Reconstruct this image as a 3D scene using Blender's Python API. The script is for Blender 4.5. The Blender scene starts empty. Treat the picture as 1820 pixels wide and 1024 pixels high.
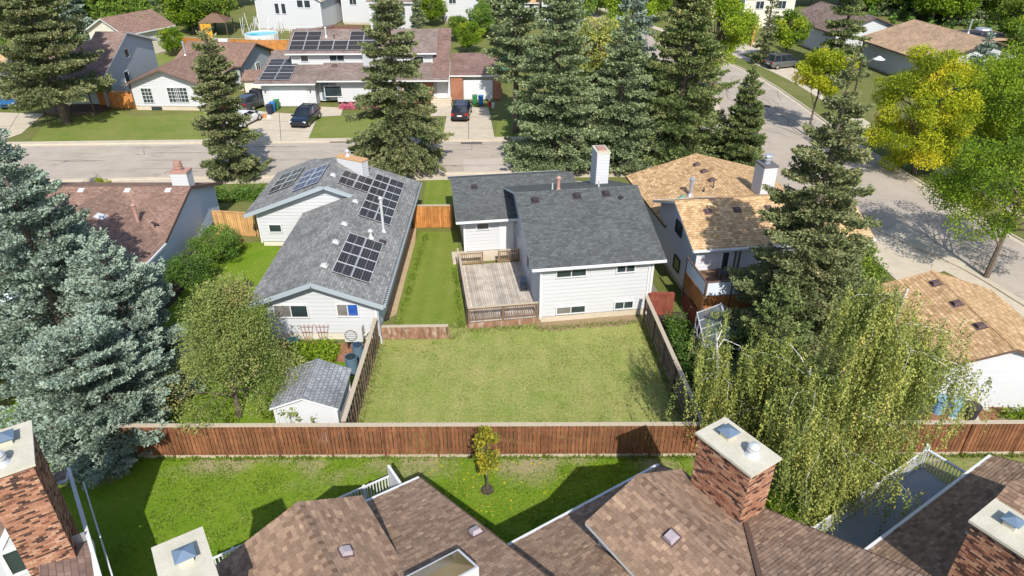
import bpy, math, random
import numpy as np
from mathutils import Vector, Matrix

# ------------------------------------------------------------------ camera, light, exposure
SC = bpy.context.scene
COL = SC.collection
CAM_H, PITCH = 22.5, math.radians(30.5)
FOC = 1230.0                                   # focal length in pixels of an 1820 px wide frame
cam_d = bpy.data.cameras.new('camera')
cam_d.sensor_width = 36.0
cam_d.lens = 36.0 * FOC / 1820.0
cam_d.clip_start, cam_d.clip_end = 0.5, 3000
cam = bpy.data.objects.new('camera', cam_d)
cam.location = (0, 0, CAM_H)
cam.rotation_euler = (math.radians(90) - PITCH, 0, 0)
COL.objects.link(cam)
SC.camera = cam

SUN_EL, SUN_AZ = math.radians(43), math.radians(10)   # sun behind the camera, ten degrees to the right
sun_dir = Vector((math.sin(SUN_AZ) * math.cos(SUN_EL), -math.cos(SUN_AZ) * math.cos(SUN_EL), math.sin(SUN_EL)))
world = bpy.data.worlds.new('World')
SC.world = world
world.use_nodes = True
wn = world.node_tree
sky = wn.nodes.new('ShaderNodeTexSky')
sky.sky_type = 'NISHITA'
sky.sun_disc = False
sky.sun_elevation = SUN_EL
sky.sun_rotation = math.atan2(sun_dir.x, sun_dir.y)
sky.air_density, sky.dust_density, sky.ozone_density = 1.0, 1.0, 1.0
bg = wn.nodes['Background']
wn.links.new(sky.outputs[0], bg.inputs[0])
bg.inputs[1].default_value = 0.145
sun_d = bpy.data.lights.new('sun', 'SUN')
sun_d.energy = 4.65
sun_d.angle = math.radians(0.5)
sun_d.color = (1.0, 0.957, 0.88)
sun = bpy.data.objects.new('sun', sun_d)
sun.rotation_euler = sun_dir.to_track_quat('Z', 'Y').to_euler()
sun.location = (20, -60, 60)
COL.objects.link(sun)
SC.view_settings.view_transform = 'Standard'
SC.view_settings.look = 'None'
SC.view_settings.exposure = 0.32
SC.view_settings.gamma = 1.0
SC.view_settings.use_curve_mapping = False
SC.cycles.max_bounces = 6
SC.cycles.diffuse_bounces = 3
SC.cycles.transparent_max_bounces = 8
SC.cycles.use_denoising = True

SP, CP = math.sin(PITCH), math.cos(PITCH)


def at(px, py, z=0.0):
    """the point of the place at height z that the survey photograph shows at (px, py)"""
    u = (px - 910) / FOC
    v = (py - 512) / FOC
    t = (CAM_H - z) / (SP + v * CP)
    return (u * t, (CP - v * SP) * t, z)


def at_y(px, py, y):
    u = (px - 910) / FOC
    v = (py - 512) / FOC
    t = y / (CP - v * SP)
    return (u * t, y, CAM_H - t * (SP + v * CP))


# ------------------------------------------------------------------ node helpers and materials
MATS = {}


class NT:
    def __init__(self, name):
        m = bpy.data.materials.new(name)
        m.use_nodes = True
        self.m, self.t = m, m.node_tree
        self.b = self.t.nodes['Principled BSDF']
        MATS[name] = m

    def n(self, typ, **kw):
        nd = self.t.nodes.new(typ)
        for k, v in kw.items():
            if k.startswith('i_'):
                key = k[2:]
                key = int(key) if key.isdigit() else key.replace('_', ' ')
                nd.inputs[key].default_value = v
            else:
                setattr(nd, k, v)
        return nd

    def l(self, a, b):
        self.t.links.new(a, b)

    def math(self, op, a, b=None, c=None):
        nd = self.t.nodes.new('ShaderNodeMath')
        nd.operation = op
        for i, v in enumerate((a, b, c)):
            if v is None:
                continue
            if isinstance(v, (int, float)):
                nd.inputs[i].default_value = v
            else:
                self.l(v, nd.inputs[i])
        return nd.outputs[0]

    def mix(self, f, a, b, mode='MIX'):
        nd = self.t.nodes.new('ShaderNodeMix')
        nd.data_type = 'RGBA'
        nd.blend_type = mode
        for idx, v in ((0, f), (6, a), (7, b)):
            if isinstance(v, (int, float)):
                nd.inputs[idx].default_value = v
            elif isinstance(v, tuple):
                nd.inputs[idx].default_value = (*v[:3], 1)
            else:
                self.l(v, nd.inputs[idx])
        return nd.outputs[2]

    def ramp(self, f, stops):
        nd = self.t.nodes.new('ShaderNodeValToRGB')
        cr = nd.color_ramp
        while len(cr.elements) < len(stops):
            cr.elements.new(0.5)
        for e, (p, c) in zip(cr.elements, stops):
            e.position = p
            e.color = (*c[:3], 1) if isinstance(c, tuple) else (c, c, c, 1)
        self.l(f, nd.inputs[0])
        return nd.outputs[0]

    def coord(self, which='Object'):
        return self.t.nodes.new('ShaderNodeTexCoord').outputs[which]

    def pos(self):
        return self.t.nodes.new('ShaderNodeNewGeometry').outputs['Position']

    def noise(self, vec, scale, detail=3, rough=.55, out=0):
        nd = self.n('ShaderNodeTexNoise', i_Scale=scale, i_Detail=detail, i_Roughness=rough)
        if vec is not None:
            self.l(vec, nd.inputs['Vector'])
        return nd.outputs[out]

    def mapping(self, vec, scale=(1, 1, 1), rot=(0, 0, 0), loc=(0, 0, 0)):
        nd = self.n('ShaderNodeMapping')
        nd.inputs['Scale'].default_value = scale
        nd.inputs['Rotation'].default_value = rot
        nd.inputs['Location'].default_value = loc
        self.l(vec, nd.inputs['Vector'])
        return nd.outputs[0]

    def bump(self, h, strength=.4, dist=.02):
        nd = self.n('ShaderNodeBump', i_Strength=strength, i_Distance=dist)
        self.l(h, nd.inputs['Height'])
        self.l(nd.outputs[0], self.b.inputs['Normal'])

    def base(self, v):
        if isinstance(v, tuple):
            self.b.inputs['Base Color'].default_value = (*v, 1)
        else:
            self.l(v, self.b.inputs['Base Color'])

    def set(self, rough=.7, metal=0, spec=.3):
        self.b.inputs['Roughness'].default_value = rough
        self.b.inputs['Metallic'].default_value = metal
        self.b.inputs['Specular IOR Level'].default_value = spec


def sc3(c, k):
    return tuple(min(1, x * k) for x in c)


def m_plain(name, col, rough=.7, metal=0, var=.08, scale=3.0, spec=.3):
    k = NT(name)
    k.set(rough, metal, spec)
    f = k.noise(k.pos(), scale, 4)
    k.base(k.mix(f, sc3(col, 1 - var), sc3(col, 1 + var)))
    return k.m


def m_siding(name, col, dirt=.16):
    """painted vinyl siding: the laps are geometry, this adds grime and panel-to-panel variation"""
    k = NT(name)
    k.set(.55, 0, .3)
    uv = k.coord('UV')
    f = k.noise(k.mapping(uv, (.35, 5, 1)), 1.3, 4)
    g = k.noise(k.pos(), .6, 3)
    c = k.mix(k.math('MULTIPLY', f, .7), col, sc3(col, 1 - dirt))
    c = k.mix(k.math('MULTIPLY', g, .35), c, sc3(col, 1 - dirt * 1.3))
    k.base(c)
    return k.m


def m_shingle(name, c1, c2, tab=.30, row=.145, dark=.62, patch=.25, grain=60):
    k = NT(name)
    k.set(.92, 0, .15)
    uv = k.coord('UV')
    jit = k.noise(k.mapping(uv, (.0, 1 / row, 1)), 3.7, 0)
    sh = k.n('ShaderNodeCombineXYZ')
    k.l(k.math('MULTIPLY', jit, tab * 6), sh.inputs[0])
    va = k.n('ShaderNodeVectorMath', operation='ADD')
    k.l(uv, va.inputs[0])
    k.l(sh.outputs[0], va.inputs[1])
    br = k.n('ShaderNodeTexBrick')
    br.offset = .5
    k.l(uv, br.inputs['Vector'])
    br.inputs['Scale'].default_value = 1
    br.inputs['Brick Width'].default_value = tab
    br.inputs['Row Height'].default_value = row
    br.inputs['Mortar Size'].default_value = .012
    br.inputs['Mortar Smooth'].default_value = .2
    br.inputs['Bias'].default_value = 0
    br.inputs['Color1'].default_value = (*c1, 1)
    br.inputs['Color2'].default_value = (*c2, 1)
    br.inputs['Mortar'].default_value = (*sc3(tuple((a + b) / 2 for a, b in zip(c1, c2)), dark), 1)
    b2 = k.n('ShaderNodeTexBrick')
    b2.offset = .37
    k.l(uv, b2.inputs['Vector'])
    b2.inputs['Scale'].default_value = 1
    b2.inputs['Brick Width'].default_value = tab * .61
    b2.inputs['Row Height'].default_value = row
    b2.inputs['Mortar Size'].default_value = 0
    b2.inputs['Color1'].default_value = (.84, .84, .84, 1)
    b2.inputs['Color2'].default_value = (1.14, 1.14, 1.14, 1)
    c = k.mix(1.0, br.outputs['Color'], b2.outputs['Color'], 'MULTIPLY')
    pn = k.noise(k.pos(), .55, 4)
    c = k.mix(1.0, c, k.ramp(pn, [(.3, 1 - patch), (.7, 1 + patch * .4)]), 'MULTIPLY')
    gr = k.noise(k.pos(), grain, 2)
    c = k.mix(.5, c, k.ramp(gr, [(.3, .75), (.7, 1.2)]), 'MULTIPLY')
    k.base(c)
    sep = k.n('ShaderNodeSeparateXYZ')
    k.l(uv, sep.inputs[0])
    saw = k.math('FRACT', k.math('DIVIDE', sep.outputs[1], row))
    hgt = k.math('SUBTRACT', k.math('SUBTRACT', 1.0, saw), k.math('MULTIPLY', br.outputs['Fac'], .8))
    k.bump(hgt, .6, .018)
    return k.m


def m_foliage(name, stops, trans=.28, rough=.6):
    """leaf colour from the per-leaf tint attribute"""
    k = NT(name)
    a = k.n('ShaderNodeAttribute', attribute_name='tint')
    c = k.ramp(a.outputs['Fac'], stops)
    k.set(rough, 0, .25)
    k.base(c)
    tr = k.n('ShaderNodeBsdfTranslucent')
    k.l(c, tr.inputs[0])
    mx = k.n('ShaderNodeMixShader', i_0=trans)
    k.l(k.b.outputs[0], mx.inputs[1])
    k.l(tr.outputs[0], mx.inputs[2])
    k.l(mx.outputs[0], k.t.nodes['Material Output'].inputs['Surface'])
    return k.m


def m_tint(name, stops, rough=.8, spec=.2, grain=40, gs=.35, bump=.2):
    k = NT(name)
    k.set(rough, 0, spec)
    a = k.n('ShaderNodeAttribute', attribute_name='tint')
    c = k.ramp(a.outputs['Fac'], stops)
    g = k.noise(k.pos(), grain, 3)
    c = k.mix(1.0, c, k.ramp(g, [(.3, 1 - gs), (.7, 1 + gs * .5)]), 'MULTIPLY')
    w = k.noise(k.pos(), .8, 3)
    c = k.mix(1.0, c, k.ramp(w, [(.3, .86), (.7, 1.08)]), 'MULTIPLY')
    k.base(c)
    if bump:
        k.bump(g, bump, .01)
    return k.m


def m_wood(name, c1, c2, rnd=.5, along='Z', rough=.8, worn=None):
    """boards: colour differs per board (object random), grain runs along the board"""
    k = NT(name)
    k.set(rough, 0, .2)
    oi = k.n('ShaderNodeObjectInfo')
    p = k.pos()
    s = {'Z': (9, 9, 1.1), 'X': (1.1, 9, 9), 'Y': (9, 1.1, 9)}[along]
    off = k.n('ShaderNodeVectorMath', operation='ADD')
    k.l(k.mapping(p, s), off.inputs[0])
    k.l(oi.outputs['Random'], off.inputs[1])
    g = k.noise(off.outputs[0], 3.0, 5, .6)
    c = k.mix(k.ramp(g, [(.3, 0.), (.7, 1.)]), c1, c2)
    c = k.mix(1.0, c, k.ramp(oi.outputs['Random'], [(0, 1 - rnd * .6), (1, 1 + rnd * .5)]), 'MULTIPLY')
    st = k.noise(p, 1.4, 4)
    c = k.mix(1.0, c, k.ramp(st, [(.3, .72), (.65, 1.1)]), 'MULTIPLY')
    if worn:
        w = k.noise(k.mapping(p, (2, 2, .7)), 2.6, 5, .65)
        c = k.mix(k.ramp(w, [(.52, 0.), (.68, .8)]), c, worn)
    k.base(c)
    k.bump(g, .3, .01)
    return k.m


def m_grass(name, lush, dry, dryness=.4, tall=.25, stripe=0.0, soil=None, verge=None):
    k = NT(name)
    k.set(.95, 0, .1)
    p = k.pos()
    big = k.noise(p, .16, 5, .6)
    mid = k.noise(p, .9, 5, .65)
    fine = k.noise(p, 7, 5, .75)
    vf = k.noise(k.mapping(p, (1, 1, 1)), 38, 3, .7)
    f = k.math('ADD', k.math('MULTIPLY', big, .55), k.math('MULTIPLY', mid, .45))
    f = k.ramp(f, [(max(0, .62 - dryness), 0.), (min(1, .82 - dryness * .5), 1.)])
    c = k.mix(f, lush, dry)
    if stripe:
        sx = k.n('ShaderNodeSeparateXYZ')
        k.l(p, sx.inputs[0])
        wv = k.math('SINE', k.math('ADD', k.math('MULTIPLY', sx.outputs[0], 5.6), k.math('MULTIPLY', mid, 3)))
        c = k.mix(k.math('MULTIPLY', k.math('ADD', wv, 1.0), stripe), c, sc3(lush, .72))
    if soil:
        s = k.noise(p, .45, 6, .7)
        c = k.mix(k.ramp(s, [(.60, 0.), (.72, .75)]), c, soil)
    if verge:                                         # bare worn turf along the foot of the fence
        sx = k.n('ShaderNodeSeparateXYZ')
        k.l(p, sx.inputs[0])
        g = k.math('DIVIDE', k.math('SUBTRACT', sx.outputs[1], verge[0]), verge[1] - verge[0])
        s = k.math('MULTIPLY', k.math('MAXIMUM', g, 0.0), k.math('ADD', k.math('MULTIPLY', mid, 1.6), k.math('MULTIPLY', fine, .5)))
        lim = k.math('MULTIPLY', k.ramp(k.noise(p, .35, 3), [(.42, 0.15), (.60, 1.)]), s)
        c = k.mix(k.ramp(lim, [(.16, 0.), (.85, .85)]), c, (.40, .33, .20))
    c = k.mix(1.0, c, k.ramp(fine, [(.25, 1 - tall * 1.3), (.75, 1 + tall)]), 'MULTIPLY')
    c = k.mix(1.0, c, k.ramp(vf, [(.25, 1 - tall * 1.5), (.75, 1 + tall * 1.1)]), 'MULTIPLY')
    k.base(c)
    k.bump(k.math('ADD', fine, k.math('MULTIPLY', vf, .6)), .8, .08)
    return k.m


def m_ground(name, c1, c2, scale=2.0, fine=30, crack=0.0, rough=.9, joints=None):
    k = NT(name)
    k.set(rough, 0, .2)
    p = k.pos()
    a = k.noise(p, scale, 6, .65)
    b = k.noise(p, fine, 3, .7)
    c = k.mix(k.ramp(a, [(.3, 0.), (.7, 1.)]), c1, c2)
    c = k.mix(1.0, c, k.ramp(b, [(.3, .88), (.7, 1.08)]), 'MULTIPLY')
    if crack:
        wp = k.n('ShaderNodeVectorMath', operation='ADD')
        nz = k.noise(p, .5, 3, out=1)
        k.l(p, wp.inputs[0])
        k.l(nz, wp.inputs[1])
        v = k.n('ShaderNodeTexVoronoi', feature='DISTANCE_TO_EDGE', i_Scale=crack)
        k.l(k.mapping(wp.outputs[0], (.45, 1.3, 1)), v.inputs['Vector'])
        msk = k.math('MULTIPLY', k.ramp(v.outputs['Distance'], [(0, 1.), (.012, 0.)]),
                     k.ramp(k.noise(p, .25, 2), [(.45, 0.), (.6, 1.)]))
        c = k.mix(k.math('MULTIPLY', msk, .85), c, sc3(c1, .28))
        st = k.noise(k.mapping(p, (.25, 1, 1)), .9, 5, .7)
        c = k.mix(k.ramp(st, [(.60, 0.), (.78, .4)]), c, sc3(c1, .6))
    k.base(c)
    k.bump(b, .25, .01)
    return k.m


def m_brickwork(name):
    return m_tint(name, [(0, (.06, .04, .034)), (.20, (.10, .055, .042)), (.27, (.31, .13, .08)),
                         (.7, (.43, .225, .14)), (1, (.55, .34, .225))], .9, .1, 30, .3)


def m_glass(name, col=(.02, .03, .035), rough=.05, var=True):
    k = NT(name)
    k.set(rough, 0, .8)
    f = k.noise(k.pos(), .9, 2)
    k.base(k.mix(f, sc3(col, .5), sc3(col, 2.2)) if var else col)
    return k.m


def m_panel(name, c1=(.014, .012, .013), line=(.13, .125, .12)):
    k = NT(name)
    k.set(.3, 0, .25)
    uv = k.coord('UV')
    br = k.n('ShaderNodeTexBrick')
    br.offset = 0
    k.l(uv, br.inputs['Vector'])
    for nm, v in (('Scale', 1), ('Brick Width', .165), ('Row Height', .165), ('Mortar Size', .011), ('Mortar Smooth', .3)):
        br.inputs[nm].default_value = v
    br.inputs['Color1'].default_value = (*c1, 1)
    br.inputs['Color2'].default_value = (*sc3(c1, 1.5), 1)
    br.inputs['Mortar'].default_value = (*line, 1)
    k.base(br.outputs['Color'])
    return k.m


WHITE = m_siding('white_siding', (.54, .548, .562))
CREAM = m_siding('cream_siding', (.66, .62, .52))
GREYSD = m_siding('grey_siding', (.42, .44, .45))
BLUESD = m_siding('blue_grey_siding', (.40, .44, .47))
TRIM = m_plain('white_trim', (.62, .625, .63), .5, var=.04)
GTRIM = m_plain('grey_trim', (.33, .38, .41), .5, var=.05)
BTRIM = m_plain('brown_trim', (.13, .085, .065), .6)
DTRIM = m_plain('dark_trim', (.035, .035, .035), .5)
CONC = m_ground('concrete', (.46, .395, .30), (.56, .49, .39), 1.2, 25)
CONC2 = m_ground('concrete_cap', (.46, .43, .34), (.56, .53, .44), 1.8, 25)
ASPH = m_ground('old_asphalt', (.355, .305, .25), (.45, .39, .33), .35, 40, crack=.42)
PATCH = m_ground('asphalt_patch', (.42, .36, .31), (.50, .44, .38), .8, 40)
SOIL = m_ground('dry_soil', (.36, .26, .15), (.46, .34, .21), 1.5, 18)
MULCH = m_ground('bark_mulch', (.16, .08, .045), (.36, .18, .10), 4, 25)
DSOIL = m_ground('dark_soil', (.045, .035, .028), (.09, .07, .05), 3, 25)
S_CHAR = m_shingle('charcoal_shingles', (.088, .094, .093), (.128, .136, .135), .30, .17, .66, patch=.10)
S_GREY = m_shingle('grey_shingles', (.19, .19, .185), (.31, .31, .30), .30, .15, .6)
S_TAN = m_shingle('tan_shingles', (.42, .26, .125), (.68, .46, .26), .30, .19, .5, patch=.14)
S_RED = m_shingle('red_brown_shingles', (.225, .14, .108), (.31, .20, .155), .32, .18, .6, patch=.15)
S_BRN = m_shingle('brown_shingles', (.215, .145, .12), (.30, .205, .17), .4, .2, .65)
S_DU = m_shingle('taupe_shingles', (.21, .16, .14), (.285, .22, .195), .4, .2, .65)
S_SHED = m_shingle('shed_shingles', (.24, .25, .265), (.34, .35, .36), .2, .2, .35)
SHING = m_tint('blended_shingles', [(0, (.18, .115, .08)), (.35, (.265, .178, .125)), (.6, (.33, .225, .158)),
                                    (.85, (.40, .27, .185)), (1, (.48, .34, .225))], .95, .1, 45, .4)
BRICK = m_brickwork('brickwork')
MORTAR = m_plain('mortar', (.40, .35, .29), .95)
GLASS = m_glass('window_glass')
GLASSB = m_glass('blue_curtain_glass', (.02, .07, .28), .2)
GLASSG = m_glass('curtain_glass', (.14, .13, .12), .25)
PANEL = m_panel('solar_cells')
PANELB = m_panel('blue_solar_cells', (.018, .026, .075), (.12, .13, .18))
ALU = m_plain('aluminium', (.66, .67, .68), .45, .4, var=.05)
GALV = m_plain('galvanised_steel', (.50, .53, .57), .4, .6, var=.15)
BLUEMET = m_plain('blue_grey_metal', (.20, .27, .36), .35, .4, var=.1)
PINKMET = m_plain('rusty_pink_metal', (.42, .25, .20), .6, .1, var=.15)
DARKMET = m_plain('dark_metal', (.05, .04, .045), .5)
VENTB = m_plain('brown_plastic', (.115, .075, .075), .55)
VENTL = m_plain('lilac_grey_vent', (.36, .31, .33), .5)
GREENMET = m_plain('green_flashing', (.12, .25, .20), .6)
FENCE = m_wood('stained_cedar', (.13, .052, .026), (.31, .135, .066), .34)
FENCE_N = m_wood('new_cedar', (.50, .27, .10), (.66, .40, .18), .35)
FENCE_O = m_wood('weathered_boards', (.13, .10, .075), (.24, .185, .13), .5)
FENCE_R = m_wood('orange_stained_boards', (.36, .13, .035), (.58, .26, .08), .35)
FENCE_RED = m_wood('red_stained_boards', (.20, .055, .035), (.30, .085, .055), .3)
RAILW = m_wood('brown_rail_wood', (.17, .10, .06), (.30, .19, .12), .4)
WEATH = m_plain('weathered_cap_wood', (.44, .37, .28), .85, var=.2, scale=9)
DECKW = m_wood('grey_deck_boards', (.40, .345, .285), (.56, .50, .43), .35, along='Y')
SKIRT = m_wood('worn_skirt_boards', (.20, .10, .06), (.34, .20, .13), .4, worn=(.48, .42, .35))
BARK = m_plain('bark', (.13, .10, .08), .95, var=.4, scale=6)
BBARK = NT('birch_bark')
BBARK.set(.8, 0, .2)
_b = BBARK.noise(BBARK.mapping(BBARK.pos(), (2, 2, 9)), 1.4, 4)
BBARK.base(BBARK.ramp(_b, [(.36, (.06, .05, .045)), (.46, (.55, .52, .48)), (1, (.72, .69, .64))]))
BBARK = BBARK.m
RUBBER = m_plain('rubber', (.015, .015, .015), .8)
CHROME = m_plain('bright_metal', (.6, .6, .6), .25, .9, var=.02)

# ------------------------------------------------------------------ mesh helpers
ROOT = [Vector((0, 0, 0))]


def face_uvs(vs, faces):
    """metres: u horizontal along the face, v up the face"""
    out = []
    for f in faces:
        p = [Vector(vs[i]) for i in f]
        n = Vector((0, 0, 0))
        for i in range(len(p)):
            a, b = p[i], p[(i + 1) % len(p)]
            n += Vector(((a.y - b.y) * (a.z + b.z), (a.z - b.z) * (a.x + b.x), (a.x - b.x) * (a.y + b.y)))
        if n.length < 1e-9:
            n = Vector((0, 0, 1))
        n.normalize()
        u = Vector((-n.y, n.x, 0))
        u = u.normalized() if u.length > 1e-3 else Vector((1, 0, 0))
        w = n.cross(u)
        out.extend([(q.dot(u), q.dot(w)) for q in p])
    return out


class MB:
    def __init__(self, fr=None):
        self.v, self.f, self.mi, self.ti = [], [], [], []
        self.fr = fr

    def poly(self, pts, mi=0, tint=.5):
        b = len(self.v)
        for p in pts:
            self.v.append(self.fr(*p) if self.fr else tuple(p))
        self.f.append(tuple(range(b, b + len(pts))))
        self.mi.append(mi)
        self.ti.append(tint)

    def solid(self, bottom, top, mi=0, tint=.5, mi_side=None):
        """closed body between two matching rings (bottom counter-clockwise seen from above)"""
        b = len(self.v)
        n = len(bottom)
        for p in list(bottom) + list(top):
            self.v.append(self.fr(*p) if self.fr else tuple(p))
        ms = mi if mi_side is None else mi_side
        self.f.append(tuple(range(b + n - 1, b - 1, -1)))
        self.mi.append(ms)
        self.f.append(tuple(range(b + n, b + 2 * n)))
        self.mi.append(mi)
        for i in range(n):
            j = (i + 1) % n
            self.f.append((b + i, b + j, b + n + j, b + n + i))
            self.mi.append(ms)
        self.ti += [tint] * (n + 2)

    def box(self, x0, x1, y0, y1, z0, z1, mi=0, tint=.5):
        self.solid([(x0, y0, z0), (x1, y0, z0), (x1, y1, z0), (x0, y1, z0)],
                   [(x0, y0, z1), (x1, y0, z1), (x1, y1, z1), (x0, y1, z1)], mi, tint)

    def slab(self, pts, t, mi=0, mi_side=None):
        """a roof plane: polygon (counter-clockwise from above) with thickness t below it"""
        self.solid([(p[0], p[1], p[2] - t) for p in pts], pts, mi, .5, mi_side)

    def tube(self, p0, p1, r0, r1=None, n=8, mi=0, tint=.5):
        r1 = r0 if r1 is None else r1
        a, b = Vector(p0), Vector(p1)
        d = (b - a)
        if d.length < 1e-6:
            return
        d.normalize()
        u = d.cross(Vector((0, 0, 1)) if abs(d.z) < .9 else Vector((1, 0, 0))).normalized()
        w = u.cross(d)
        r_a = [tuple(a + (u * math.cos(k) + w * math.sin(k)) * r0) for k in [2 * math.pi * i / n for i in range(n)]]
        r_b = [tuple(b + (u * math.cos(k) + w * math.sin(k)) * r1) for k in [2 * math.pi * i / n for i in range(n)]]
        self.solid(r_a[::-1], r_b[::-1], mi, tint)

    def bar(self, p0, p1, w, h=None, mi=0, tint=.5):
        """square bar"""
        h = w if h is None else h
        a, b = Vector(p0), Vector(p1)
        d = (b - a).normalized()
        u = d.cross(Vector((0, 0, 1)) if abs(d.z) < .95 else Vector((0, 1, 0))).normalized() * (w / 2)
        k = u.cross(d).normalized() * (h / 2)
        r = lambda c: [tuple(c - u - k), tuple(c + u - k), tuple(c + u + k), tuple(c - u + k)]
        self.solid(r(a), r(b), mi, tint)

    def build(self, name, mats, parent=None, label=None, cat=None, group=None, kind=None, smooth=False, uv=True):
        o = Vector(parent['_o']) if parent is not None and '_o' in parent else Vector((0, 0, 0))
        me = bpy.data.meshes.new(name)
        vs = np.array(self.v, dtype=np.float64).reshape(-1, 3)
        loc = vs - np.array(o)
        me.from_pydata([tuple(p) for p in loc], [], self.f)
        if not isinstance(mats, (list, tuple)):
            mats = [mats]
        for m in mats:
            me.materials.append(m)
        me.polygons.foreach_set('material_index', self.mi)
        if uv:
            u = me.uv_layers.new(name='UVMap')
            u.data.foreach_set('uv', np.array(face_uvs(self.v, self.f), dtype=np.float32).ravel())
        a = me.attributes.new('tint', 'FLOAT', 'FACE')
        a.data.foreach_set('value', np.array(self.ti, dtype=np.float32))
        if smooth:
            me.polygons.foreach_set('use_smooth', [True] * len(self.f))
        ob = bpy.data.objects.new(name, me)
        COL.objects.link(ob)
        if parent is not None:
            ob.parent = parent
            ob['_o'] = tuple(o)
        tag(ob, label, cat, group, kind)
        return ob


def tag(o, label=None, cat=None, group=None, kind=None):
    for k, v in (('label', label), ('category', cat), ('group', group), ('kind', kind)):
        if v:
            o[k] = v


def thing(name, label, cat, loc=(0, 0, 0), group=None):
    o = bpy.data.objects.new(name, None)
    o.location = loc
    o.empty_display_size = .3
    o['_o'] = tuple(loc)
    COL.objects.link(o)
    tag(o, label, cat, group)
    return o


def local_thing(name, label, cat, loc, rz=0, group=None):
    """a thing whose parts are built round the origin, then set down"""
    o = bpy.data.objects.new(name, None)
    o.location = loc
    o.rotation_euler = (0, 0, rz)
    COL.objects.link(o)
    tag(o, label, cat, group)
    return o


def copy_tree(o, loc, rz=None, label=None):
    c = o.copy()
    COL.objects.link(c)
    c.location = loc
    if rz is not None:
        c.rotation_euler = (0, 0, rz)
    if label:
        c['label'] = label

    def kids(src, dst):
        for ch in src.children:
            d = ch.copy()
            COL.objects.link(d)
            d.parent = dst
            kids(ch, d)
    kids(o, c)
    return c


def inst(me, name, parent, mat4, material=None):
    o = bpy.data.objects.new(name, me)
    COL.objects.link(o)
    o.parent = parent
    off = Vector(parent['_o']) if '_o' in parent else Vector((0, 0, 0))
    m = mat4.copy()
    m.translation = m.translation - off
    o.matrix_local = m
    if '_o' in parent:
        o['_o'] = tuple(off)
    return o


def frame(ox, oy, deg=0.0, oz=0.0):
    a = math.radians(deg)
    c, s = math.cos(a), math.sin(a)

    def f(x, y, z):
        return (ox + c * x - s * y, oy + s * x + c * y, oz + z)
    f.inv = lambda X, Y: ((X - ox) * c + (Y - oy) * s, -(X - ox) * s + (Y - oy) * c)
    f.ang = a
    f.c, f.s, f.o = c, s, (ox, oy, oz)
    return f


def clip_poly(pts, a, b, c):
    """keep the part of a 2D polygon where a*x + b*y + c >= 0"""
    out = []
    n = len(pts)
    for i in range(n):
        p, q = pts[i], pts[(i + 1) % n]
        dp, dq = a * p[0] + b * p[1] + c, a * q[0] + b * q[1] + c
        if dp >= 0:
            out.append(p)
        if (dp >= 0) != (dq >= 0):
            t = dp / (dp - dq)
            out.append((p[0] + t * (q[0] - p[0]), p[1] + t * (q[1] - p[1])))
    return out


def clip_convex(pts, conv):
    for i in range(len(conv)):
        x0, y0 = conv[i]
        x1, y1 = conv[(i + 1) % len(conv)]
        a, b = -(y1 - y0), (x1 - x0)
        pts = clip_poly(pts, a, b, -(a * x0 + b * y0))
        if len(pts) < 3:
            return []
    return pts


def lap_wall(mb, p0, p1, outline, row=.25, lap=.034, mi=0):
    """lap siding on the vertical wall from p0 to p1 (outside on the right-hand side when walking p0->p1).
    outline: convex polygon in (distance along, height), counter-clockwise"""
    d = Vector((p1[0] - p0[0], p1[1] - p0[1], 0)).normalized()
    n = Vector((d.y, -d.x, 0))
    z0, z1 = min(q[1] for q in outline), max(q[1] for q in outline)
    k = 0
    while z0 + k * row < z1 - .01:
        a, b = z0 + k * row, min(z0 + (k + 1) * row, z1)
        strip = clip_poly(clip_poly(list(outline), 0, 1, -a), 0, -1, b)
        k += 1
        if len(strip) < 3:
            continue
        pts = []
        for u, w in strip:
            o = lap * (1 - (w - a) / row)
            pts.append((p0[0] + d.x * u + n.x * o, p0[1] + d.y * u + n.y * o, w))
        mb.poly(pts, mi)
        low = sorted([q for q in strip if abs(q[1] - a) < 1e-5])
        if len(low) >= 2:
            u0, u1 = low[0][0], low[-1][0]
            e = [(p0[0] + d.x * u + n.x * o, p0[1] + d.y * u + n.y * o, a) for u, o in ((u0, 0), (u1, 0), (u1, lap), (u0, lap))]
            mb.poly(e, mi)


def window(parent, wp0, wp1, u, z, w, h, panes=2, horizontal=True, glass=None, fw=.07, name='window', grid=None, trim=None, label=None):
    """wall line as in lap_wall; (u, z) lower-left corner. frame proud of the wall, panes set back in it"""
    d = Vector((wp1[0] - wp0[0], wp1[1] - wp0[1], 0)).normalized()
    n = Vector((d.y, -d.x, 0))

    def fr(x, y, zz):
        q = Vector((wp0[0], wp0[1], 0)) + d * (u + x) + n * y
        return (q.x, q.y, z + zz)
    m = MB(fr)
    o, i = .115, .0
    m.box(-fw, w + fw, i, o, -fw, 0)
    m.box(-fw, w + fw, i, o, h, h + fw)
    m.box(-fw, 0, i, o, 0.001, h - .001)
    m.box(w, w + fw, i, o, 0.001, h - .001)
    pw = w / panes
    for k in range(1, panes):
        m.box(pw * k - fw * .35, pw * k + fw * .35, i, o - .01, 0.001, h - .001)
    if grid:
        gx, gz = grid
        for k in range(1, gx):
            m.box(w * k / gx - .02, w * k / gx + .02, i, .095, 0.001, h - .001)
        for k in range(1, gz):
            m.box(.001, w - .001, i, .09, h * k / gz - .02, h * k / gz + .02)
    f = m.build(name, trim or TRIM, parent, label=label)
    gl = glass or GLASS
    for k in range(panes):
        g = MB(fr)
        g.box(pw * k, pw * (k + 1), .001, .075, 0, h)
        g.build('pane', gl[k] if isinstance(gl, (list, tuple)) else gl, f)
    return f


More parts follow.
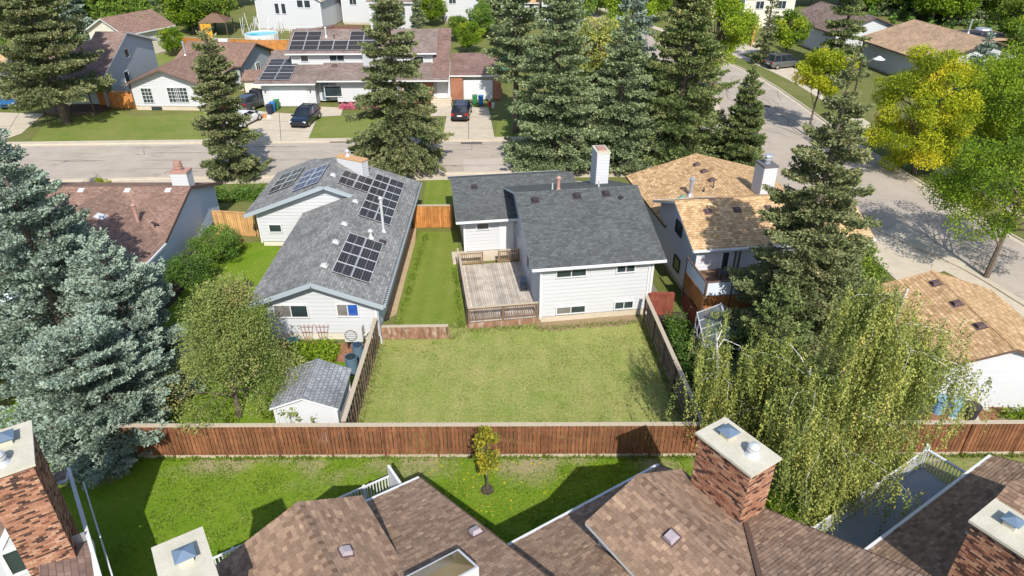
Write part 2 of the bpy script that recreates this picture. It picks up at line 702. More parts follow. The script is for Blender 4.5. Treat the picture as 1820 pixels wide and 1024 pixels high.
def gable(parent, fr, x0, x1, y0, y1, ze, zr, axis='x', oh=.5, rk=.45, roofm=None, wallm=None, trim=None, t=.16,
          zb=.35, ridge=None, walls=True, found=True, row=.25, roof_name='roof', zb0=0.0, gutter=True):
    """x0..y1 is the outline of the ROOF in local metres; walls stand inside the overhang.
    axis: direction of the ridge. ze / zr heights of eave edge and ridge"""
    trim = trim or TRIM
    rf = MB(fr)
    if axis == 'x':
        rm = (y0 + y1) / 2 if ridge is None else ridge
        A = [(x0, y0, ze), (x1, y0, ze), (x1, rm, zr), (x0, rm, zr)]
        B = [(x1, y1, ze), (x0, y1, ze), (x0, rm, zr), (x1, rm, zr)]
        sa, sb = (zr - ze) / (rm - y0), (zr - ze) / (y1 - rm)
    else:
        rm = (x0 + x1) / 2 if ridge is None else ridge
        A = [(x0, y1, ze), (x0, y0, ze), (rm, y0, zr), (rm, y1, zr)]
        B = [(x1, y0, ze), (x1, y1, ze), (rm, y1, zr), (rm, y0, zr)]
        sa, sb = (zr - ze) / (rm - x0), (zr - ze) / (x1 - rm)
    for P in (A, B):
        rf.slab(P, t, 0, 1)
    # ridge cap
    if axis == 'x':
        rf.slab([(x0 - .01, rm - .14, zr - sa * .14 + .02), (x1 + .01, rm - .14, zr - sa * .14 + .02), (x1 + .01, rm, zr + .03), (x0 - .01, rm, zr + .03)], .03, 0)
        rf.slab([(x1 + .01, rm + .14, zr - sb * .14 + .02), (x0 - .01, rm + .14, zr - sb * .14 + .02), (x0 - .01, rm, zr + .03), (x1 + .01, rm, zr + .03)], .03, 0)
    else:
        rf.slab([(rm - .14, y1 + .01, zr - sa * .14 + .02), (rm - .14, y0 - .01, zr - sa * .14 + .02), (rm, y0 - .01, zr + .03), (rm, y1 + .01, zr + .03)], .03, 0)
        rf.slab([(rm + .14, y0 - .01, zr - sb * .14 + .02), (rm + .14, y1 + .01, zr - sb * .14 + .02), (rm, y1 + .01, zr + .03), (rm, y0 - .01, zr + .03)], .03, 0)
    ro = rf.build(roof_name, [roofm, trim], parent)
    if gutter:
        for sgn in (-1, 1):
            g = MB(fr)
            if axis == 'x':
                yy = y0 if sgn < 0 else y1
                a, b = (yy - .11, yy - .004) if sgn < 0 else (yy + .004, yy + .11)
                g.box(x0 + .02, x1 - .02, a, b, ze - .13, ze - .02)
            else:
                xx = x0 if sgn < 0 else x1
                a, b = (xx - .11, xx - .004) if sgn < 0 else (xx + .004, xx + .11)
                g.box(a, b, y0 + .02, y1 - .02, ze - .13, ze - .02)
            g.build('gutter', trim, parent)
    W = None
    if walls:
        mb = MB()
        if axis == 'x':
            wx0, wx1, wy0, wy1 = x0 + rk, x1 - rk, y0 + oh, y1 - oh
        else:
            wx0, wx1, wy0, wy1 = x0 + oh, x1 - oh, y0 + rk, y1 - rk

        def zr_at(x, y):
            if axis == 'x':
                return (ze + sa * (y - y0) if y <= rm else ze + sb * (y1 - y)) - t
            return (ze + sa * (x - x0) if x <= rm else ze + sb * (x1 - x)) - t
        cs = [(wx0, wy0), (wx1, wy0), (wx1, wy1), (wx0, wy1)]
        for k in range(4):
            a, b = cs[k], cs[(k + 1) % 4]
            L = math.hypot(b[0] - a[0], b[1] - a[1])
            ol = [(0, zb), (L, zb), (L, zr_at(*b))]
            if (axis == 'x') == (k % 2 == 1):
                ol.append((abs(rm - (a[1] if axis == 'x' else a[0])), zr - t))
            ol.append((0, zr_at(*a)))
            pa, pb = fr(a[0], a[1], 0), fr(b[0], b[1], 0)
            lap_wall(mb, pa, pb, ol, row)
        # corner boards
        for (cx, cy) in cs:
            q = MB(fr)
        mb.build('wall', wallm, parent)
        for (cx, cy) in cs:
            cb = MB(fr)
            cb.box(cx - .07, cx + .07, cy - .07, cy + .07, zb, zr_at(cx, cy) - .01, 0)
            cb.build('corner_board', trim, parent)
        if found:
            fb = MB(fr)
            fb.box(wx0 + .04, wx1 - .04, wy0 + .04, wy1 - .04, zb0 - .05, zb)
            fb.build('foundation', CONC, parent)
        W = cs
    return ro, W


def chimney_box(parent, fr, x0, x1, y0, y1, z0, z1, mat, capm, capw=.06, lap=True, flue=None, flue_r=.14, flue_h=.35):
    """a sided chimney with a cap and flue"""
    if lap:
        mb = MB()
        cs = [(x0, y0), (x1, y0), (x1, y1), (x0, y1)]
        for k in range(4):
            a, b = cs[k], cs[(k + 1) % 4]
            L = math.hypot(b[0] - a[0], b[1] - a[1])
            lap_wall(mb, fr(*a, 0), fr(*b, 0), [(0, z0), (L, z0), (L, z1), (0, z1)], .2, .025)
        ch = mb.build('chimney', mat, parent)
    else:
        mb = MB(fr)
        mb.box(x0, x1, y0, y1, z0, z1)
        ch = mb.build('chimney', mat, parent)
    c = MB(fr)
    c.box(x0 - capw, x1 + capw, y0 - capw, y1 + capw, z1, z1 + .12)
    c.build('chimney_cap', capm, ch)
    if flue:
        f = MB()
        q = fr((x0 + x1) / 2, (y0 + y1) / 2, z1 + .12)
        f.tube(q, (q[0], q[1], q[2] + flue_h), flue_r, flue_r, 10)
        f.tube((q[0], q[1], q[2] + flue_h), (q[0], q[1], q[2] + flue_h + .08), flue_r * 1.5, flue_r * 1.2, 10)
        f.tube((q[0], q[1], q[2] + flue_h * .45), (q[0], q[1], q[2] + flue_h * .6), flue_r * 1.3, flue_r * 1.3, 10)
        f.build('flue', flue, ch)
    return ch


def on_slope(p, g):
    """orthonormal frame on a roof plane: g = (dz/dx, dz/dy) in world; returns Matrix with z = normal, y = upslope"""
    up = Vector((g[0], g[1], g[0] ** 2 + g[1] ** 2)).normalized()
    n = Vector((-g[0], -g[1], 1)).normalized()
    x = up.cross(n).normalized()
    return Matrix((( x.x, up.x, n.x, p[0]), (x.y, up.y, n.y, p[1]), (x.z, up.z, n.z, p[2]), (0, 0, 0, 1)))


def mfr(M):
    return lambda x, y, z: tuple(M @ Vector((x, y, z)))


def roof_vent(parent, p, g, mat, s=.3, h=.16, name='roof_vent'):
    m = MB(mfr(on_slope(p, g)))
    m.box(-s * .75, s * .75, -s * .75, s * .75, 0, .02)
    m.solid([(-s / 2, -s / 2, .02), (s / 2, -s / 2, .02), (s / 2, s / 2, .02), (-s / 2, s / 2, .02)],
            [(-s * .42, -s * .42, h), (s * .42, -s * .42, h), (s * .42, s * .42, h), (-s * .42, s * .42, h)])
    return m.build(name, mat, parent)


def pipe(parent, p, h, r, mat, cap=True, name='vent_pipe', flare=True):
    m = MB()
    x, y, z = p
    m.tube((x, y, z - .15), (x, y, z + h), r, r, 10)
    if flare:
        m.tube((x, y, z - .15), (x, y, z + .14), r * 2.4, r * 1.05, 10)
    if cap:
        m.tube((x, y, z + h), (x, y, z + h + .06), r * 1.7, r * 1.7, 10)
        m.tube((x, y, z + h + .06), (x, y, z + h + .16), r * 1.7, r * .3, 10)
        m.tube((x, y, z + h * .86), (x, y, z + h * .9), r * 1.35, r * 1.35, 10)
    return m.build(name, mat, parent, smooth=False)


def solar(parent, M, w, h, mat=None, label=None):
    """one framed panel lying on the roof frame M, lower-left corner at its origin"""
    m = MB(mfr(M))
    m.box(0, w, 0, h, .05, .10, 0)
    e = .034
    for a in ((0, w, 0, e), (0, w, h - e, h), (0, e, e, h - e), (w - e, w, e, h - e)):
        m.box(*a, .102, .115, 1)
    m.box(.001, w - .001, h / 2 - .008, h / 2 + .008, .1025, .112, 1)
    # cells need uv in panel metres
    ob = m.build('solar_panel', [mat or PANEL, ALU], parent, label=label)
    return ob


def solar_array(parent, p, g, cells, w=1.68, h=1.0, mat=None, gap=.02, rot=0):
    M = on_slope(p, g)
    if rot:
        M = M @ Matrix.Rotation(math.radians(rot), 4, 'Z')
    for (i, j) in cells:
        solar(parent, M @ Matrix.Translation((i * (w + gap), j * (h + gap), 0)), w, h, mat)


BOARD_CACHE = {}


def fence(p0, p1, h, label, bw=.14, gap=.03, post=2.4, mat=None, railm=None, capm=None, side=-1, group=None, boards=True,
          stagger=False, kick=True, railpos=(.25, .85), cat='fence', name='board_fence', z0=0.05, thick=.022, postm=None, solid_cap=True, proud=0.0):
    """boards from p0 to p1; side=-1 puts boards on the right-hand side when walking p0->p1"""
    d = Vector((p1[0] - p0[0], p1[1] - p0[1], 0))
    L = d.length
    ang = math.atan2(d.y, d.x)
    root = local_thing(name, label, cat, (p0[0], p0[1], 0), ang, group)
    railm, capm, postm = railm or mat, capm or WEATH, postm or railm or mat
    n = max(1, int(L / post + .5))
    ps = L / n
    pm = MB()
    pm.box(-.05, .05, side * .055 + side * proud if side < 0 else -.055, .055 if side < 0 else .055 + proud, 0, h + .01)
    me = None
    for k in range(n + 1):
        if me is None:
            o = pm.build('post', postm, root)
            me = o.data
        else:
            o = bpy.data.objects.new('post', me)
            COL.objects.link(o)
            o.parent = root
        o.location = (k * ps, 0, 0)
    yb = side * .06
    for f in railpos:
        r = MB()
        r.box(0, L, yb * .55 - .02, yb * .55 + .02, h * f - .045, h * f + .045)
        r.build('rail', railm, root)
    if kick:
        r = MB()
        r.box(0, L, yb - .022, yb + .022, .0, .16)
        r.build('kickboard', capm if kick == 'light' else railm, root)
    if solid_cap:
        r = MB()
        for k in range(n):
            r.box(k * ps + .006, (k + 1) * ps - .006, -.11, .11, h + .012, h + .05)
        r.build('cap_rail', capm, root)
    cnt = 0
    bm_ = None
    x = gap
    key = (round(h, 2), bw, thick)
    while x + bw < L:
        if boards:
            if bm_ is None:
                b = MB()
                b.box(0, bw, -thick / 2, thick / 2, z0 + (.12 if kick else 0), h)
                o = b.build('board', mat, root)
                bm_ = o.data
            else:
                o = bpy.data.objects.new('board', bm_)
                COL.objects.link(o)
                o.parent = root
            side_k = side if not stagger or cnt % 2 == 0 else -side
            rz = (math.sin(cnt * 12.9898 + L) * 43758.5453) % 1
            o.location = (x, side_k * .075 + (rz - .5) * .008, (rz - .5) * .02)
            o.rotation_euler = (0, (rz - .5) * .012, 0)
            cnt += 1
        x += bw + gap
    return root


# ------------------------------------------------------------------ foliage
def leaf_mesh(name, P, D, size, width, tint, mat, rng, fold=.35):
    """one bent diamond leaf or needle spray per row: P base, D direction (unit), arrays of size/width/tint"""
    n = len(P)
    P = np.asarray(P, dtype=np.float64)
    D = np.asarray(D, dtype=np.float64)
    R = rng.normal(size=(n, 3))
    S = np.cross(D, R)
    S /= np.linalg.norm(S, axis=1)[:, None] + 1e-9
    U = np.cross(S, D)
    size = np.asarray(size).reshape(-1, 1) * np.ones((n, 1))
    width = np.asarray(width).reshape(-1, 1) * np.ones((n, 1))
    v = np.empty((n, 4, 3))
    v[:, 0] = P
    v[:, 1] = P + D * size * .5 + S * width * .5 + U * width * fold
    v[:, 2] = P + D * size
    v[:, 3] = P + D * size * .5 - S * width * .5 + U * width * fold
    me = bpy.data.meshes.new(name)
    me.vertices.add(n * 4)
    me.vertices.foreach_set('co', v.astype(np.float32).ravel())
    me.loops.add(n * 4)
    me.loops.foreach_set('vertex_index', np.arange(n * 4, dtype=np.int32))
    me.polygons.add(n)
    me.polygons.foreach_set('loop_start', np.arange(0, n * 4, 4, dtype=np.int32))
    me.polygons.foreach_set('loop_total', np.full(n, 4, dtype=np.int32))
    me.update(calc_edges=True)
    a = me.attributes.new('tint', 'FLOAT', 'FACE')
    a.data.foreach_set('value', np.clip(tint, 0, 1).astype(np.float32))
    me.materials.append(mat)
    return me


def limb_mesh(name, segs, mat):
    """segs: list of (p0, p1, r0, r1)"""
    b = MB()
    for p0, p1, r0, r1 in segs:
        b.tube(p0, p1, r0, r1, 7 if r0 > .1 else 4)
    o = b.build(name, mat, None, uv=False)
    me = o.data
    bpy.data.objects.remove(o)
    return me


def spruce(h, r, seed, leaf=.13, mat=None, dens=1.0, base=.05, gap=.8, power=.85, slope=.45, bare=0.0, upturn=.35, ragged=.2,
           brown=.0, rope=.11, arms=(6, 9), forks=3, top_arms=.5, flat=.55):
    """whorls of arms; every arm is a soft rope of needle sprays with forked side ropes, so dark gaps stay between the arms"""
    rng = np.random.default_rng(seed)
    P, D, T = [], [], []
    segs = []
    tr = .018 * h + .05
    for k in range(8):
        a, b = k / 8, (k + 1) / 8
        segs.append(((0, 0, h * a * .985), (0, 0, h * b * .985), tr * (1 - a) + .02, tr * (1 - b) + .015))

    def arm(o, az, L, sl, up, w0, tb, lift0=0.0):
        """one rope: returns sampled spine function"""
        n = max(8, int(dens * L * (w0 * 6.5 + .5) / (leaf * leaf * 1.28)))
        f = rng.uniform(.04, 1.0, n) ** .85
        w = w0 * (.35 + .65 * np.minimum(1, f * 2.2)) * (1 - .72 * f ** 2.2)
        th = rng.uniform(0, 2 * math.pi, n)
        q = rng.uniform(.35, 1.0, n) ** .5
        side = np.cos(th) * w * q
        vert = np.sin(th) * w * q * flat - w * .25
        ca, sa = math.cos(az), math.sin(az)
        curve = L * (sl * f + lift0 * f * (1 - f) + up * f ** 3)
        wob = .10 * L * np.sin(f * 3.1 + seed + az * 5) * f
        x = o[0] + ca * L * f - sa * (side + wob)
        y = o[1] + sa * L * f + ca * (side + wob)
        z = o[2] + curve + vert + rng.normal(0, leaf * .25, n)
        P.append(np.stack([x, y, z], 1))
        D.append(np.stack([ca * .9 - sa * np.cos(th) * .9 + rng.normal(0, .38, n), sa * .9 + ca * np.cos(th) * .9 + rng.normal(0, .38, n),
                           .25 + np.sin(th) * .35 + rng.normal(0, .32, n)], 1))
        T.append(.44 + tb + .10 * f + rng.normal(0, .11, n))

        def spine(t):
            c = L * (sl * t + lift0 * t * (1 - t) + up * t ** 3)
            wb = .10 * L * math.sin(t * 3.1 + seed + az * 5) * t
            return (o[0] + ca * L * t - sa * wb, o[1] + sa * L * t + ca * wb, o[2] + c)
        return spine

    z = max(base * h, bare)
    az0 = rng.uniform(0, 6.28)
    while z < h * .975:
        t = z / h
        Lz = r * ((1 - t) ** power) * min(1, .75 + t * 3.5) + .12
        nb = int(rng.integers(*arms)) if t < .9 else 5
        az0 += rng.uniform(.4, 1.1)
        for b in range(nb):
            az = az0 + b * 2 * math.pi / nb + rng.uniform(-.3, .3)
            L = Lz * rng.uniform(1 - ragged * 1.7, 1 + ragged * .5)
            zz = z + rng.uniform(-.45, .45) * gap
            zz = min(zz, h * .98)
            sl = -slope * (1 - t) ** .8 + top_arms * t ** 2 + rng.uniform(-.08, .08)
            if zz + L * sl < .15:
                sl = (.15 - zz) / L
            up = upturn * (.35 + .4 * (1 - t)) * rng.uniform(.4, 1.3)
            w0 = rope * L ** .75 + .08
            tb = rng.uniform(-.14, .14)
            sp = arm((0, 0, zz), az, L, sl, up, w0, tb, .12)
            if L > 1.0:
                segs.append(((0, 0, zz), sp(.6), .012 * L + .012, .012))
            nf = forks if L > 1.2 else (1 if L > .6 else 0)
            for k in range(nf):
                for sd in (-1, 1):
                    if rng.random() < .15:
                        continue
                    tt = .22 + .58 * (k + rng.uniform(.1, .9)) / nf
                    arm(sp(tt), az + sd * rng.uniform(.5, .9), L * (1 - tt) * rng.uniform(.55, .85) + .12, sl * .7 + rng.uniform(-.12, .05), up * .8, w0 * .72, tb + rng.uniform(-.08, .08))
        z += gap * rng.uniform(.75, 1.2) * (1 - .45 * t)
    m = int(60 * dens)
    zt = rng.uniform(h * .92, h * 1.01, m)
    P.append(np.stack([rng.normal(0, .04, m), rng.normal(0, .04, m), zt], 1))
    D.append(np.stack([rng.normal(0, .5, m), rng.normal(0, .5, m), np.full(m, .6)], 1))
    T.append(rng.uniform(.3, .8, m))
    P, D, T = np.concatenate(P), np.concatenate(D), np.concatenate(T)
    D /= np.linalg.norm(D, axis=1)[:, None]
    if brown:
        cl = np.sin(P[:, 0] * 2.3 + seed) * np.sin(P[:, 1] * 2.1) * np.sin(P[:, 2] * 2.6)
        T = T + np.where((cl > .2) & (P[:, 2] > h * .35), brown, 0) * rng.uniform(.5, 1, len(T))
    sz = leaf * rng.uniform(.9, 1.7, len(P))
    crown = leaf_mesh('crown', P, D, sz, leaf * rng.uniform(.6, 1.0, len(P)), T, mat, rng)
    return crown, limb_mesh('trunk', segs, BARK)


def broadleaf(h, r, seed, leaf=.16, mat=None, n=16000, clumps=90, z_low=.25, squash=1.0, shape='round', trunk_r=None, bark=None,
              shift=(0, 0), tint_c=.5, tvar=.2, stems=1, gapf=.78):
    rng = np.random.default_rng(seed)
    zc, rz = h * (1 + z_low) / 2, h * (1 - z_low) / 2
    u = rng.normal(size=(clumps, 3))
    u /= np.linalg.norm(u, axis=1)[:, None]
    rad = rng.uniform(.25, 1, clumps) ** .45 * gapf
    if shape == 'cone':
        zz = rng.uniform(0, 1, clumps) ** 1.15
        k = 1.0 - .80 * zz
        ang_ = rng.uniform(0, 6.283, clumps)
        q_ = rng.uniform(.15, 1, clumps) ** .5
        C = np.stack([np.cos(ang_) * r * q_ * k, np.sin(ang_) * r * q_ * k, h * z_low + zz * h * (1 - z_low) * .93], 1)
    elif shape == 'column':
        C = np.stack([u[:, 0] * r * rad, u[:, 1] * r * rad, zc + (rng.uniform(-1, 1, clumps)) * rz * .9], 1)
    elif shape == 'vase':
        zz = rng.uniform(0, 1, clumps)
        k = (.35 + .65 * zz ** .6)
        C = np.stack([u[:, 0] * r * rad * k, u[:, 1] * r * rad * k, h * z_low + zz * h * (1 - z_low) * .9], 1)
    else:
        C = np.stack([u[:, 0] * r * rad, u[:, 1] * r * rad, zc + u[:, 2] * rz * rad * squash], 1)
    C[:, 0] += shift[0]
    C[:, 1] += shift[1]
    cr = r * rng.uniform(.13, .30, clumps) * (1.0 if clumps < 140 else .8)
    ct = rng.normal(tint_c, tvar, clumps)
    w = cr ** 2
    w /= w.sum()
    idx = rng.choice(clumps, n, p=w)
    v = rng.normal(size=(n, 3))
    v /= np.linalg.norm(v, axis=1)[:, None]
    rr = rng.uniform(.3, 1, n) ** .5 * rng.uniform(.8, 1.25, n)
    P = C[idx] + v * (cr[idx] * rr)[:, None] * np.array([1, 1, .72])
    P[:, 2] = np.maximum(P[:, 2], .12)
    D = v * .6 + rng.normal(0, .6, (n, 3))
    D[:, 2] += -.12
    D /= np.linalg.norm(D, axis=1)[:, None]
    T = ct[idx] + rng.normal(0, .09, n)
    crown = leaf_mesh('crown', P, D, leaf * rng.uniform(.7, 1.35, n), leaf * rng.uniform(.55, .85, n), T, mat, rng, .2)
    tr = trunk_r or .022 * h + .03
    segs = []
    fork = h * max(.12, z_low * .9)
    for s in range(stems):
        o = (rng.uniform(-.25, .25) * (stems > 1), rng.uniform(-.25, .25) * (stems > 1))
        segs.append(((o[0], o[1], -.05), (o[0] * 1.5 + shift[0] * .2, o[1] * 1.5 + shift[1] * .2, fork), tr * 1.15, tr * .85))
        top = (o[0] * 2 + shift[0] * .8, o[1] * 2 + shift[1] * .8, h * .8)
        segs.append(((o[0] * 1.5 + shift[0] * .2, o[1] * 1.5 + shift[1] * .2, fork), top, tr * .85, tr * .25))
    for k in range(0, clumps, 2):
        f = rng.uniform(.0, .7)
        b = Vector((0, 0, fork)).lerp(Vector((shift[0] * .8, shift[1] * .8, h * .8)), f)
        c = Vector(C[k])
        if c.z < b.z:
            b.z = max(fork * .9, c.z - .4)
        mid = b.lerp(c, .5) + Vector((0, 0, .08 * r))
        segs.append((tuple(b), tuple(mid), tr * .34, tr * .2))
        segs.append((tuple(mid), tuple(c), tr * .2, tr * .07))
    trunk = limb_mesh('trunk', segs, bark or BARK)
    return crown, trunk


def set_tree(name, label, pair, x, y, group=None, rz=0.0, s=1.0, cat='tree', crown_name='crown'):
    root = local_thing(name, label, cat, (x, y, 0), rz, group)
    for nm, me in ((crown_name, pair[0]), ('trunk' if cat == 'tree' else 'stem', pair[1])):
        o = bpy.data.objects.new(nm, me)
        COL.objects.link(o)
        o.parent = root
        if nm == crown_name:
            pass
    root.scale = (s, s, s)
    return root

# ------------------------------------------------------------------ the ground
G_BASE = m_grass('green_ground', (.10, .155, .025), (.22, .21, .08), .35)
G_FRONT = m_grass('bright_lawn', (.115, .235, .008), (.22, .30, .035), .30, .30, verge=(20.6, 23.2))
G_YARD = m_grass('yellowing_lawn', (.165, .29, .035), (.385, .375, .13), .44, .28, .06)
G_SIDE = m_grass('mown_side_lawn', (.15, .235, .022), (.25, .28, .065), .32, .22, .10)
G_LEFT = m_grass('left_lawn', (.13, .245, .012), (.23, .30, .04), .26, .25)
G_FAR = m_grass('front_lawns', (.12, .20, .025), (.25, .26, .08), .34, .22)
G_DRY = m_grass('patchy_lawn', (.12, .165, .03), (.29, .235, .13), .5, .25, soil=(.30, .21, .12))
G_WORN = m_grass('worn_turf', (.19, .18, .06), (.36, .27, .16), .6, .22, soil=(.40, .29, .19))


def sheet(name, pts, z, mat, kind='structure', label=None):
    m = MB()
    m.poly([(p[0], p[1], z) for p in pts])
    o = m.build(name, mat, None, uv=False)
    o['kind'] = kind
    if label:
        o['label'] = label
    return o


def px(pts, z=0.0):
    return [at(a, b, z)[:2] for a, b in pts]


def curve_pts(pts, n=6):
    """Catmull-Rom through 2D points"""
    out = []
    for i in range(len(pts) - 1):
        p0, p1, p2, p3 = pts[max(0, i - 1)], pts[i], pts[i + 1], pts[min(len(pts) - 1, i + 2)]
        for k in range(n):
            t = k / n
            out.append(tuple(.5 * (2 * p1[j] + (p2[j] - p0[j]) * t + (2 * p0[j] - 5 * p1[j] + 4 * p2[j] - p3[j]) * t * t + (3 * p1[j] - p0[j] - 3 * p2[j] + p3[j]) * t ** 3) for j in (0, 1)))
    out.append(tuple(pts[-1]))
    return out


def offset(line, d):
    out = []
    for i, p in enumerate(line):
        a, b = line[max(0, i - 1)], line[min(len(line) - 1, i + 1)]
        t = Vector((b[0] - a[0], b[1] - a[1])).normalized()
        out.append((p[0] + t.y * d, p[1] - t.x * d))
    return out


def strip(name, line, d0, d1, z0, z1, mat, label=None):
    a, b = offset(line, d0), offset(line, d1)
    m = MB()
    for i in range(len(line) - 1):
        m.poly([(*b[i], z1), (*b[i + 1], z1), (*a[i + 1], z1), (*a[i], z1)] if d1 > d0 else [(*a[i], z1), (*a[i + 1], z1), (*b[i + 1], z1), (*b[i], z1)])
        if z1 > z0 + .02:
            m.poly([(*a[i], z0), (*a[i + 1], z0), (*a[i + 1], z1), (*a[i], z1)])
            m.poly([(*b[i + 1], z0), (*b[i], z0), (*b[i], z1), (*b[i + 1], z1)])
    o = m.build(name, mat, None, uv=False)
    o['kind'] = 'structure'
    if label:
        o['label'] = label
    return o


sheet('ground', [(-420, -60), (420, -60), (420, 620), (-420, 620)], 0.0, G_BASE, label='grassy ground under the whole neighbourhood')
near_kerb = curve_pts([(-90, 53.4), (-60, 55.0), (-36.8, 56.7), (-18, 57.6), (-2.5, 58.4), (10, 58.9), (18, 58.2), (22.5, 54.6), (25.6, 50.0), (28.4, 44.5), (30.4, 40.5), (31.6, 35.5), (33.5, 28), (37, 18), (42, 6), (46, -8)])
far_kerb = curve_pts([(-90, 63.6), (-60, 65.3), (-44.9, 66.0), (-20, 66.9), (1.1, 67.4), (13, 67.8), (18.6, 70.0), (22.6, 76), (23.8, 84), (22.5, 95), (19.5, 108), (14, 125), (5, 150)])
right_kerb = curve_pts([(14, 150), (21.5, 128), (29, 108), (32.6, 94), (33.6, 82), (33.9, 70), (34.8, 60), (35.7, 52), (37.0, 44), (39.6, 33), (43.5, 20), (48, 8), (52, -8)])
m = MB()
road_poly = near_kerb + right_kerb[::-1] + far_kerb[::-1]
cx = MB()
cx.v = [(p[0], p[1], .008) for p in road_poly]
import mathutils
tris = mathutils.geometry.tessellate_polygon([[Vector((p[0], p[1], 0)) for p in road_poly]])
for t in tris:
    a, b, c = [Vector(cx.v[i]) for i in t]
    t = tuple(t) if (b - a).cross(c - a).z > 0 else tuple(reversed(t))
    cx.f.append(t)
    cx.mi.append(0)
    cx.ti.append(.5)
o = cx.build('road', ASPH, None, uv=False)
o['kind'] = 'structure'
o['label'] = 'pale worn asphalt street and its junction'
for nm, ln, d in (('kerb_near_side', near_kerb, 1), ('kerb_far_side', far_kerb, -1), ('kerb_right_side', right_kerb, -1)):
    strip(nm, ln, 0, .18 * d if nm != 'kerb_near_side' else .18, 0, .11, CONC, 'pale concrete kerb along the street')
    strip(nm.replace('kerb', 'gutter_pan'), ln, 0, -.45 * d if nm != 'kerb_near_side' else -.45, .0, .013, CONC)
strip('pavement', right_kerb[:70], -3.2, -4.7, 0, .03, CONC, 'concrete pavement beside the right-hand street')
strip('pavement', near_kerb, .18, 1.45, 0, .026, CONC, 'concrete pavement along the near kerb')
strip('pavement', far_kerb[:26], -.18, -1.1, 0, .026, CONC, 'concrete pavement along the far kerb')
# tar seams and a patch on the road
seam = MB()
rs = random.Random(4)
for k in range(58):
    x = rs.uniform(-48, 8)
    y = 57.6 + (x + 20) * .028 + rs.choice([2.2, 4.4, 6.4, 8]) + rs.uniform(-.15, .15)
    L = rs.uniform(1.5, 6)
    pts = [(x + L * i / 6, y + L * i / 6 * .022 + rs.uniform(-.06, .06)) for i in range(7)]
    for a, b in zip(pts[:-1], pts[1:]):
        seam.poly([(a[0], a[1] - .025, .0125), (b[0], b[1] - .025, .0125), (b[0], b[1] + .025, .0125), (a[0], a[1] + .025, .0125)])
for k in range(44):
    t = rs.randrange(20, len(right_kerb) - 40)
    p = right_kerb[t]
    x, y = p[0] - rs.uniform(1.5, 9), p[1]
    a = rs.uniform(1.3, 2.2)
    for i in range(6):
        q = (x + math.cos(a) * .7, y + math.sin(a) * .7)
        nx, ny = -math.sin(a) * .03, math.cos(a) * .03
        seam.poly([(x - nx, y - ny, .0125), (q[0] - nx, q[1] - ny, .0125), (q[0] + nx, q[1] + ny, .0125), (x + nx, y + ny, .0125)])
        x, y = q
        a += rs.uniform(-.35, .35)
o = seam.build('road_seams', m_plain('tar', (.12, .105, .095), .8), None, uv=False)
o['kind'] = 'structure'
sheet('road_patch', px([(822, 284), (905, 280), (912, 306), (826, 310)]), .0115, PATCH)
for nm, (a, b) in (('drain_cover', (838, 254.5)), ('drain_cover', (605, 252.5))):
    p = at(a, b)
    d = MB(frame(p[0], p[1], 1.7))
    for k in range(8):
        d.box(-1 + k * .25, -.82 + k * .25, -.18, .18, .012, .03)
    d.box(-1.05, 1.05, -.22, .22, .012, .02)
    d.build(nm, DARKMET, None, 'flat iron storm drain grate at the kerb ' + ('below the driveway of the dark minivan' if a > 700 else 'below the lawn beside the wide driveway'), 'drain cover')
p = at(1362, 189)
d = MB()
d.tube((p[0], p[1], .01), (p[0], p[1], .02), .55, .55, 20)
d.tube((p[0], p[1], .02), (p[0], p[1], .026), .42, .42, 20)
d.build('manhole_cover', DARKMET, None, 'round dark manhole cover in the right-hand street', 'manhole cover')


def drive(name, corners, label, joints=3, mid=True):
    p = px(corners)
    o = sheet(name, p, .030, CONC, label=label)
    j = MB()
    a, b, c, d = [Vector(q) for q in (p[0], p[1], p[2], p[3])]
    for k in range(1, joints + 1):
        s, e = a.lerp(d, k / (joints + 1)), b.lerp(c, k / (joints + 1))
        j.poly([(s.x, s.y - .03, .034), (e.x, e.y - .03, .034), (e.x, e.y + .03, .034), (s.x, s.y + .03, .034)])
    if mid:
        s, e = a.lerp(b, .5), d.lerp(c, .5)
        j.poly([(s.x - .03, s.y, .0345), (s.x + .03, s.y, .0345), (e.x + .03, e.y, .0345), (e.x - .03, e.y, .0345)])
    oo = j.build('expansion_joints', MATS['tar'], None, uv=False)
    oo['kind'] = 'structure'


drive('driveway', [(452, 251), (547, 250), (566, 206), (428, 196)], 'wide pale concrete driveway under the blue-black car and bins', 2)
drive('driveway', [(786, 249), (880, 250), (868, 191), (797, 191)], 'concrete driveway with the dark minivan', 2)
drive('driveway', [(-30, 262), (38, 238), (78, 203), (-10, 200)], 'pale concrete driveway at the left edge with the blue car', 1)
sheet('driveway', px([(566, 208), (570, 190), (610, 192), (606, 206)]), .031, CONC, label='concrete landing between the wide driveway and the front door')
sheet('driveway', px([(765, 207), (795, 207), (797, 186), (770, 186)]), .0312, CONC, label='concrete steps path at the brick entrance')
sheet('driveway', px([(1530, 440), (1600, 395), (1720, 470), (1600, 505)]), .0285, CONC, label='shaded concrete driveway beside the tan garage')
sheet('driveway', px([(1372, 128), (1400, 118), (1440, 132), (1420, 142)]), .031, CONC, label='short driveway behind the street trees')
sheet('driveway', px([(1300, 82), (1345, 74), (1352, 90), (1306, 100)]), .031, CONC, label='concrete crossing at the top of the street')
strip('path', [at(1270, 0)[:2], at(1300, 36)[:2], at(1331, 66)[:2]], -.8, .8, 0, .03, CONC, 'narrow concrete path beside the orange fence')
sheet('lawn', px([(45, 262), (377, 253), (372, 200), (238, 208), (205, 196), (150, 205), (82, 218)]), .006, G_FAR, label='striped green front lawn of the white bungalow')
sheet('lawn', px([(547, 250), (786, 249), (793, 212), (665, 205), (566, 207)]), .006, G_FAR, label='green front lawn under the tall spruce')
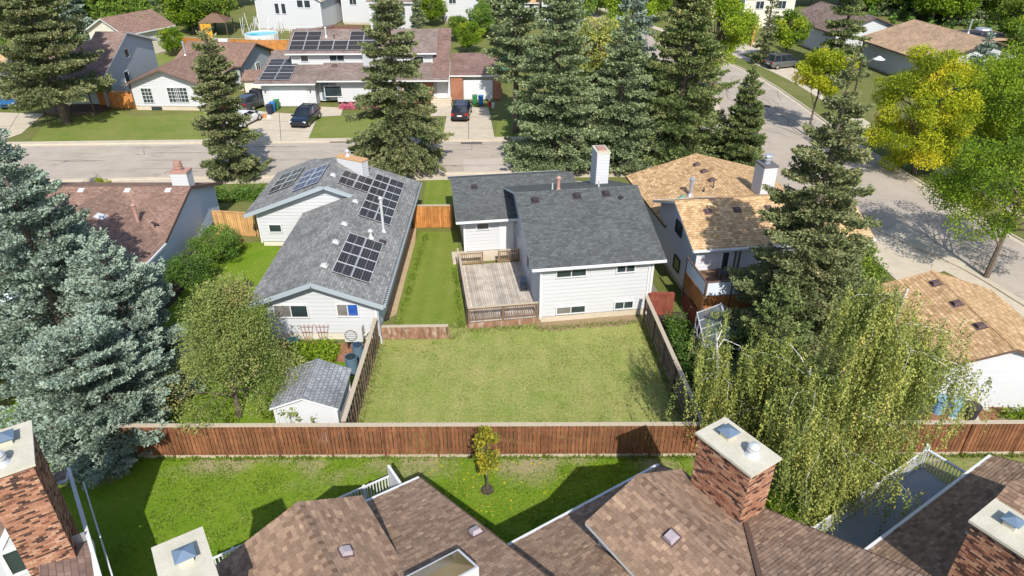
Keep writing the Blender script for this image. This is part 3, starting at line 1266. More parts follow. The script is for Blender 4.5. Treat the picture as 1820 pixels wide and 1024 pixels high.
sheet('lawn', px([(880, 250), (960, 247), (950, 205), (884, 215)]), .006, G_FAR, label='yellow-green strip of lawn beside the minivan driveway')
sheet('lawn', px([(445, 118), (545, 118), (545, 92), (455, 92)]), .006, G_FAR, label='bright lawn behind the wide house')
sheet('lawn', px([(262, 130), (330, 130), (310, 96), (250, 98)]), .006, G_FAR, label='lawn between the blue-grey and the white house')
# the mown yard of the middle house
sheet('lawn', [(-7.5, 23.3), (8.5, 23.3), (8.1, 30.5), (7.75, 34.7), (1.6, 34.6), (-2.7, 33.9), (-7.0, 33.3), (-7.5, 33.3)], .010, G_YARD, label='large yellow-green back lawn behind the white house')
sheet('lawn', px([(700, 583), (827, 583), (812, 412), (745, 412), (735, 440)]), .014, G_SIDE, label='fresh green strip of lawn between the two houses')
sheet('lawn', px([(752, 365), (805, 365), (803, 318), (757, 322)]), .014, G_SIDE, label='front lawn strip beyond the gate')
sheet('soil', px([(684, 570), (704, 560), (738, 430), (740, 405), (724, 408), (690, 540)]), .018, SOIL, label='dry dirt strip along the grey-roofed house')
sheet('soil', [(1.4, 34.3), (7.3, 35.0), (7.5, 34.3), (6.3, 33.75), (4.2, 33.65), (2.6, 33.2), (1.3, 33.55)], .018, G_WORN, label='worn earth under the wall of the white house')
sheet('lawn', [(-25, 22.9), (-7.55, 23.0), (-7.55, 30.4), (-13, 30.6), (-14.2, 31.6), (-14.4, 38), (-15.6, 43), (-17.8, 44.8), (-21.6, 44.2), (-22.2, 36), (-25, 30)], .010, G_LEFT, label='vivid green lawn round the apple tree and the shed')
sheet('soil', [(-22.5, 44.2), (-19.9, 44.2), (-20.6, 41), (-20.9, 36), (-21.2, 31), (-22.6, 31)], .018, DSOIL, label='planting bed under the round shrubs')
sheet('soil', px([(495, 640), (640, 645), (652, 612), (498, 606)]), .018, MULCH, label='bark bed with vegetables under the white gable')
sheet('path', [(-14.0, 32.4), (-13.6, 32.4), (-14.3, 44.6), (-15.4, 44.6)], .022, CONC, label='narrow path along the grey-roofed house')
sheet('lawn', [(-60, -10), (-14, -10), (-14, 10), (24, 10), (60, 10), (60, 23.1), (-60, 23.0)], .006, G_FRONT, label='lush lawn behind the townhouses')
# yard of the tan house and garage
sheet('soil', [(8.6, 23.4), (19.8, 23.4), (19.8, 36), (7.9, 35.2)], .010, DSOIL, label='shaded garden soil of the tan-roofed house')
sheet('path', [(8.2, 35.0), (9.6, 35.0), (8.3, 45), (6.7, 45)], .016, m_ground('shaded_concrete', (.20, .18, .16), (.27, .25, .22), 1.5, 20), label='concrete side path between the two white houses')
sheet('soil', [(19.8, 23.5), (30, 23.5), (30, 26.8), (19.8, 26.8)], .012, SOIL, label='dry garden ground beside the garage')
rs = random.Random(8)
slabs = local_thing('paving_slabs', 'tilted concrete paving slabs beside the blue bins', 'paving slabs', (0, 0, 0))
slabs['kind'] = 'structure'
for k, (a, b, w, d) in enumerate([(1660, 742, 1.2, .8), (1688, 748, .9, .7), (1735, 735, 1.5, 1.0), (1755, 742, .9, .8), (1710, 720, 1.0, .6), (1722, 728, .7, .6), (1757, 728, 1.1, .5), (1690, 733, .8, .6), (1812, 726, .9, .5), (1675, 730, 1.1, .35)]):
    q = at(a, b)
    mm = MB(frame(q[0], q[1], rs.uniform(-25, 25)))
    z = .02 + rs.uniform(0, .05)
    mm.solid([(-w / 2, -d / 2, .0), (w / 2, -d / 2, .0), (w / 2, d / 2, .0), (-w / 2, d / 2, .0)],
             [(-w / 2, -d / 2, z + .03), (w / 2, -d / 2, z + rs.uniform(.03, .09)), (w / 2, d / 2, z + rs.uniform(.03, .1)), (-w / 2, d / 2, z + .04)])
    mm.build('paving_slab', CONC2 if k % 3 else MULCH, slabs)

# ------------------------------------------------------------------ the middle house with charcoal roofs
H = thing('white_house', 'white two storey house with charcoal shingle roofs and a grey wooden deck', 'house', (*frame(1.1, 33.6, 8.5)(3.8, 6, 0)[:2], 0))
F = frame(1.1, 33.6, 8.5)
ro, W = gable(H, F, 0, 7.8, 0, 12.3, 3.9, 5.95, 'x', oh=.45, rk=.62, roofm=S_CHAR, wallm=WHITE, zb=.45)
a, b = F(*W[0], 0), F(*W[1], 0)


def wall_u(a, b, pxy):
    """(distance along the wall a->b, height) of the point of the wall seen at a pixel"""
    o = Vector((0, 0, CAM_H))
    q = Vector(at(pxy[0], pxy[1], 0)) - o
    d = Vector((b[0] - a[0], b[1] - a[1], 0)).normalized()
    n = Vector((d.y, -d.x, 0))
    t = (Vector((a[0], a[1], 0)) - o).dot(n) / q.dot(n)
    p = o + q * t
    return (p - Vector((a[0], a[1], 0))).dot(d), p.z


def win_px(parent, a, b, p0, p1, **kw):
    """window whose lower-left and upper-right corners are seen at p0 and p1"""
    u0, z0 = wall_u(a, b, p0)
    u1, z1 = wall_u(a, b, p1)
    return window(parent, a, b, u0, z0, u1 - u0, z1 - z0, **kw)


win_px(H, a, b, (989, 492), (1041, 477), panes=2, glass=[GLASS, GLASS])
win_px(H, a, b, (1096, 483), (1128, 466), panes=2)
win_px(H, a, b, (989, 557), (1039, 542), panes=2, glass=[GLASSG, GLASS])
win_px(H, a, b, (1092, 548), (1124, 534), panes=2)
c, d = F(*W[3], 0), F(*W[0], 0)
window(H, c, d, 3.2, 1.9, .9, .7, 2)
window(H, c, d, 7.2, 1.6, .8, .9, 1)
e, f = F(*W[1], 0), F(*W[2], 0)
window(H, e, f, 2.0, 2.6, 1.0, .7, 2)
# downspouts
dm = MB(F)
dm.box(6.93, 7.02, .36, .44, .3, 3.75)
dm.bar((6.97, .40, .32), (7.05, -.55, .06), .09)
dm.build('downspout', TRIM, H)
dm = MB(F)
dm.box(.56, .64, .36, .44, .3, 3.7)
dm.build('downspout', TRIM, H)
# wing
FW = F
gable(H, F, -3.57, 5.2, 8.72, 17.0, 3.0, 4.45, 'x', oh=.75, rk=.6, roofm=S_CHAR, wallm=WHITE, zb=.4)
wa, wb = F(-2.97, 9.47, 0), F(.6, 9.47, 0)
win_px(H, wa, wb, (848, 407), (868, 396), panes=1, glass=GLASS)
u0, z0 = wall_u(wa, wb, (889, 441))
window(H, wa, wb, u0, .45, .85, 2.0, 1, glass=TRIM, name='door')
st = MB(F)
st.box(-3.3, .6, 8.6, 9.44, -.02, .36)
st.box(-3.9, -3.0, 8.4, 9.9, -.02, .2)
st.build('porch_slab', CONC, H)
dm = MB(F)
dm.box(-2.98, -2.9, 9.36, 9.44, .3, 2.9)
dm.build('downspout', TRIM, H)
ang = F.ang


def g_loc(gy, fr=F):
    """world gradient of a plane whose slope runs along the local y axis"""
    return (-math.sin(fr.ang) * gy, math.cos(fr.ang) * gy)


def g_locx(gx, fr=F):
    return (math.cos(fr.ang) * gx, math.sin(fr.ang) * gx)


sl = 2.05 / 6.15


def zt(y):
    return 3.9 + sl * y if y < 6.15 else 5.95 - sl * (y - 6.15)


for (x, y, s) in ((1.1, 5.35, .34), (3.75, 5.5, .36), (5.6, 5.55, .36)):
    roof_vent(H, F(x, y, zt(y)), g_loc(sl), DARKMET, s, .2)
q = F(6.35, 5.0, zt(5.0))
m = MB()
m.tube(q, (q[0], q[1], q[2] + .28), .06, .06, 8)
m.tube((q[0] - .05, q[1], q[2] + .28), (q[0] + .22, q[1] - .1, q[2] + .2), .075, .06, 8)
m.build('vent_pipe', DARKMET, H)
pipe(H, F(2.75, 6.3, 5.9), .75, .1, PINKMET)
pipe(H, F(2.5, 6.9, 5.65), .45, .05, ALU, cap=False)
pipe(H, F(5.5, 6.9, 5.65), .45, .05, ALU, cap=False)
roof_vent(H, F(-2.0, 11.9, 3.0 + 1.45 / 4.14 * 3.18), g_loc(1.45 / 4.14), DARKMET, .3, .14)
chimney_box(H, F, 5.9, 6.75, 9.1, 10.5, 4.4, 7.05, WHITE, CONC2, .03, flue=None)
cm = MB(F)
cm.box(6.05, 6.6, 9.3, 10.2, 7.17, 7.26)
cm.build('chimney_cap', PINKMET, H)

# deck
DK = thing('wooden_deck', 'weathered grey wooden deck with spindle railings beside the white house', 'deck', F(-1.5, 4, 0))
x = -3.6
bd = None
while x < .50:
    if bd is None:
        mm = MB()
        mm.box(0, .128, 0, 6.9, 0, .035)
        o = mm.build('deck_board', DECKW, None)
        bd = o.data
        bpy.data.objects.remove(o)
    inst(bd, 'deck_board', DK, Matrix.Translation(F(x, .5, .40)) @ Matrix.Rotation(F.ang, 4, 'Z'))
    x += .14
mm = MB(F)
mm.box(-3.6, .55, .42, .47, .05, .36)
for k in range(30):
    mm.box(-3.6 + k * .14, -3.48 + k * .14, .39, .415, .02, .40)
mm.build('skirt', SKIRT, DK)
mm = MB(F)
mm.box(-3.64, -3.60, .42, 7.4, .05, .40)
mm.box(-3.58, .55, .5, 7.4, .30, .395)
mm.build('beam', RAILW, DK)


def railing(p0, p1, z, h=.95, step=.13, name='railing', base=F, mat=None, parent=DK, capm=None):
    mm = MB(base)
    L = math.hypot(p1[0] - p0[0], p1[1] - p0[1])
    d = ((p1[0] - p0[0]) / L, (p1[1] - p0[1]) / L)
    n = max(1, round(L / 1.9))
    for k in range(n + 1):
        u = L * k / n
        cx, cy = p0[0] + d[0] * u, p0[1] + d[1] * u
        mm.box(cx - .05, cx + .05, cy - .05, cy + .05, z, z + h)
    P = lambda u, zz: (p0[0] + d[0] * u, p0[1] + d[1] * u, zz)
    mm.bar(P(0, z + .14), P(L, z + .14), .045, .06)
    mm.bar(P(0, z + h - .1), P(L, z + h - .1), .045, .06)
    r = mm.build(name, mat or RAILW, parent)
    cp = MB(base)
    cp.bar(P(-.06, z + h + .02), P(L + .06, z + h + .02), .14, .035)
    cp.build('top_rail', capm or WEATH, r)
    u = step
    sp = None
    while u < L - .05:
        if sp is None:
            q = MB()
            q.box(-.019, .019, -.019, .019, .17, h - .07)
            o = q.build('spindle', mat or RAILW, None)
            sp = o.data
            bpy.data.objects.remove(o)
        w = base(*P(u, z))
        inst(sp, 'spindle', r, Matrix.Translation(w) @ Matrix.Rotation(getattr(base, 'ang', 0), 4, 'Z'))
        u += step
    return r


railing((-3.55, .5), (.45, .5), .44)
railing((-3.55, .7), (-3.55, 7.3), .44, step=.15)
railing((-3.45, 7.35), (-2.0, 7.35), .44)
railing((-.9, 7.35), (.45, 7.35), .44)
mm = MB(F)
mm.box(-3.66, -3.56, 7.3, 7.4, 0, 1.75)
mm.build('corner_post', WEATH, DK)
mm = MB(F)
mm.box(-1.9, -1.0, 7.4, 7.7, -.0, .22)
mm.build('step', WEATH, DK)
# small things on the deck by the wall
bbq = thing('garden_stand', 'small dark blue metal stand on the shaded side of the deck', 'stand', F(.2, 3.9, .44))
mm = MB(F)
for (i, j) in ((0, 0), (.3, 0), (0, .5), (.3, .5)):
    mm.box(.02 + i, .05 + i, 3.6 + j, 3.63 + j, .44, 1.1)
mm.build('leg', DARKMET, bbq)
mm = MB(F)
mm.box(-.0, .36, 3.56, 4.16, 1.1, 1.14)
mm.box(-.0, .36, 3.56, 4.16, .7, .73)
mm.build('shelf', BLUEMET, bbq)

# ------------------------------------------------------------------ grey house with solar panels
GH = thing('grey_roof_house', 'white bungalow with grey shingle roof covered in solar panels', 'house', (-12, 40, 0))
I0 = frame(0, 0, 0)
k_ = .375
XR, YE, ZE = -6.95, 31.75, 2.7                      # right eave line, near verge, eave height
rf = MB()
T = .18
zr1, zr2 = ZE + k_ * 3.75, ZE + k_ * 5.75
# right slope (shared), rear left slope, wide left slope, with the step at the street end
rf.slab([(XR, YE, ZE), (XR, 49.5, ZE), (-12.7, 49.2, zr2), (-12.7, 43.6, zr2), (-10.7, 43.6, zr1), (-10.7, YE, zr1)], T, 0, 1)
rf.slab([(-14.45, 43.85, ZE), (-14.45, YE, ZE), (-10.7, YE, zr1), (-10.7, 43.85, zr1)], T, 0, 1)
rf.slab([(-18.45, 51.6, ZE), (-18.45, 43.55, ZE), (-12.7, 43.55, zr2), (-12.7, 49.2, zr2), (-14.9, 50.9, ZE + k_ * 3.55), (-15.4, 51.6, ZE + k_ * 3.05)], T, 0, 1)
for (xa, ya, xb, yb, z) in ((-10.7, YE, -10.7, 43.5, zr1), (-12.7, 43.5, -12.7, 49.2, zr2)):
    rf.slab([(xa - .15, yb, z - .03), (xa - .15, ya - .01, z - .03), (xa, ya - .01, z + .035), (xa, yb, z + .035)], .03, 0)
    rf.slab([(xa + .15, ya - .01, z - .03), (xa + .15, yb, z - .03), (xa, yb, z + .035), (xa, ya - .01, z + .035)], .03, 0)
rf.build('roof', [S_GREY, GTRIM], GH)
g = MB()
g.box(XR + .004, XR + .12, YE, 49.5, ZE - .15, ZE - .02)
g.build('gutter', GTRIM, GH)
g = MB()
for k in range(75):                                   # heating cable zigzag along the gutter
    g.bar((XR - .05, YE + .2 + k * .235, ZE + .03), (XR + .08, YE + .32 + k * .235, ZE + .01), .025, mi=0)
o = g.build('eave_cable', DARKMET, GH)
o['kind'] = 'stuff'
# fascia boards on the near gables
for (xa, xr, xb, y, z0, z1) in ((-14.45, -10.7, XR, YE, ZE, zr1), (-18.45, -12.7, XR, 43.55, ZE, zr2)):
    fb = MB()
    if y < 40:
        P = [((xa, y - .03, z0 - .16), (xr, y - .03, z1 - .16)), ((xr, y - .03, z1 - .16), (xb, y - .03, z0 - .16))]
    else:
        P = [((xa, y - .03, z0 - .16), (xr, y - .03, z1 - .16)), ((xr, y - .03, z1 - .16), (-10.75, y - .03, zr1 - .14))]
    for s, e in P:
        fb.bar(s, e, .04, .22)
    fb.build('fascia', GTRIM, GH)
WL = MB()
za = lambda x: ZE + k_ * min(x + 14.45, XR - x) - T
lap_wall(WL, (-13.65, 32.4), (-7.55, 32.4), [(0, .5), (6.1, .5), (6.1, za(-7.55)), (2.95, zr1 - T), (0, za(-13.65))])
zb_ = lambda x: ZE + k_ * min(x + 18.45, XR - x) - T
lap_wall(WL, (-17.75, 44.1), (-10.7, 44.1), [(0, .4), (7.05, .4), (7.05, zb_(-10.7)), (5.05, zr2 - T), (0, zb_(-17.75))])
lap_wall(WL, (-13.65, 44.1), (-13.65, 32.4), [(0, .5), (11.7, .5), (11.7, za(-13.65)), (0, za(-13.65))])
lap_wall(WL, (-17.75, 51), (-17.75, 44.1), [(0, .4), (6.9, .4), (6.9, zb_(-17.75)), (0, zb_(-17.75))])
lap_wall(WL, (-7.55, 48.8), (-17.75, 48.8), [(0, .4), (10.2, .4), (10.2, zb_(-17.75)), (5.15, zr2 - T), (0, zb_(-7.55))])
WL.build('wall', WHITE, GH)
WR = MB()
lap_wall(WR, (-7.55, 32.4), (-7.55, 48.8), [(0, .5), (16.4, .5), (16.4, za(-7.55)), (0, za(-7.55))], .2)
WR.build('side_wall', m_siding('pale_blue_siding', (.62, .68, .72)), GH)
fd = MB()
fd.box(-13.6, -7.6, 32.45, 44, -.05, .5)
fd.box(-17.7, -7.6, 44.15, 48.7, -.05, .42)
fd.build('foundation', CREAM, GH)
for q in ((-7.62, -7.48, 32.33, 32.46, .3, 2.6), (-17.8, -17.7, 44.02, 44.14, .3, 2.7)):
    cb = MB()
    cb.box(*q)
    cb.build('corner_board', TRIM, GH)
cb = MB()
cb.box(-7.46, -7.38, 32.28, 32.36, .3, 2.55)
cb.bar((-7.42, 32.3, .32), (-7.3, 31.9, .05), .08)
cb.build('downspout', GTRIM, GH)
ga, gb = (-13.65, 32.4), (-7.55, 32.4)
win_px(GH, ga, gb, (491, 562), (545, 542), panes=2, glass=[MATS['curtain_glass'], GLASS])
win_px(GH, ga, gb, (602, 560), (635, 540), panes=2, glass=[MATS['curtain_glass'], GLASSB])
ha, hb = (-17.75, 44.1), (-10.7, 44.1)
win_px(GH, ha, hb, (481, 411), (499, 399), panes=1, glass=GLASS)
# arrays: right slope, upslope towards -x
gR, gL = (-k_, 0), (k_, 0)
pw, ph = 1.66, .99


def rslope(x, y):
    return (x, y, ZE + k_ * (XR - x))


def array_px(corner_near_low, g, cells, mat=None, w=pw, h=ph, dz=0):
    solar_array(GH, corner_near_low, g, cells, w, h, mat)


pw, ph = 1.2, 1.06
array_px(rslope(-7.97, 33.35), gR, [(i, j) for i in range(4) for j in range(2)], None, pw, ph)
array_px(rslope(-7.97, 40.85), gR, [(i, j) for i in range(6) for j in range(2)] + [(i, j) for i in (3, 4) for j in (2, 3)], None, pw, ph)
lz = lambda x: ZE + k_ * (x + 18.45)
array_px((-17.5, 49.85, lz(-17.5)), gL, [(i, j) for i in range(3) for j in range(2)], PANEL, 1.22, .98)
array_px((-15.15, 48.15, lz(-15.15)), gL, [(i, j) for i in range(3) for j in range(2)], PANELB, 1.22, .98)
VL = m_plain('pale_vent', (.50, .50, .49), .5)
for y in (33.7, 36.6, 39.1, 42.6):
    roof_vent(GH, (-10.42, y, zr1 - .03), gR, VL, .27, .14)
roof_vent(GH, (-12.45, 45.5, ZE + k_ * 5.6), gR, VL, .26, .14)
pipe(GH, rslope(-8.2, 39.95), 2.25, .085, ALU)
pipe(GH, rslope(-8.75, 38.6), .45, .1, VL)
roof_vent(GH, rslope(-8.05, 38.55), gR, DARKMET, .3, .1, name='roof_flashing')
CF = frame(-11.55, 47.75, -27)
ch = chimney_box(GH, CF, -1.15, 1.15, -.3, .3, 3.6, 5.2, WHITE, m_plain('orange_cap_metal', (.50, .30, .15), .7, var=.2), .05, flue=None)
q = CF(-.45, .1, 5.3)
pipe(ch, q, .35, .11, ALU, name='flue')
# heat pump, trellises, barrels, hose reel round the near gable
AC = thing('heat_pump', 'grey outdoor heat pump unit with round fan grille under the white gable', 'heat pump', (-8.75, 31.75, 0))
mm = MB()
mm.box(-9.25, -8.25, 31.55, 32.0, .45, 1.35)
mm.build('casing', m_plain('light_grey_casing', (.52, .53, .52), .5, var=.04), AC)
mm = MB()
for k in range(24):
    a, b = 2 * math.pi * k / 24, 2 * math.pi * (k + 1) / 24
    mm.bar((-8.88 + .33 * math.cos(a), 31.54, .88 + .33 * math.sin(a)), (-8.88 + .33 * math.cos(b), 31.54, .88 + .33 * math.sin(b)), .03)
for k in range(4):
    mm.bar((-8.88 - .31, 31.535, .70 + k * .12), (-8.88 + .31, 31.535, .70 + k * .12), .012)
mm.build('fan_grille', DARKMET, AC)
mm = MB()
mm.box(-9.15, -9.07, 31.5, 32.0, 0, .45)
mm.box(-8.43, -8.35, 31.5, 32.0, 0, .45)
mm.build('stand', DARKMET, AC)
mm = MB()
mm.tube((-8.24, 31.8, .7), (-7.95, 32.3, .75), .03)
mm.tube((-8.0, 32.3, .75), (-8.0, 32.33, 1.7), .03)
mm.build('pipe', TRIM, AC)
for k, (a, b) in enumerate(((548, 610), (575, 609))):
    t = at_y(a, b, 32.1)
    tr = thing('trellis', ('left' if k == 0 else 'right') + ' one of two rusty fan trellises against the white gable wall', 'trellis', (t[0], t[1], 0), 'trellises under the gable')
    mm = MB()
    for j in range(4):
        mm.bar((t[0] - .15 + j * .1, 32.15, .05), (t[0] - .38 + j * .25, 32.25, 1.15), .022)
    for j in range(3):
        w = .22 + j * .08
        mm.bar((t[0] - w, 32.17 + j * .03, .35 + j * .33), (t[0] + w, 32.17 + j * .03, .35 + j * .33), .02)
    mm.build('lattice', PINKMET, tr)


def barrel(label, x, y, r, h, col, lid=True, name='rain_barrel', cat='barrel', group=None, taper=.88, tilt=0):
    root = local_thing(name, label, cat, (x, y, 0), 0, group)
    mm = MB()
    n = 14
    for k in range(3):
        z0, z1 = h * k / 3, h * (k + 1) / 3
        r0, r1 = r * (taper + (1 - taper) * k / 3), r * (taper + (1 - taper) * (k + 1) / 3)
        mm.tube((0, 0, z0), (0, 0, z1), r0, r1, n)
        mm.tube((0, 0, z1 - .02), (0, 0, z1 + .015), r1 * 1.04, r1 * 1.04, n)
    mm.build('drum', col, root, smooth=False)
    if lid:
        mm = MB()
        mm.tube((0, 0, h + .015), (0, 0, h + .05), r * 1.1, r * 1.1, n)
        mm.tube((0, 0, h + .05), (0, 0, h + .10), r * .95, r * .5, n)
        mm.build('lid', col, root)
    else:
        mm = MB()
        mm.tube((0, 0, h + .016), (0, 0, h + .02), r * .9, r * .9, n)
        mm.build('water', GLASS, root)
    root.rotation_euler = (tilt, 0, 0)
    return root


SLATE = m_plain('slate_blue_plastic', (.10, .16, .22), .5)
barrel('dark blue rain barrel just below the heat pump', -8.35, 30.6, .3, .9, SLATE, False, group='rain barrels by the lattice fence')
barrel('dark blue rain barrel beside the lattice fence above the shed', -8.45, 29.4, .33, 1.0, SLATE, False, group='rain barrels by the lattice fence')
mm = MB()
q = at(521, 612)
mm.tube((q[0], q[1], 0), (q[0], q[1], .3), .22, .32, 12)
mm.build('plant_pot', m_plain('teal_glaze', (.04, .22, .26), .3), None, 'teal glazed pot under the left window of the gable wall', 'plant pot')
# covered grill at the side door
gr = thing('covered_grill', 'black covered barbecue beside the grey-roofed house', 'barbecue', (-14.5, 42.6, 0))
mm = MB()
mm.solid([(-14.95, 41.9, .05), (-14.05, 41.9, .05), (-14.05, 43.2, .05), (-14.95, 43.2, .05)], [(-14.8, 42.0, 1.1), (-14.2, 42.0, 1.1), (-14.2, 43.1, 1.1), (-14.8, 43.1, 1.1)])
mm.solid([(-14.8, 42.0, 1.1), (-14.2, 42.0, 1.1), (-14.2, 43.1, 1.1), (-14.8, 43.1, 1.1)], [(-14.65, 42.2, 1.3), (-14.35, 42.2, 1.3), (-14.35, 42.9, 1.3), (-14.65, 42.9, 1.3)])
mm.build('cover', m_plain('black_cover', (.03, .03, .033), .6), gr)
gn = local_thing('garden_gnome', 'small dark garden figure beside a stone at the corner of the grey-roofed house', 'garden ornament', (*at(438, 508)[:2], 0))
mm = MB()
mm.tube((0, 0, 0), (0, 0, .5), .12, .06, 8)
mm.tube((0, 0, .5), (0, 0, .85), .05, .02, 8)
mm.tube((.3, 0, 0), (.3, 0, .28), .18, .12, 8)
mm.build('body', DARKMET, gn)

# shed with grey tile-like shingles
SH = thing('garden_shed', 'small white shed with grey tiled gable roof inside the brown fence', 'shed', (-10.4, 25.8, 0))
I1 = frame(-10.83, 23.85, 0)
ro, W = gable(SH, I1, 0, 3.08, 0, 2.95, 2.2, 2.8, 'y', oh=.18, rk=.22, roofm=S_SHED, wallm=WHITE, zb=.05, t=.1, found=False, gutter=False, row=.16)

# ------------------------------------------------------------------ red-brown roofed house on the left
RH = thing('red_brown_roof_house', 'pale blue-grey bungalow with red-brown shingle roof beside the blue spruces', 'house', (-28, 44, 0))
BW = m_siding('pale_blue_wall', (.60, .68, .76))
kk = .34
rf = MB()
rf.slab([(-40, 39.1, 2.8), (-32.1, 39.1, 2.8), (-27, 44.15, 4.52), (-40, 44.15, 4.52)], .18, 0, 1)
rf.slab([(-27, 44.15, 4.52), (-21.9, 39.1, 2.8), (-21.9, 44.15, 4.52)], .18, 0, 1)
rf.slab([(-21.9, 49.2, 2.8), (-40, 49.2, 2.8), (-40, 44.15, 4.52), (-21.9, 44.15, 4.52)], .18, 0, 1)
rf.slab([(-21.9, 32.9, 2.8), (-21.9, 39.1, 2.8), (-27, 44.15, 4.52), (-27, 32.9, 4.52)], .18, 0, 1)
rf.slab([(-32.1, 39.1, 2.8), (-32.1, 32.9, 2.8), (-27, 32.9, 4.52), (-27, 44.15, 4.52)], .18, 0, 1)
rf.build('roof', [S_RED, BTRIM], RH)
g = MB()
g.box(-21.89, -21.78, 33.0, 39.05, 2.67, 2.78)
g.build('gutter', TRIM, RH)
g = MB()
g.bar((-21.88, 39.15, 2.75), (-21.88, 44.15, 4.46), .03, .2)
g.bar((-21.88, 44.15, 4.46), (-21.88, 49.2, 2.75), .03, .2)
g.build('fascia', BTRIM, RH)
w = MB()
lap_wall(w, (-22.4, 33.4), (-22.4, 48.7), [(0, .5), (15.3, .5), (15.3, 2.75), (10.75, 4.3), (6.1, 2.72), (5.4, 2.72), (0, 2.72)], .25)
lap_wall(w, (-31.6, 33.4), (-22.4, 33.4), [(0, .5), (9.2, .5), (9.2, 2.75), (4.6, 4.3), (0, 2.75)], .2)
w.build('wall', BW, RH)
w = MB()
lap_wall(w, (-22.4, 48.7), (-39.5, 48.7), [(0, .5), (17.1, .5), (17.1, 2.75), (0, 2.75)], .2)
w.build('wall', BW, RH)
w = MB()
lap_wall(w, (-39.5, 39.6), (-31.6, 39.6), [(0, .5), (7.9, .5), (7.9, 2.75), (0, 2.75)], .2)
w.build('wall', BW, RH)
fd = MB()
fd.box(-39.4, -22.45, 39.7, 48.6, -.05, .5)
fd.box(-31.5, -22.45, 33.45, 40, -.05, .48)
fd.build('foundation', CREAM, RH)
CLEARV = m_plain('pale_skylight', (.55, .58, .62), .25, var=.1)


def rz(x, y):
    return 2.8 + kk * (y - 39.1)


for (a, b) in ((150, 340), (233, 339), (304, 339.5)):
    q = at(a, b, 4.2)
    roof_vent(RH, (q[0], min(q[1], 43.8), 4.33), (0, kk), CLEARV, .42, .12)
q = at(184, 400, 3.6)
roof_vent(RH, (q[0], q[1], 2.8 + kk * (-21.9 - q[0])), (-kk, 0), CLEARV, .42, .12)
q = at(226, 392, 3.2)
zz = 2.8 + kk * min(q[1] - 39.1, 9)
pipe(RH, (-24.1, 40.6, 3.32), 1.35, .11, PINKMET)
m = MB()
m.tube((-23.0, 40.4, 3.15), (-23.0, 40.4, 3.6), .05, .05, 8)
m.tube((-23.12, 40.4, 3.6), (-22.7, 40.3, 3.5), .07, .06, 8)
m.build('vent_pipe', DARKMET, RH)
RF = frame(-23.0, 44.9, 0)
ch = chimney_box(RH, RF, -.5, .65, 0, .85, 3.9, 5.15, WHITE, PINKMET, .05, flue=None)
mm = MB()
for k in range(4):
    mm.tube((-23.0, 45.3, 5.27 + k * .17), (-23.0, 45.3, 5.36 + k * .17), .33 - .02 * k, .33 - .02 * k, 12)
    mm.tube((-23.0, 45.3, 5.36 + k * .17), (-23.0, 45.3, 5.44 + k * .17), .24, .24, 12)
mm.build('stacked_cowl', PINKMET, ch)

# ------------------------------------------------------------------ tan-roofed house
TH = thing('tan_roof_house', 'pale grey two storey house with tan shingle roofs and a raised balcony', 'house', (15, 42, 0))
FT = frame(10.5, 35.7, 7.8)
ro, W = gable(TH, FT, 0, 11.4, 0, 7.4, 4.0, 5.5, 'x', oh=.4, rk=.5, roofm=S_TAN, wallm=m_siding('lilac_grey_siding', (.60, .60, .63)), trim=TRIM, zb=.4)
st_ = 1.5 / 3.7
for (a, b) in ((1246, 367), (1296, 363), (1349, 359)):
    q = at(a, b, 5.0)
    lx, ly = FT.inv(q[0], q[1])
    roof_vent(TH, FT(lx, 2.75, 4.0 + st_ * 2.75), g_loc(st_, FT), VENTB, .33, .15)
a, b = FT(*W[0], 0), FT(*W[1], 0)
win_px(TH, a, b, (1278, 487), (1296, 447), panes=1, glass=GLASS, name='patio_door')
win_px(TH, a, b, (1297, 487), (1318, 444), panes=2, glass=[GLASSG, GLASSG], name='patio_door')
c, d = FT(*W[3], 0), FT(*W[0], 0)
window(TH, c, d, 3.0, 3.35, .95, .75, 1, trim=DTRIM, fw=.05)
window(TH, c, d, 3.4, 1.0, .9, .8, 1, trim=DTRIM, fw=.05)
# wide wing behind
T2 = frame(9.62, 44.6, 8.3)
gable(TH, T2, 0, 11.0, -3.2, 5.9, 2.85, 4.38, 'y', oh=.5, rk=.4, roofm=S_TAN, wallm=MATS['lilac_grey_siding'], trim=BTRIM, zb=.4, gutter=False)
k2 = 1.53 / 5.5
for (a, b) in ((1238, 295), (1251, 307), (1265, 322)):
    q = at(a, b, 4.1)
    lx, ly = T2.inv(q[0], q[1])
    lx = min(lx, 5.0)
    roof_vent(TH, T2(lx, ly, 2.85 + k2 * lx), g_locx(k2, T2), VENTB, .36, .15)
q = at(1227, 345, 3.7)
lx, ly = T2.inv(q[0], q[1])
pipe(TH, T2(lx, ly, 2.85 + k2 * lx), 1.15, .13, GALV)
pipe(TH, T2(lx + .9, ly - .1, 2.85 + k2 * (lx + .9)), .3, .05, DARKMET, cap=False)
pipe(TH, T2(lx + 1.6, ly, 2.85 + k2 * (lx + 1.6)), .5, .035, DARKMET, cap=False)
mm = MB(T2)
X0, Y0 = lx - .9, ly - .1
mm.solid([(X0 - .7, Y0 - .3, 3.1), (X0 + .5, Y0 - .3, 3.3), (X0 + .5, Y0 + .3, 3.3), (X0 - .7, Y0 + .3, 3.1)],
         [(X0 - .6, Y0 - .05, 3.2), (X0 + .4, Y0 - .05, 3.75), (X0 + .4, Y0 + .05, 3.75), (X0 - .6, Y0 + .05, 3.2)])
mm.build('roof_flashing', GREENMET, TH)
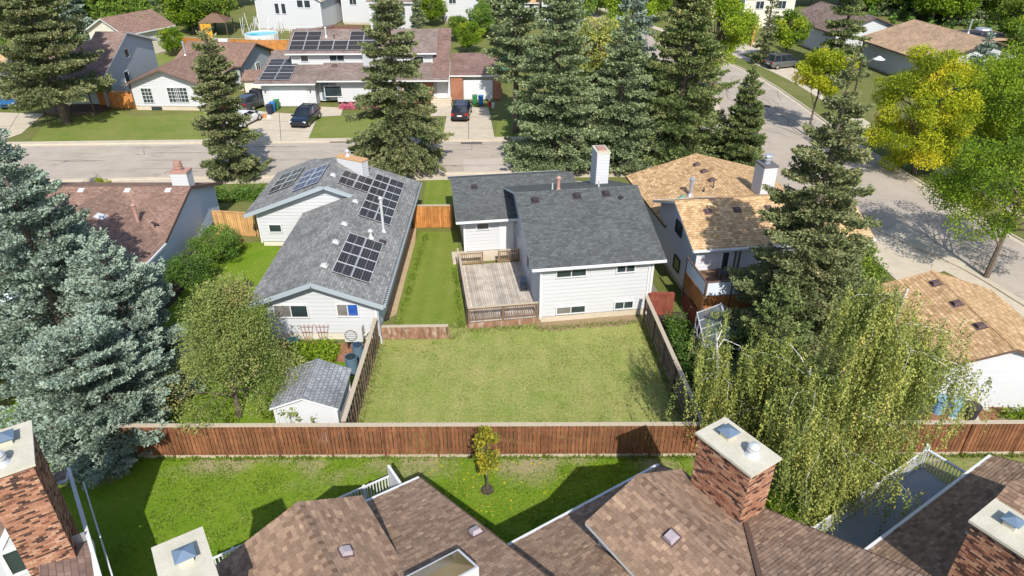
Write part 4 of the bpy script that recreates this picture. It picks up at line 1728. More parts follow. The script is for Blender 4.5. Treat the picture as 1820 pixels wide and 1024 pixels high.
# third roof to the right, seen past the spruce
T3 = frame(19.3, 38.2, 7.8)
gable(TH, T3, 0, 3.4, .4, 6.5, 3.4, 4.6, 'x', oh=.3, rk=.3, roofm=S_TAN, wallm=MATS['lilac_grey_siding'], zb=.2)
CT = frame(16.75, 43.55, 9)
chimney_box(TH, CT, 0, .95, 0, 1.25, 3.9, 6.05, WHITE, m_plain('dark_grey_cap', (.13, .12, .125), .5), .05, flue=GALV, flue_r=.2, flue_h=.5)
# balcony
FB = FT
bl = MB(FB)
bl.box(-.1, 4.4, -2.6, .38, 2.3, 2.42)
bl.build('balcony_floor', RAILW, TH)
bl = MB(FB)
for k in range(32):
    bl.box(-.12 + k * .145, .01 + k * .145, -2.66, -2.63, 1.35, 2.42)
for k in range(20):
    bl.box(-.14, -.11, -2.6 + k * .145, -2.47 + k * .145, 1.35 if k > 3 else 1.2, 2.42)
o = bl.build('balcony_skirt', FENCE_R, TH)
FROST = m_plain('frosted_panel', (.60, .66, .72), .35, var=.08)
bl = MB(FB)
for k in range(3):
    bl.box(-.02 + k * 1.48, 1.38 + k * 1.48, -2.64, -2.61, 2.5, 3.3)
bl.build('frosted_panel', FROST, TH)
bl = MB(FB)
bl.box(-.13, -.10, -2.5, .3, 2.5, 3.3)
bl.build('frosted_panel', FROST, TH)
bl = MB(FB)
for k in range(4):
    bl.box(-.12 + k * 1.48, -.03 + k * 1.48, -2.68, -2.58, 0, 3.36)
bl.box(-.16, -.06, .25, .35, 0, 3.4)
bl.bar((-.12, -2.64, 3.38), (4.4, -2.64, 3.38), .1, .06)
bl.bar((-.12, -2.64, 3.385), (-.12, .34, 3.385), .09, .06)
bl.build('balcony_frame', BTRIM, TH)
bl = MB(FB)
for k in range(20):
    bl.box(-.10, -.07, -2.6 + k * .15, -2.46 + k * .15, .05, 1.15)
for k in range(10):
    bl.box(-.1 + k * .15, .04 + k * .15, -2.62, -2.59, .05, 1.3)
bl.build('lower_boards', FENCE_RED, TH)
tb = thing('patio_table', 'small dark table with chair on the shaded balcony', 'table', FB(1.7, -.9, 2.42))
bl = MB(FB)
bl.box(1.3, 2.1, -1.3, -.6, 3.0, 3.05)
bl.build('tabletop', DARKMET, tb)
bl = MB(FB)
for (i, j) in ((1.35, -1.25), (2.02, -1.25), (1.35, -.68), (2.02, -.68)):
    bl.box(i, i + .05, j, j + .05, 2.42, 3.0)
bl.build('leg', DARKMET, tb)

# greenhouse
GHS = thing('greenhouse', 'small lean greenhouse with pale metal ribs in the shaded garden', 'greenhouse', (10.8, 31.2, 0))
FG = frame(9.95, 29.2, -6)
clr = NT('greenhouse_glazing')
clr.set(.1, 0, .5)
clr.base((.25, .30, .33))
clr.b.inputs['Alpha'].default_value = .35
rd, hw = 3.3, 1.2
for k in range(4):
    for s in (0, 1):
        mm = MB(FG)
        y0, y1 = rd * k / 4 + .03, rd * (k + 1) / 4 - .03
        P = [(0, y0, 1.75), (hw, y0, 2.4), (hw, y1, 2.4), (0, y1, 1.75)] if s == 0 else [(hw, y0, 2.4), (2 * hw, y0, 1.75), (2 * hw, y1, 1.75), (hw, y1, 2.4)]
        mm.slab(P, .01)
        mm.build('glass_pane', clr.m, GHS)
mm = MB(FG)
for k in range(5):
    y = rd * k / 4
    mm.bar((0, y, 1.77), (hw, y, 2.42), .045)
    mm.bar((hw, y, 2.42), (2 * hw, y, 1.77), .045)
    mm.bar((0, y, 0), (0, y, 1.75), .05)
    mm.bar((2 * hw, y, 0), (2 * hw, y, 1.75), .05)
mm.bar((hw, -.05, 2.44), (hw, rd + .05, 2.44), .09)
mm.bar((0, -.05, 1.77), (0, rd + .05, 1.77), .06)
mm.bar((0, 0, 1.0), (0, rd, 1.0), .05)
mm.bar((2 * hw, -.05, 1.77), (2 * hw, rd + .05, 1.77), .06)
mm.bar((0, 0, 1.77), (2 * hw, 0, 1.77), .05)
mm.build('frame', ALU, GHS)
mm = MB(FG)
mm.box(.1, 2.3, .1, 3.2, .02, .55)
mm.build('planting_bench', DSOIL, GHS)
mm = MB(FG)
for (a, b, r_) in ((.6, .8, .18), (.9, 1.6, .22), (1.3, 2.4, .15), (1.8, 1.0, .2), (.5, 2.2, .2)):
    mm.tube((a, b, .55), (a, b, .55 + r_), r_ * .7, r_, 8)
mm.build('pot', CONC2, GHS)
barrel('small white bucket on the shaded soil beside the greenhouse', *at(1243, 640)[:2], .2, .36, TRIM, False, name='bucket', cat='bucket')

# ------------------------------------------------------------------ tan-roofed garage on the right
GA = thing('tan_roof_garage', 'white garage with tan shingle gable roof behind the blue bins', 'garage', (23.4, 30, 0))
I2 = frame(19.75, 26.15, 0)
ro, W = gable(GA, I2, 0, 7.3, 0, 7.5, 2.6, 3.82, 'y', oh=.35, rk=.32, roofm=S_TAN, wallm=WHITE, trim=BTRIM, zb=.12, row=.145, gutter=False)
kg = 1.22 / 3.65
for (a, b) in ((1674, 509), (1710, 545), (1750, 585)):
    q = at(a, b, 3.5)
    roof_vent(GA, (min(q[0], 22.95), q[1], 2.6 + kg * (min(q[0], 22.95) - 19.75)), (kg, 0), VENTB, .36, .15)
rk_ = local_thing('garden_rake', 'thin garden poles leaning on the white garage wall', 'garden tool', (*at(1742, 716)[:2], 0))
mm = MB()
mm.tube((0, 0, 0), (.42, .32, 1.45), .018)
mm.tube((.18, .02, 0), (.45, .32, 1.5), .018)
mm.box(-.15, .15, -.03, .03, 0, .1)
mm.build('pole', DARKMET, rk_)
SKY = m_plain('sky_blue_plastic', (.20, .36, .50), .5)
barrel('left one of two light blue lidded bins against the garage', 20.75, 26.05, .33, .95, SKY, True, 'garbage_bin', 'bin', taper=.75)
barrel('right one of two light blue lidded bins, next to the black composter', 21.42, 25.95, .34, .92, SKY, True, 'garbage_bin', 'bin', taper=.75)
barrel('black composter tub beside the light blue bins', 22.15, 25.75, .36, .75, DARKMET, True, 'composter', 'bin', taper=.8)
barrel('grey wheelbarrow-sized tub half hidden by birch leaves', 20.15, 26.3, .4, .6, SLATE, False, 'planter_tub', 'tub', taper=.7)

# ------------------------------------------------------------------ townhouses in front, turned 33 degrees
D1, D2 = Vector((math.cos(math.radians(33)), math.sin(math.radians(33)), 0)), Vector((math.sin(math.radians(33)), -math.cos(math.radians(33)), 0))


def uframe(ox, oy):
    """x = D1 (right and away), y = -D2 (away from the ridge, towards the lawn)"""
    return frame(ox, oy, 33)


PS = .41
rng0 = np.random.default_rng(3)
SHV = []


def shingle_meshes(w=.30, e=.14):
    if SHV:
        return SHV
    for k in range(14):
        ww = w * (.55 + .06 * (k % 8))
        m = MB()
        t = .022 if k % 3 else .032
        m.solid([(.004, 0, 0), (ww - .004, 0, 0), (ww - .004, e + .02, -.0), (.004, e + .02, -.0)],
                [(.004, 0, t), (ww - .004, 0, t), (ww - .004, e + .02, .004), (.004, e + .02, .004)], 0, float(rng0.beta(2.2, 2.2)))
        o = m.build('shingle', SHING, None, uv=False)
        SHV.append((ww, o.data))
        bpy.data.objects.remove(o)
    return SHV


def shingle_field(roof, M, poly, score=None, e=.14, seed=0):
    """real shingles over a convex polygon given in the roof frame M (x along the eave, y up the slope).
    returns the candidates: whole shingles as matrices, the rest goes into one mesh"""
    vs = shingle_meshes()
    rng = np.random.default_rng(seed)
    ys = [p[1] for p in poly]
    xs = [p[0] for p in poly]
    whole, rest = [], MB(mfr(M))
    y = min(ys)
    while y < max(ys):
        x = min(xs) - rng.uniform(0, .3)
        off = .003 * rng.random()
        while x < max(xs):
            k = int(rng.integers(0, len(vs)))
            ww = vs[k][0]
            q = [(x, y), (x + ww, y), (x + ww, y + e), (x, y + e)]
            c = clip_convex(q, poly)
            if len(c) >= 3:
                area = abs(sum(c[i][0] * c[(i + 1) % len(c)][1] - c[(i + 1) % len(c)][0] * c[i][1] for i in range(len(c)))) / 2
                if area > .99 * ww * e:
                    whole.append((M @ Matrix.Translation((x, y, .002 + off)), k))
                elif area > .0015:
                    zz = lambda p: .024 - .02 * (p[1] - y) / e
                    rest.solid([(p[0], p[1], 0) for p in c], [(p[0], p[1], zz(p)) for p in c], 0, float(rng.beta(2.2, 2.2)))
            x += ww
        y += e
    return whole, rest


def cam_dist(M):
    p = M.translation
    ycam = p.y * CP + (CAM_H - p.z) * SP
    sx = 910 + FOC * p.x / ycam
    sy = 512 + FOC * ((CAM_H - p.z) * CP - p.y * SP) / ycam
    vis = -5 < sx < 1825 and -5 < sy < 1023
    return (0 if vis else 1000) + ycam


def lay_shingles(roof, fields, limit=290):
    """the nearest `limit` shingles become parts, the others one mesh of the same shingles"""
    cand = [c for w, r in fields for c in w]
    cand.sort(key=lambda c: cam_dist(c[0]))
    for M, k in cand[:limit]:
        inst(SHV[k][1], 'shingle', roof, M)
    rest = MB()
    for w, r in fields:
        b = len(rest.v)
        rest.v += r.v
        rest.f += [tuple(i + b for i in f) for f in r.f]
        rest.mi += r.mi
        rest.ti += r.ti
    o = rest.build('cut_shingles', SHING, roof, uv=False)
    o['kind'] = 'stuff'
    off = Vector(roof['_o'])
    V, Fc, T = [], [], []
    n = 0
    for M, k in cand[limit:]:
        me = SHV[k][1]
        A = np.array([v.co[:] for v in me.vertices])
        R = np.array(M.to_3x3())
        V.append(A @ R.T + np.array(M.translation) - np.array(off))
        t = me.attributes['tint'].data[0].value
        t = min(1, max(0, t + .12 * math.sin(n * 1.7)))
        for p in ((4, 5, 6, 7), (0, 1, 5, 4), (1, 2, 6, 5), (3, 0, 4, 7)):
            Fc.append(tuple(i + n * 8 for i in p))
            T.append(t)
        n += 1
    if n:
        me = bpy.data.meshes.new('shingle_courses')
        me.from_pydata([tuple(p) for p in np.concatenate(V)], [], Fc)
        me.materials.append(SHING)
        a = me.attributes.new('tint', 'FLOAT', 'FACE')
        a.data.foreach_set('value', np.array(T, dtype=np.float32))
        o = bpy.data.objects.new('shingle_courses', me)
        COL.objects.link(o)
        o.parent = roof
        o['kind'] = 'stuff'


def brick_stack(parent, fr, x0, x1, y0, y1, z0, z1, seed=1, limit=290, faces=(0, 1, 3), zlow_vis=None, name='chimney'):
    """mortar core with real bricks on the faces that can be seen"""
    core = MB(fr)
    core.box(x0 + .012, x1 - .012, y0 + .012, y1 - .012, z0, z1)
    ch = core.build(name, MORTAR, parent)
    rs = random.Random(seed)
    L, Hh, j = .205, .062, .011
    variants = []
    for k in range(14):
        m = MB()
        m.box(0, L, 0, .05, 0, Hh, 0, rs.random())
        o = m.build('brick', BRICK, None, uv=False)
        variants.append(o.data)
        bpy.data.objects.remove(o)
    cs = [(x0, y0), (x1, y0), (x1, y1), (x0, y1)]
    cand = []
    rest = MB()
    for f in faces:
        a, b = cs[f], cs[(f + 1) % 4]
        pa, pb = Vector(fr(*a, 0)), Vector(fr(*b, 0))
        W_ = (pb - pa).length
        ang = math.atan2(pb.y - pa.y, pb.x - pa.x)
        z = z0
        row = 0
        while z + Hh <= z1 + .001:
            x = -(L + j) / 2 * (row % 2) + .004
            while x < W_ - .01:
                s, e = max(x, 0.004), min(x + L, W_ - .004)
                if e - s > .03:
                    M = Matrix.Translation(pa + (pb - pa).normalized() * s + Vector((0, 0, z))) @ Matrix.Rotation(ang, 4, 'Z') @ Matrix.Translation((0, rs.uniform(-.004, .003), 0))
                    if e - s > L - .001:
                        cand.append((M, rs.randrange(14)))
                    else:
                        r2 = MB(mfr(M))
                        r2.box(0, e - s, 0, .05, 0, Hh, 0, rs.random())
                        bb = len(rest.v)
                        rest.v += r2.v
                        rest.f += [tuple(i + bb for i in q) for q in r2.f]
                        rest.mi += r2.mi
                        rest.ti += r2.ti
                x += L + j
            z += Hh + j
            row += 1
    cand.sort(key=lambda c: cam_dist(c[0]))
    for M, k in cand[:limit]:
        inst(variants[k], 'brick', ch, M)
    for M, k in cand[limit:]:
        r2 = MB(mfr(M))
        r2.box(0, L, 0, .05, 0, Hh, 0, rs.random())
        bb = len(rest.v)
        rest.v += r2.v
        rest.f += [tuple(i + bb for i in q) for q in r2.f]
        rest.mi += r2.mi
        rest.ti += r2.ti
    if rest.f:
        o = rest.build('far_bricks', BRICK, ch, uv=False)
        o['kind'] = 'stuff'
    return ch


def conc_cap(ch, fr, x0, x1, y0, y1, z):
    c = MB(fr)
    e = .09
    c.solid([(x0 - e, y0 - e, z), (x1 + e, y0 - e, z), (x1 + e, y1 + e, z), (x0 - e, y1 + e, z)],
            [(x0 - e, y0 - e, z + .09), (x1 + e, y0 - e, z + .09), (x1 + e, y1 + e, z + .09), (x0 - e, y1 + e, z + .09)])
    o = c.build('chimney_cap', CONC2, ch)
    b = MB(fr)
    b.box(x0 - .03, x1 + .03, y0 - .03, y1 + .03, z - .07, z - .002)
    b.build('cap_course', BTRIM, ch)
    return o


def hood(ch, fr, x, y, z, s=.34):
    c = MB(fr)
    c.box(x - s * .42, x + s * .42, y - s * .42, y + s * .42, z, z + .16)
    c.build('flue_tile', CONC2, ch)
    c = MB(fr)
    a = s * .62
    c.solid([(x - a, y - a, z + .24), (x + a, y - a, z + .24), (x + a, y + a, z + .24), (x - a, y + a, z + .24)],
            [(x - .02, y - .02, z + .36), (x + .02, y - .02, z + .36), (x + .02, y + .02, z + .36), (x - .02, y + .02, z + .36)])
    for (i, j) in ((-1, -1), (1, -1), (1, 1), (-1, 1)):
        c.box(x + i * s * .36 - .01, x + i * s * .36 + .01, y + j * s * .36 - .01, y + j * s * .36 + .01, z + .16, z + .24)
    c.build('flue_hood', BLUEMET, ch)


def cowl(ch, fr, x, y, z):
    q = fr(x, y, z)
    c = MB()
    c.tube(q, (q[0], q[1], z + .10), .24, .16, 16)
    c.tube((q[0], q[1], z + .10), (q[0], q[1], z + .26), .13, .13, 16)
    c.tube((q[0], q[1], z + .22), (q[0], q[1], z + .27), .20, .20, 16)
    c.tube((q[0], q[1], z + .33), (q[0], q[1], z + .40), .19, .15, 16)
    c.tube((q[0], q[1], z + .40), (q[0], q[1], z + .45), .15, .04, 16)
    for k in range(4):
        a = k * math.pi / 2
        c.tube((q[0] + .14 * math.cos(a), q[1] + .14 * math.sin(a), z + .26), (q[0] + .14 * math.cos(a), q[1] + .14 * math.sin(a), z + .34), .012, .012, 4)
    c.build('chimney_cowl', ALU, ch)


def clear_vent(parent, M, s=.34):
    m = MB(mfr(M))
    m.box(-s * .6, s * .6, -s * .6, s * .6, .02, .05, 0)
    o = m.build('roof_vent', VENTB, parent)
    m = MB(mfr(M))
    m.solid([(-s * .48, -s * .48, .05), (s * .48, -s * .48, .05), (s * .48, s * .48, .05), (-s * .48, s * .48, .05)],
            [(-s * .36, -s * .36, .17), (s * .36, -s * .36, .17), (s * .36, s * .36, .17), (-s * .36, s * .36, .17)])
    m.build('vent_dome', VENTL, o)


k = NT('roof_felt')
k.set(.95, 0, .1)
k.base((.14, .095, .075))
m_siding('pale_grey_siding', (.56, .58, .60))


def upper_gable(T_, ro, U, xl, xr, xa, ya, yb, zr, zl, zrt, roofname='upper_roof'):
    """raised gable: ridge at local x=xa, height zr, from y=ya (lawn side) to y=yb (towards the camera)"""
    up = MB(U)
    up.slab([(xr, yb, zrt), (xr, ya, zrt), (xa, ya, zr), (xa, yb, zr)], .14, 0, 1)
    up.slab([(xl, ya, zl), (xl, yb, zl), (xa, yb, zr), (xa, ya, zr)], .14, 0, 1)
    u = up.build(roofname, [MATS['roof_felt'], TRIM], T_)
    cp = MB(U)
    y = ya
    while y > yb:
        for sx, s in ((-1, PS), (1, PS)):
            P = [(xa, y - .17, zr + .045), (xa + sx * .15, y - .17, zr + .045 - .15 * s), (xa + sx * .15, y, zr + .03 - .15 * s), (xa, y, zr + .03)]
            if sx < 0:
                P = P[::-1]
            cp.slab(P[::-1], .02, 0)
        y -= .16
    cp.ti = [.35 + .3 * math.sin(i // 6 * 1.3) for i in range(len(cp.f))]
    o = cp.build('ridge_cap', SHING, u)
    w = MB()
    p = lambda x, y: U(x, y, 0)[:2]
    i = .35
    # gable wall to the lawn, and side walls standing on the low roof
    x0, x1 = xl + i, xr - i
    L = x1 - x0
    zz = lambda x: (zr - ((zr - zrt) / (xr - xa) if x > xa else (zr - zl) / (xa - xl)) * abs(x - xa)) - .14
    lap_wall(w, p(x1, ya - .3), p(x0, ya - .3), [(0, 3.2), (L, 3.2), (L, zz(x0)), (x1 - xa, zr - .14), (0, zz(x1))], .2)
    lap_wall(w, p(x0, ya - .3), p(x0, yb), [(0, 3.2), (abs(yb - ya) - .3, 3.2), (abs(yb - ya) - .3, zz(x0)), (0, zz(x0))], .2)
    lap_wall(w, p(x1, yb), p(x1, ya - .3), [(0, 3.2), (abs(yb - ya) - .3, 3.2), (abs(yb - ya) - .3, zz(x1)), (0, zz(x1))], .2)
    w.build('upper_wall', WHITE, T_)
    Mr = on_slope(U(xr, ya, zrt), g_locx(-(zr - zrt) / (xr - xa), U))
    Ml = on_slope(U(xl, ya, zl), g_locx((zr - zl) / (xa - xl), U))
    out = []
    for M, wd, hh in ((Mr, xr - xa, zr - zrt), (Ml, xa - xl, zr - zl)):
        s_ = math.hypot(wd, hh) / wd
        # x axis of M runs along the ridge; find its sense
        ax = (M.to_3x3() @ Vector((1, 0, 0)))
        sg = 1 if ax.dot(D2) > 0 else -1
        Ly = abs(yb - ya)
        q = [(0, 0), (sg * Ly, 0), (sg * Ly, wd * s_), (0, wd * s_)]
        ar = sum(q[i][0] * q[(i + 1) % 4][1] - q[(i + 1) % 4][0] * q[i][1] for i in range(4))
        out.append((M, q if ar > 0 else q[::-1]))
    return u, out, (Mr, Ml)


def hit(pxy, p, g):
    """point of the plane through p with gradient g that is seen at a pixel"""
    o = Vector((0, 0, CAM_H))
    d = Vector(at(pxy[0], pxy[1], 0)) - o
    n = Vector((-g[0], -g[1], 1))
    t = (Vector(p) - o).dot(n) / d.dot(n)
    return o + d * t


def lopoly(M, U, pts):
    """local (x, y) points on the low slope -> coordinates in the roof frame M"""
    Mi = M.inverted()
    q = []
    for x, y in pts:
        v = Mi @ Vector(U(x, y, 3.4 - PS * y))
        q.append((v.x, v.y))
    ar = sum(q[i][0] * q[(i + 1) % len(q)][1] - q[(i + 1) % len(q)][0] * q[i][1] for i in range(len(q)))
    return q if ar > 0 else q[::-1]


def townhouse(label, C, width, fields_lo, gab, seed, rake=True, up_fields=True, wall_right=True):
    U = frame(C[0], C[1], 33)
    T_ = thing('townhouse', label, 'townhouse', (C[0], C[1], 0))
    ze, Lr = 3.4, 9.6
    zr = ze + PS * Lr
    lo = MB(U)
    xw = -width
    lo.slab([(0, 0, ze), (xw, 0, ze), (xw, -Lr, zr), (0, -Lr, zr)], .16, 0, 1)
    lo.slab([(xw, -Lr - 5, zr - PS * 5), (0, -Lr - 5, zr - PS * 5), (0, -Lr, zr), (xw, -Lr, zr)], .16, 0, 1)
    ro = lo.build('roof', [MATS['roof_felt'], TRIM], T_)
    gt = MB(U)
    gt.box(xw + .02, -.02, .006, .12, ze - .13, ze + .015)
    gt.build('gutter', TRIM, T_)
    rk = MB(U)
    rk.bar((.02, .0, ze - .06), (.02, -Lr, zr - .06), .03, .17)
    rk.build('rake_board', BTRIM, T_)
    w = MB()
    p = lambda x, y: U(x, y, 0)[:2]
    lap_wall(w, p(-.45, -.5), p(xw + .2, -.5), [(0, 0), (width - .65, 0), (width - .65, ze + .05), (0, ze + .05)], .2)
    zt_ = lambda y: ze + PS * (-y) - .16
    lap_wall(w, p(-.45, -Lr - 4), p(-.45, -.5), [(0, 0), (Lr + 3.5, 0), (Lr + 3.5, zt_(-.5)), (4, zt_(-Lr)), (0, zr - PS * 4 - .16)], .2)
    w.build('wall', MATS['pale_grey_siding'], T_)
    M = on_slope(U(0, 0, ze), g_loc(-PS, U))
    fields = [shingle_field(ro, M, lopoly(M, U, f), seed=seed + i) for i, f in enumerate(fields_lo)]
    ups = None
    if gab:
        xl, xr, xa, ya, yb, zra, zl, zrt = gab
        u, fl, Ms = upper_gable(T_, ro, U, xl, xr, xa, ya, yb, zra, zl, zrt)
        ups = (u, Ms)
        Mi = None
        for i, (MM, q) in enumerate(fl):
            fields.append(shingle_field(u, MM, q, seed=seed + 20 + i))
    lay_shingles(ro, fields)
    return T_, U, ro, ups


LO1 = [[(-7.4, 0), (0, 0), (0, -1.3), (-7.4, -1.3)], [(-2.95, -1.3), (0, -1.3), (0, -9.6), (-2.95, -9.6)],
       [(-2.95, -5.0), (-4.6, -6.6), (-4.6, -9.6), (-2.95, -9.6)]]
T1, U1, R1, UP1 = townhouse('brown-shingled townhouse with a skylight, roof corner just left of the young yellow tree', (-3.4, 18.53), 7.5, LO1,
                            (-7.3, -2.6, -4.6, -1.2, -6.6, 6.0, 4.9, 5.1), 1)
LO2 = [[(-6.95, 0), (0, 0), (0, -2.0), (-6.95, -2.0)], [(-1.2, -2.0), (0, -2.0), (0, -9.6), (-1.2, -9.6)],
       [(-6.95, -2.0), (-4.9, -2.0), (-4.9, -9.6), (-6.95, -9.6)],
       [(-1.2, -4.5), (-3.04, -6.4), (-3.04, -9.6), (-1.2, -9.6)]]
T2_, U2, R2, UP2 = townhouse('brown-shingled townhouse beside the big brick chimney in front of the weeping birch', (5.61, 19.19), 7.0, LO2,
                             (-5.1, -.95, -3.04, -1.76, -6.9, 6.1, 5.2, 5.2), 5)
LO3 = [[(-9.4, 0), (0, 0), (0, -2.1), (-9.4, -2.1)], [(-2.7, -2.1), (0, -2.1), (0, -9.6), (-2.7, -9.6)], [(-9.4, -2.1), (-6.2, -2.1), (-6.2, -9.6), (-9.4, -9.6)]]
T3_, U3, R3, UP3 = townhouse('shaded brown-shingled townhouse at the lower right corner', (18.5, 19.67), 9.5, LO3, (-6.5, -2.4, -4.45, -1.8, -7.0, 6.1, 5.2, 5.2), 9)

# valley trims of the second house
vt = MB(U2)
vt.bar((-.98, -4.55, 5.30), (-3.04, -6.7, 6.2), .16, .03)
vt.build('valley_flashing', BTRIM, T2_)
gl = g_loc(-PS, U1)
M1 = on_slope(hit((846, 948), U1(0, 0, 3.4), gl), gl)
clear_vent(T1, M1)
gq = g_locx(-.45, U1)
clear_vent(T1, on_slope(hit((614, 983), U1(-2.6, -3, 5.1), gq), gq))
gq = g_locx(.9 / 2.06, U2)
clear_vent(T2_, on_slope(hit((1194, 956), U2(-5.1, -3, 5.2), gq) , gq), .38)
# skylight
s0 = hit((815, 972), U1(0, 0, 3.9), gl)
lx, ly = U1.inv(s0[0], s0[1])
sk = MB(U1)
zz = lambda y, o=0: 3.4 - PS * y + o
x0, x1, y0, y1 = lx - 1.75, lx, ly, ly - 1.15
sk.solid([(x0, y1, zz(y1)), (x1, y1, zz(y1)), (x1, y0, zz(y0)), (x0, y0, zz(y0))], [(x0, y1, zz(y1, .42)), (x1, y1, zz(y1, .42)), (x1, y0, zz(y0, .42)), (x0, y0, zz(y0, .42))])
so = sk.build('skylight', TRIM, T1)
sk = MB(U1)
e = .07
BRG = m_glass('brown_skylight_glass', (.13, .095, .045), .06)
P4 = [(x0 + e, y1 + e, zz(y1 + e, .425)), (x1 - e, y1 + e, zz(y1 + e, .425)), (x1 - e, y0 - e, zz(y0 - e, .425)), (x0 + e, y0 - e, zz(y0 - e, .425))]
cxm, cym = (x0 + x1) / 2, (y0 + y1) / 2
tp = [(cxm - .35, cym, zz(cym, .56)), (cxm + .35, cym, zz(cym, .56))]
sk.poly([P4[0], P4[1], tp[1], tp[0]])
sk.poly([P4[1], P4[2], tp[1]])
sk.poly([P4[2], P4[3], tp[0], tp[1]])
sk.poly([P4[3], P4[0], tp[0]])
sk.build('glass', BRG, so)

# brick chimneys
K1 = brick_stack(T2_, U2, -1.24, -.06, -4.5, -2.45, 3.9, 7.4, 11, faces=(0, 3))
conc_cap(K1, U2, -1.24, -.06, -4.5, -2.45, 7.42)
hood(K1, U2, -.62, -3.05, 7.51, .42)
cowl(K1, U2, -.6, -4.0, 7.51)
fl = MB(U2)
for k in range(6):                                        # stepped flashing on the left face
    y = -2.55 - k * .33
    z = 3.4 - PS * y
    z = max(z, 5.05)
    fl.solid([(-1.27, y - .33, z - .1), (-1.255, y - .33, z - .1), (-1.255, y, z - .1), (-1.27, y, z - .1)],
             [(-1.27, y - .33, z + .32), (-1.255, y - .33, z + .32), (-1.255, y, z + .22), (-1.27, y, z + .22)])
fl.build('step_flashing', GALV, K1)
TB = thing('townhouse', 'townhouse of the concrete chimney cap at the bottom left, mostly below the frame', 'townhouse', (-9.6, 12, 0))
U1b = frame(-3.4, 18.53, 33)
K2 = brick_stack(TB, U1b, -8.45, -7.35, -4.25, -2.2, 2.0, 7.4, 12, faces=(0, 1, 3), limit=60)
conc_cap(K2, U1b, -8.45, -7.35, -4.25, -2.2, 7.42)
hood(K2, U1b, -7.85, -3.0, 7.51, .42)
lo = MB(U1b)
lo.slab([(-8.3, -.2, 3.3), (-14.5, -.2, 3.3), (-14.5, -9, 6.8), (-8.3, -9, 6.8)], .16, 0, 1)
lo.build('roof', [S_BRN, TRIM], TB)
K3 = brick_stack(T3_, U3, -8.15, -6.9, -4.3, -2.25, 3.6, 7.0, 13, faces=(0, 3), limit=200)
conc_cap(K3, U3, -8.15, -6.9, -4.3, -2.25, 7.02)
hood(K3, U3, -7.5, -2.9, 7.11, .38)

# balconies with white railings
def balcony(parent, U, x0, x1, depth, zf, screen=True, top=1.0, sc_x=None):
    b = MB(U)
    b.box(x0, x1, .13, depth, zf - .18, zf)
    fl = b.build('balcony_floor', m_ground('deck_membrane%d' % int(abs(x0) * 10), (.24, .27, .31), (.30, .33, .37), 1.5, 20), parent)
    b = MB(U)
    b.box(x0, x1, depth - .03, depth + .03, zf + top - .06, zf + top)
    b.box(x0, x1, depth - .02, depth + .02, zf + .08, zf + .13)
    for k in range(int((x1 - x0) / 1.5) + 1):
        b.box(x0 + k * 1.5 - .05, x0 + k * 1.5 + .05, depth - .05, depth + .05, zf - .2, zf + top + .05)
    b.box(x0 - .05, x0 + .05, .2, depth, zf + top - .06, zf + top)
    r = b.build('railing', TRIM, parent)
    sp = None
    k = x0 + .12
    while k < x1:
        if sp is None:
            q = MB()
            q.box(-.018, .018, -.018, .018, .1, top - .06)
            o = q.build('spindle', TRIM, None)
            sp = o.data
            bpy.data.objects.remove(o)
        inst(sp, 'spindle', r, Matrix.Translation(U(k, depth, zf)) @ Matrix.Rotation(math.radians(33), 4, 'Z'))
        k += .125
    if screen:
        xx = x1 if sc_x is None else sc_x
        q = MB(U)
        q.box(xx - .05, xx + .05, .18, depth + .05, zf, zf + 1.5)
        q.build('privacy_screen', TRIM, parent)
    for k in (x0 + .1, x1 - .1):
        q = MB(U)
        q.box(k - .07, k + .07, depth - .1, depth + .04, 0, zf - .18)
        q.build('balcony_post', TRIM, parent)


balcony(T1, U1, -4.6, -.5, 1.85, 1.25)
balcony(T1, U1, -8.1, -5.6, 1.3, 1.6, screen=False)
balcony(T3_, U3, -9.2, -.2, 2.1, 1.2, screen=False)
q = MB(U3)
q.box(-.25, -.15, .18, 2.12, 2.15, 2.22)
for k in range(14):
    q.box(-.22, -.18, .25 + k * .13, .28 + k * .13, 1.2, 2.15)
q.box(-.28, -.12, 2.02, 2.18, 0, 2.4)
q.build('railing', TRIM, T3_)
for k in range(4):
    q = MB(U3)
    q.box(-9.3 - .3 * k - .3, -9.3 - .3 * k, .6, 1.8, 0, 1.05 - .25 * k)
    q.build('stair_step', CONC2, T3_)

# the townhouse at the lower left with its tall chimney
T0 = thing('townhouse', 'grey-sided townhouse with a tall brick chimney at the lower left corner', 'townhouse', (-16.0, 16, 0))
U0 = frame(-14.35, 15.15, 33)                              # near right corner of the chimney
K0 = brick_stack(T0, U0, -1.3, -.0, .0, 2.15, 0, 7.4, 21, faces=(0, 1), limit=290)
conc_cap(K0, U0, -1.3, -.0, .0, 2.15, 7.42)
hood(K0, U0, -.62, 1.45, 7.51, .45)
cowl(K0, U0, -.75, .47, 7.51)
V0 = frame(-16.75, 19.02, 33)
lo = MB(V0)
lo.slab([(0, 0, 3.4), (-5, 0, 3.4), (-5, -1.2, 3.9), (0, -1.2, 3.9)], .16, 0, 1)
lo.build('roof', [S_BRN, TRIM], T0)
# level white gutter and low roof to the right of the chimney
lo = MB()
a, b = Vector((-16.7, 19.0, 3.4)), Vector((-12.95, 14.1, 3.4))
d = (b - a).normalized()
n = Vector((d.y, -d.x, 0))
lo.bar(a, b, .12, .16)
lo.bar(a + Vector((.25, .1, -.8)), b + Vector((.25, .1, -.8)), .05, .05)
lo.build('gutter', TRIM, T0)
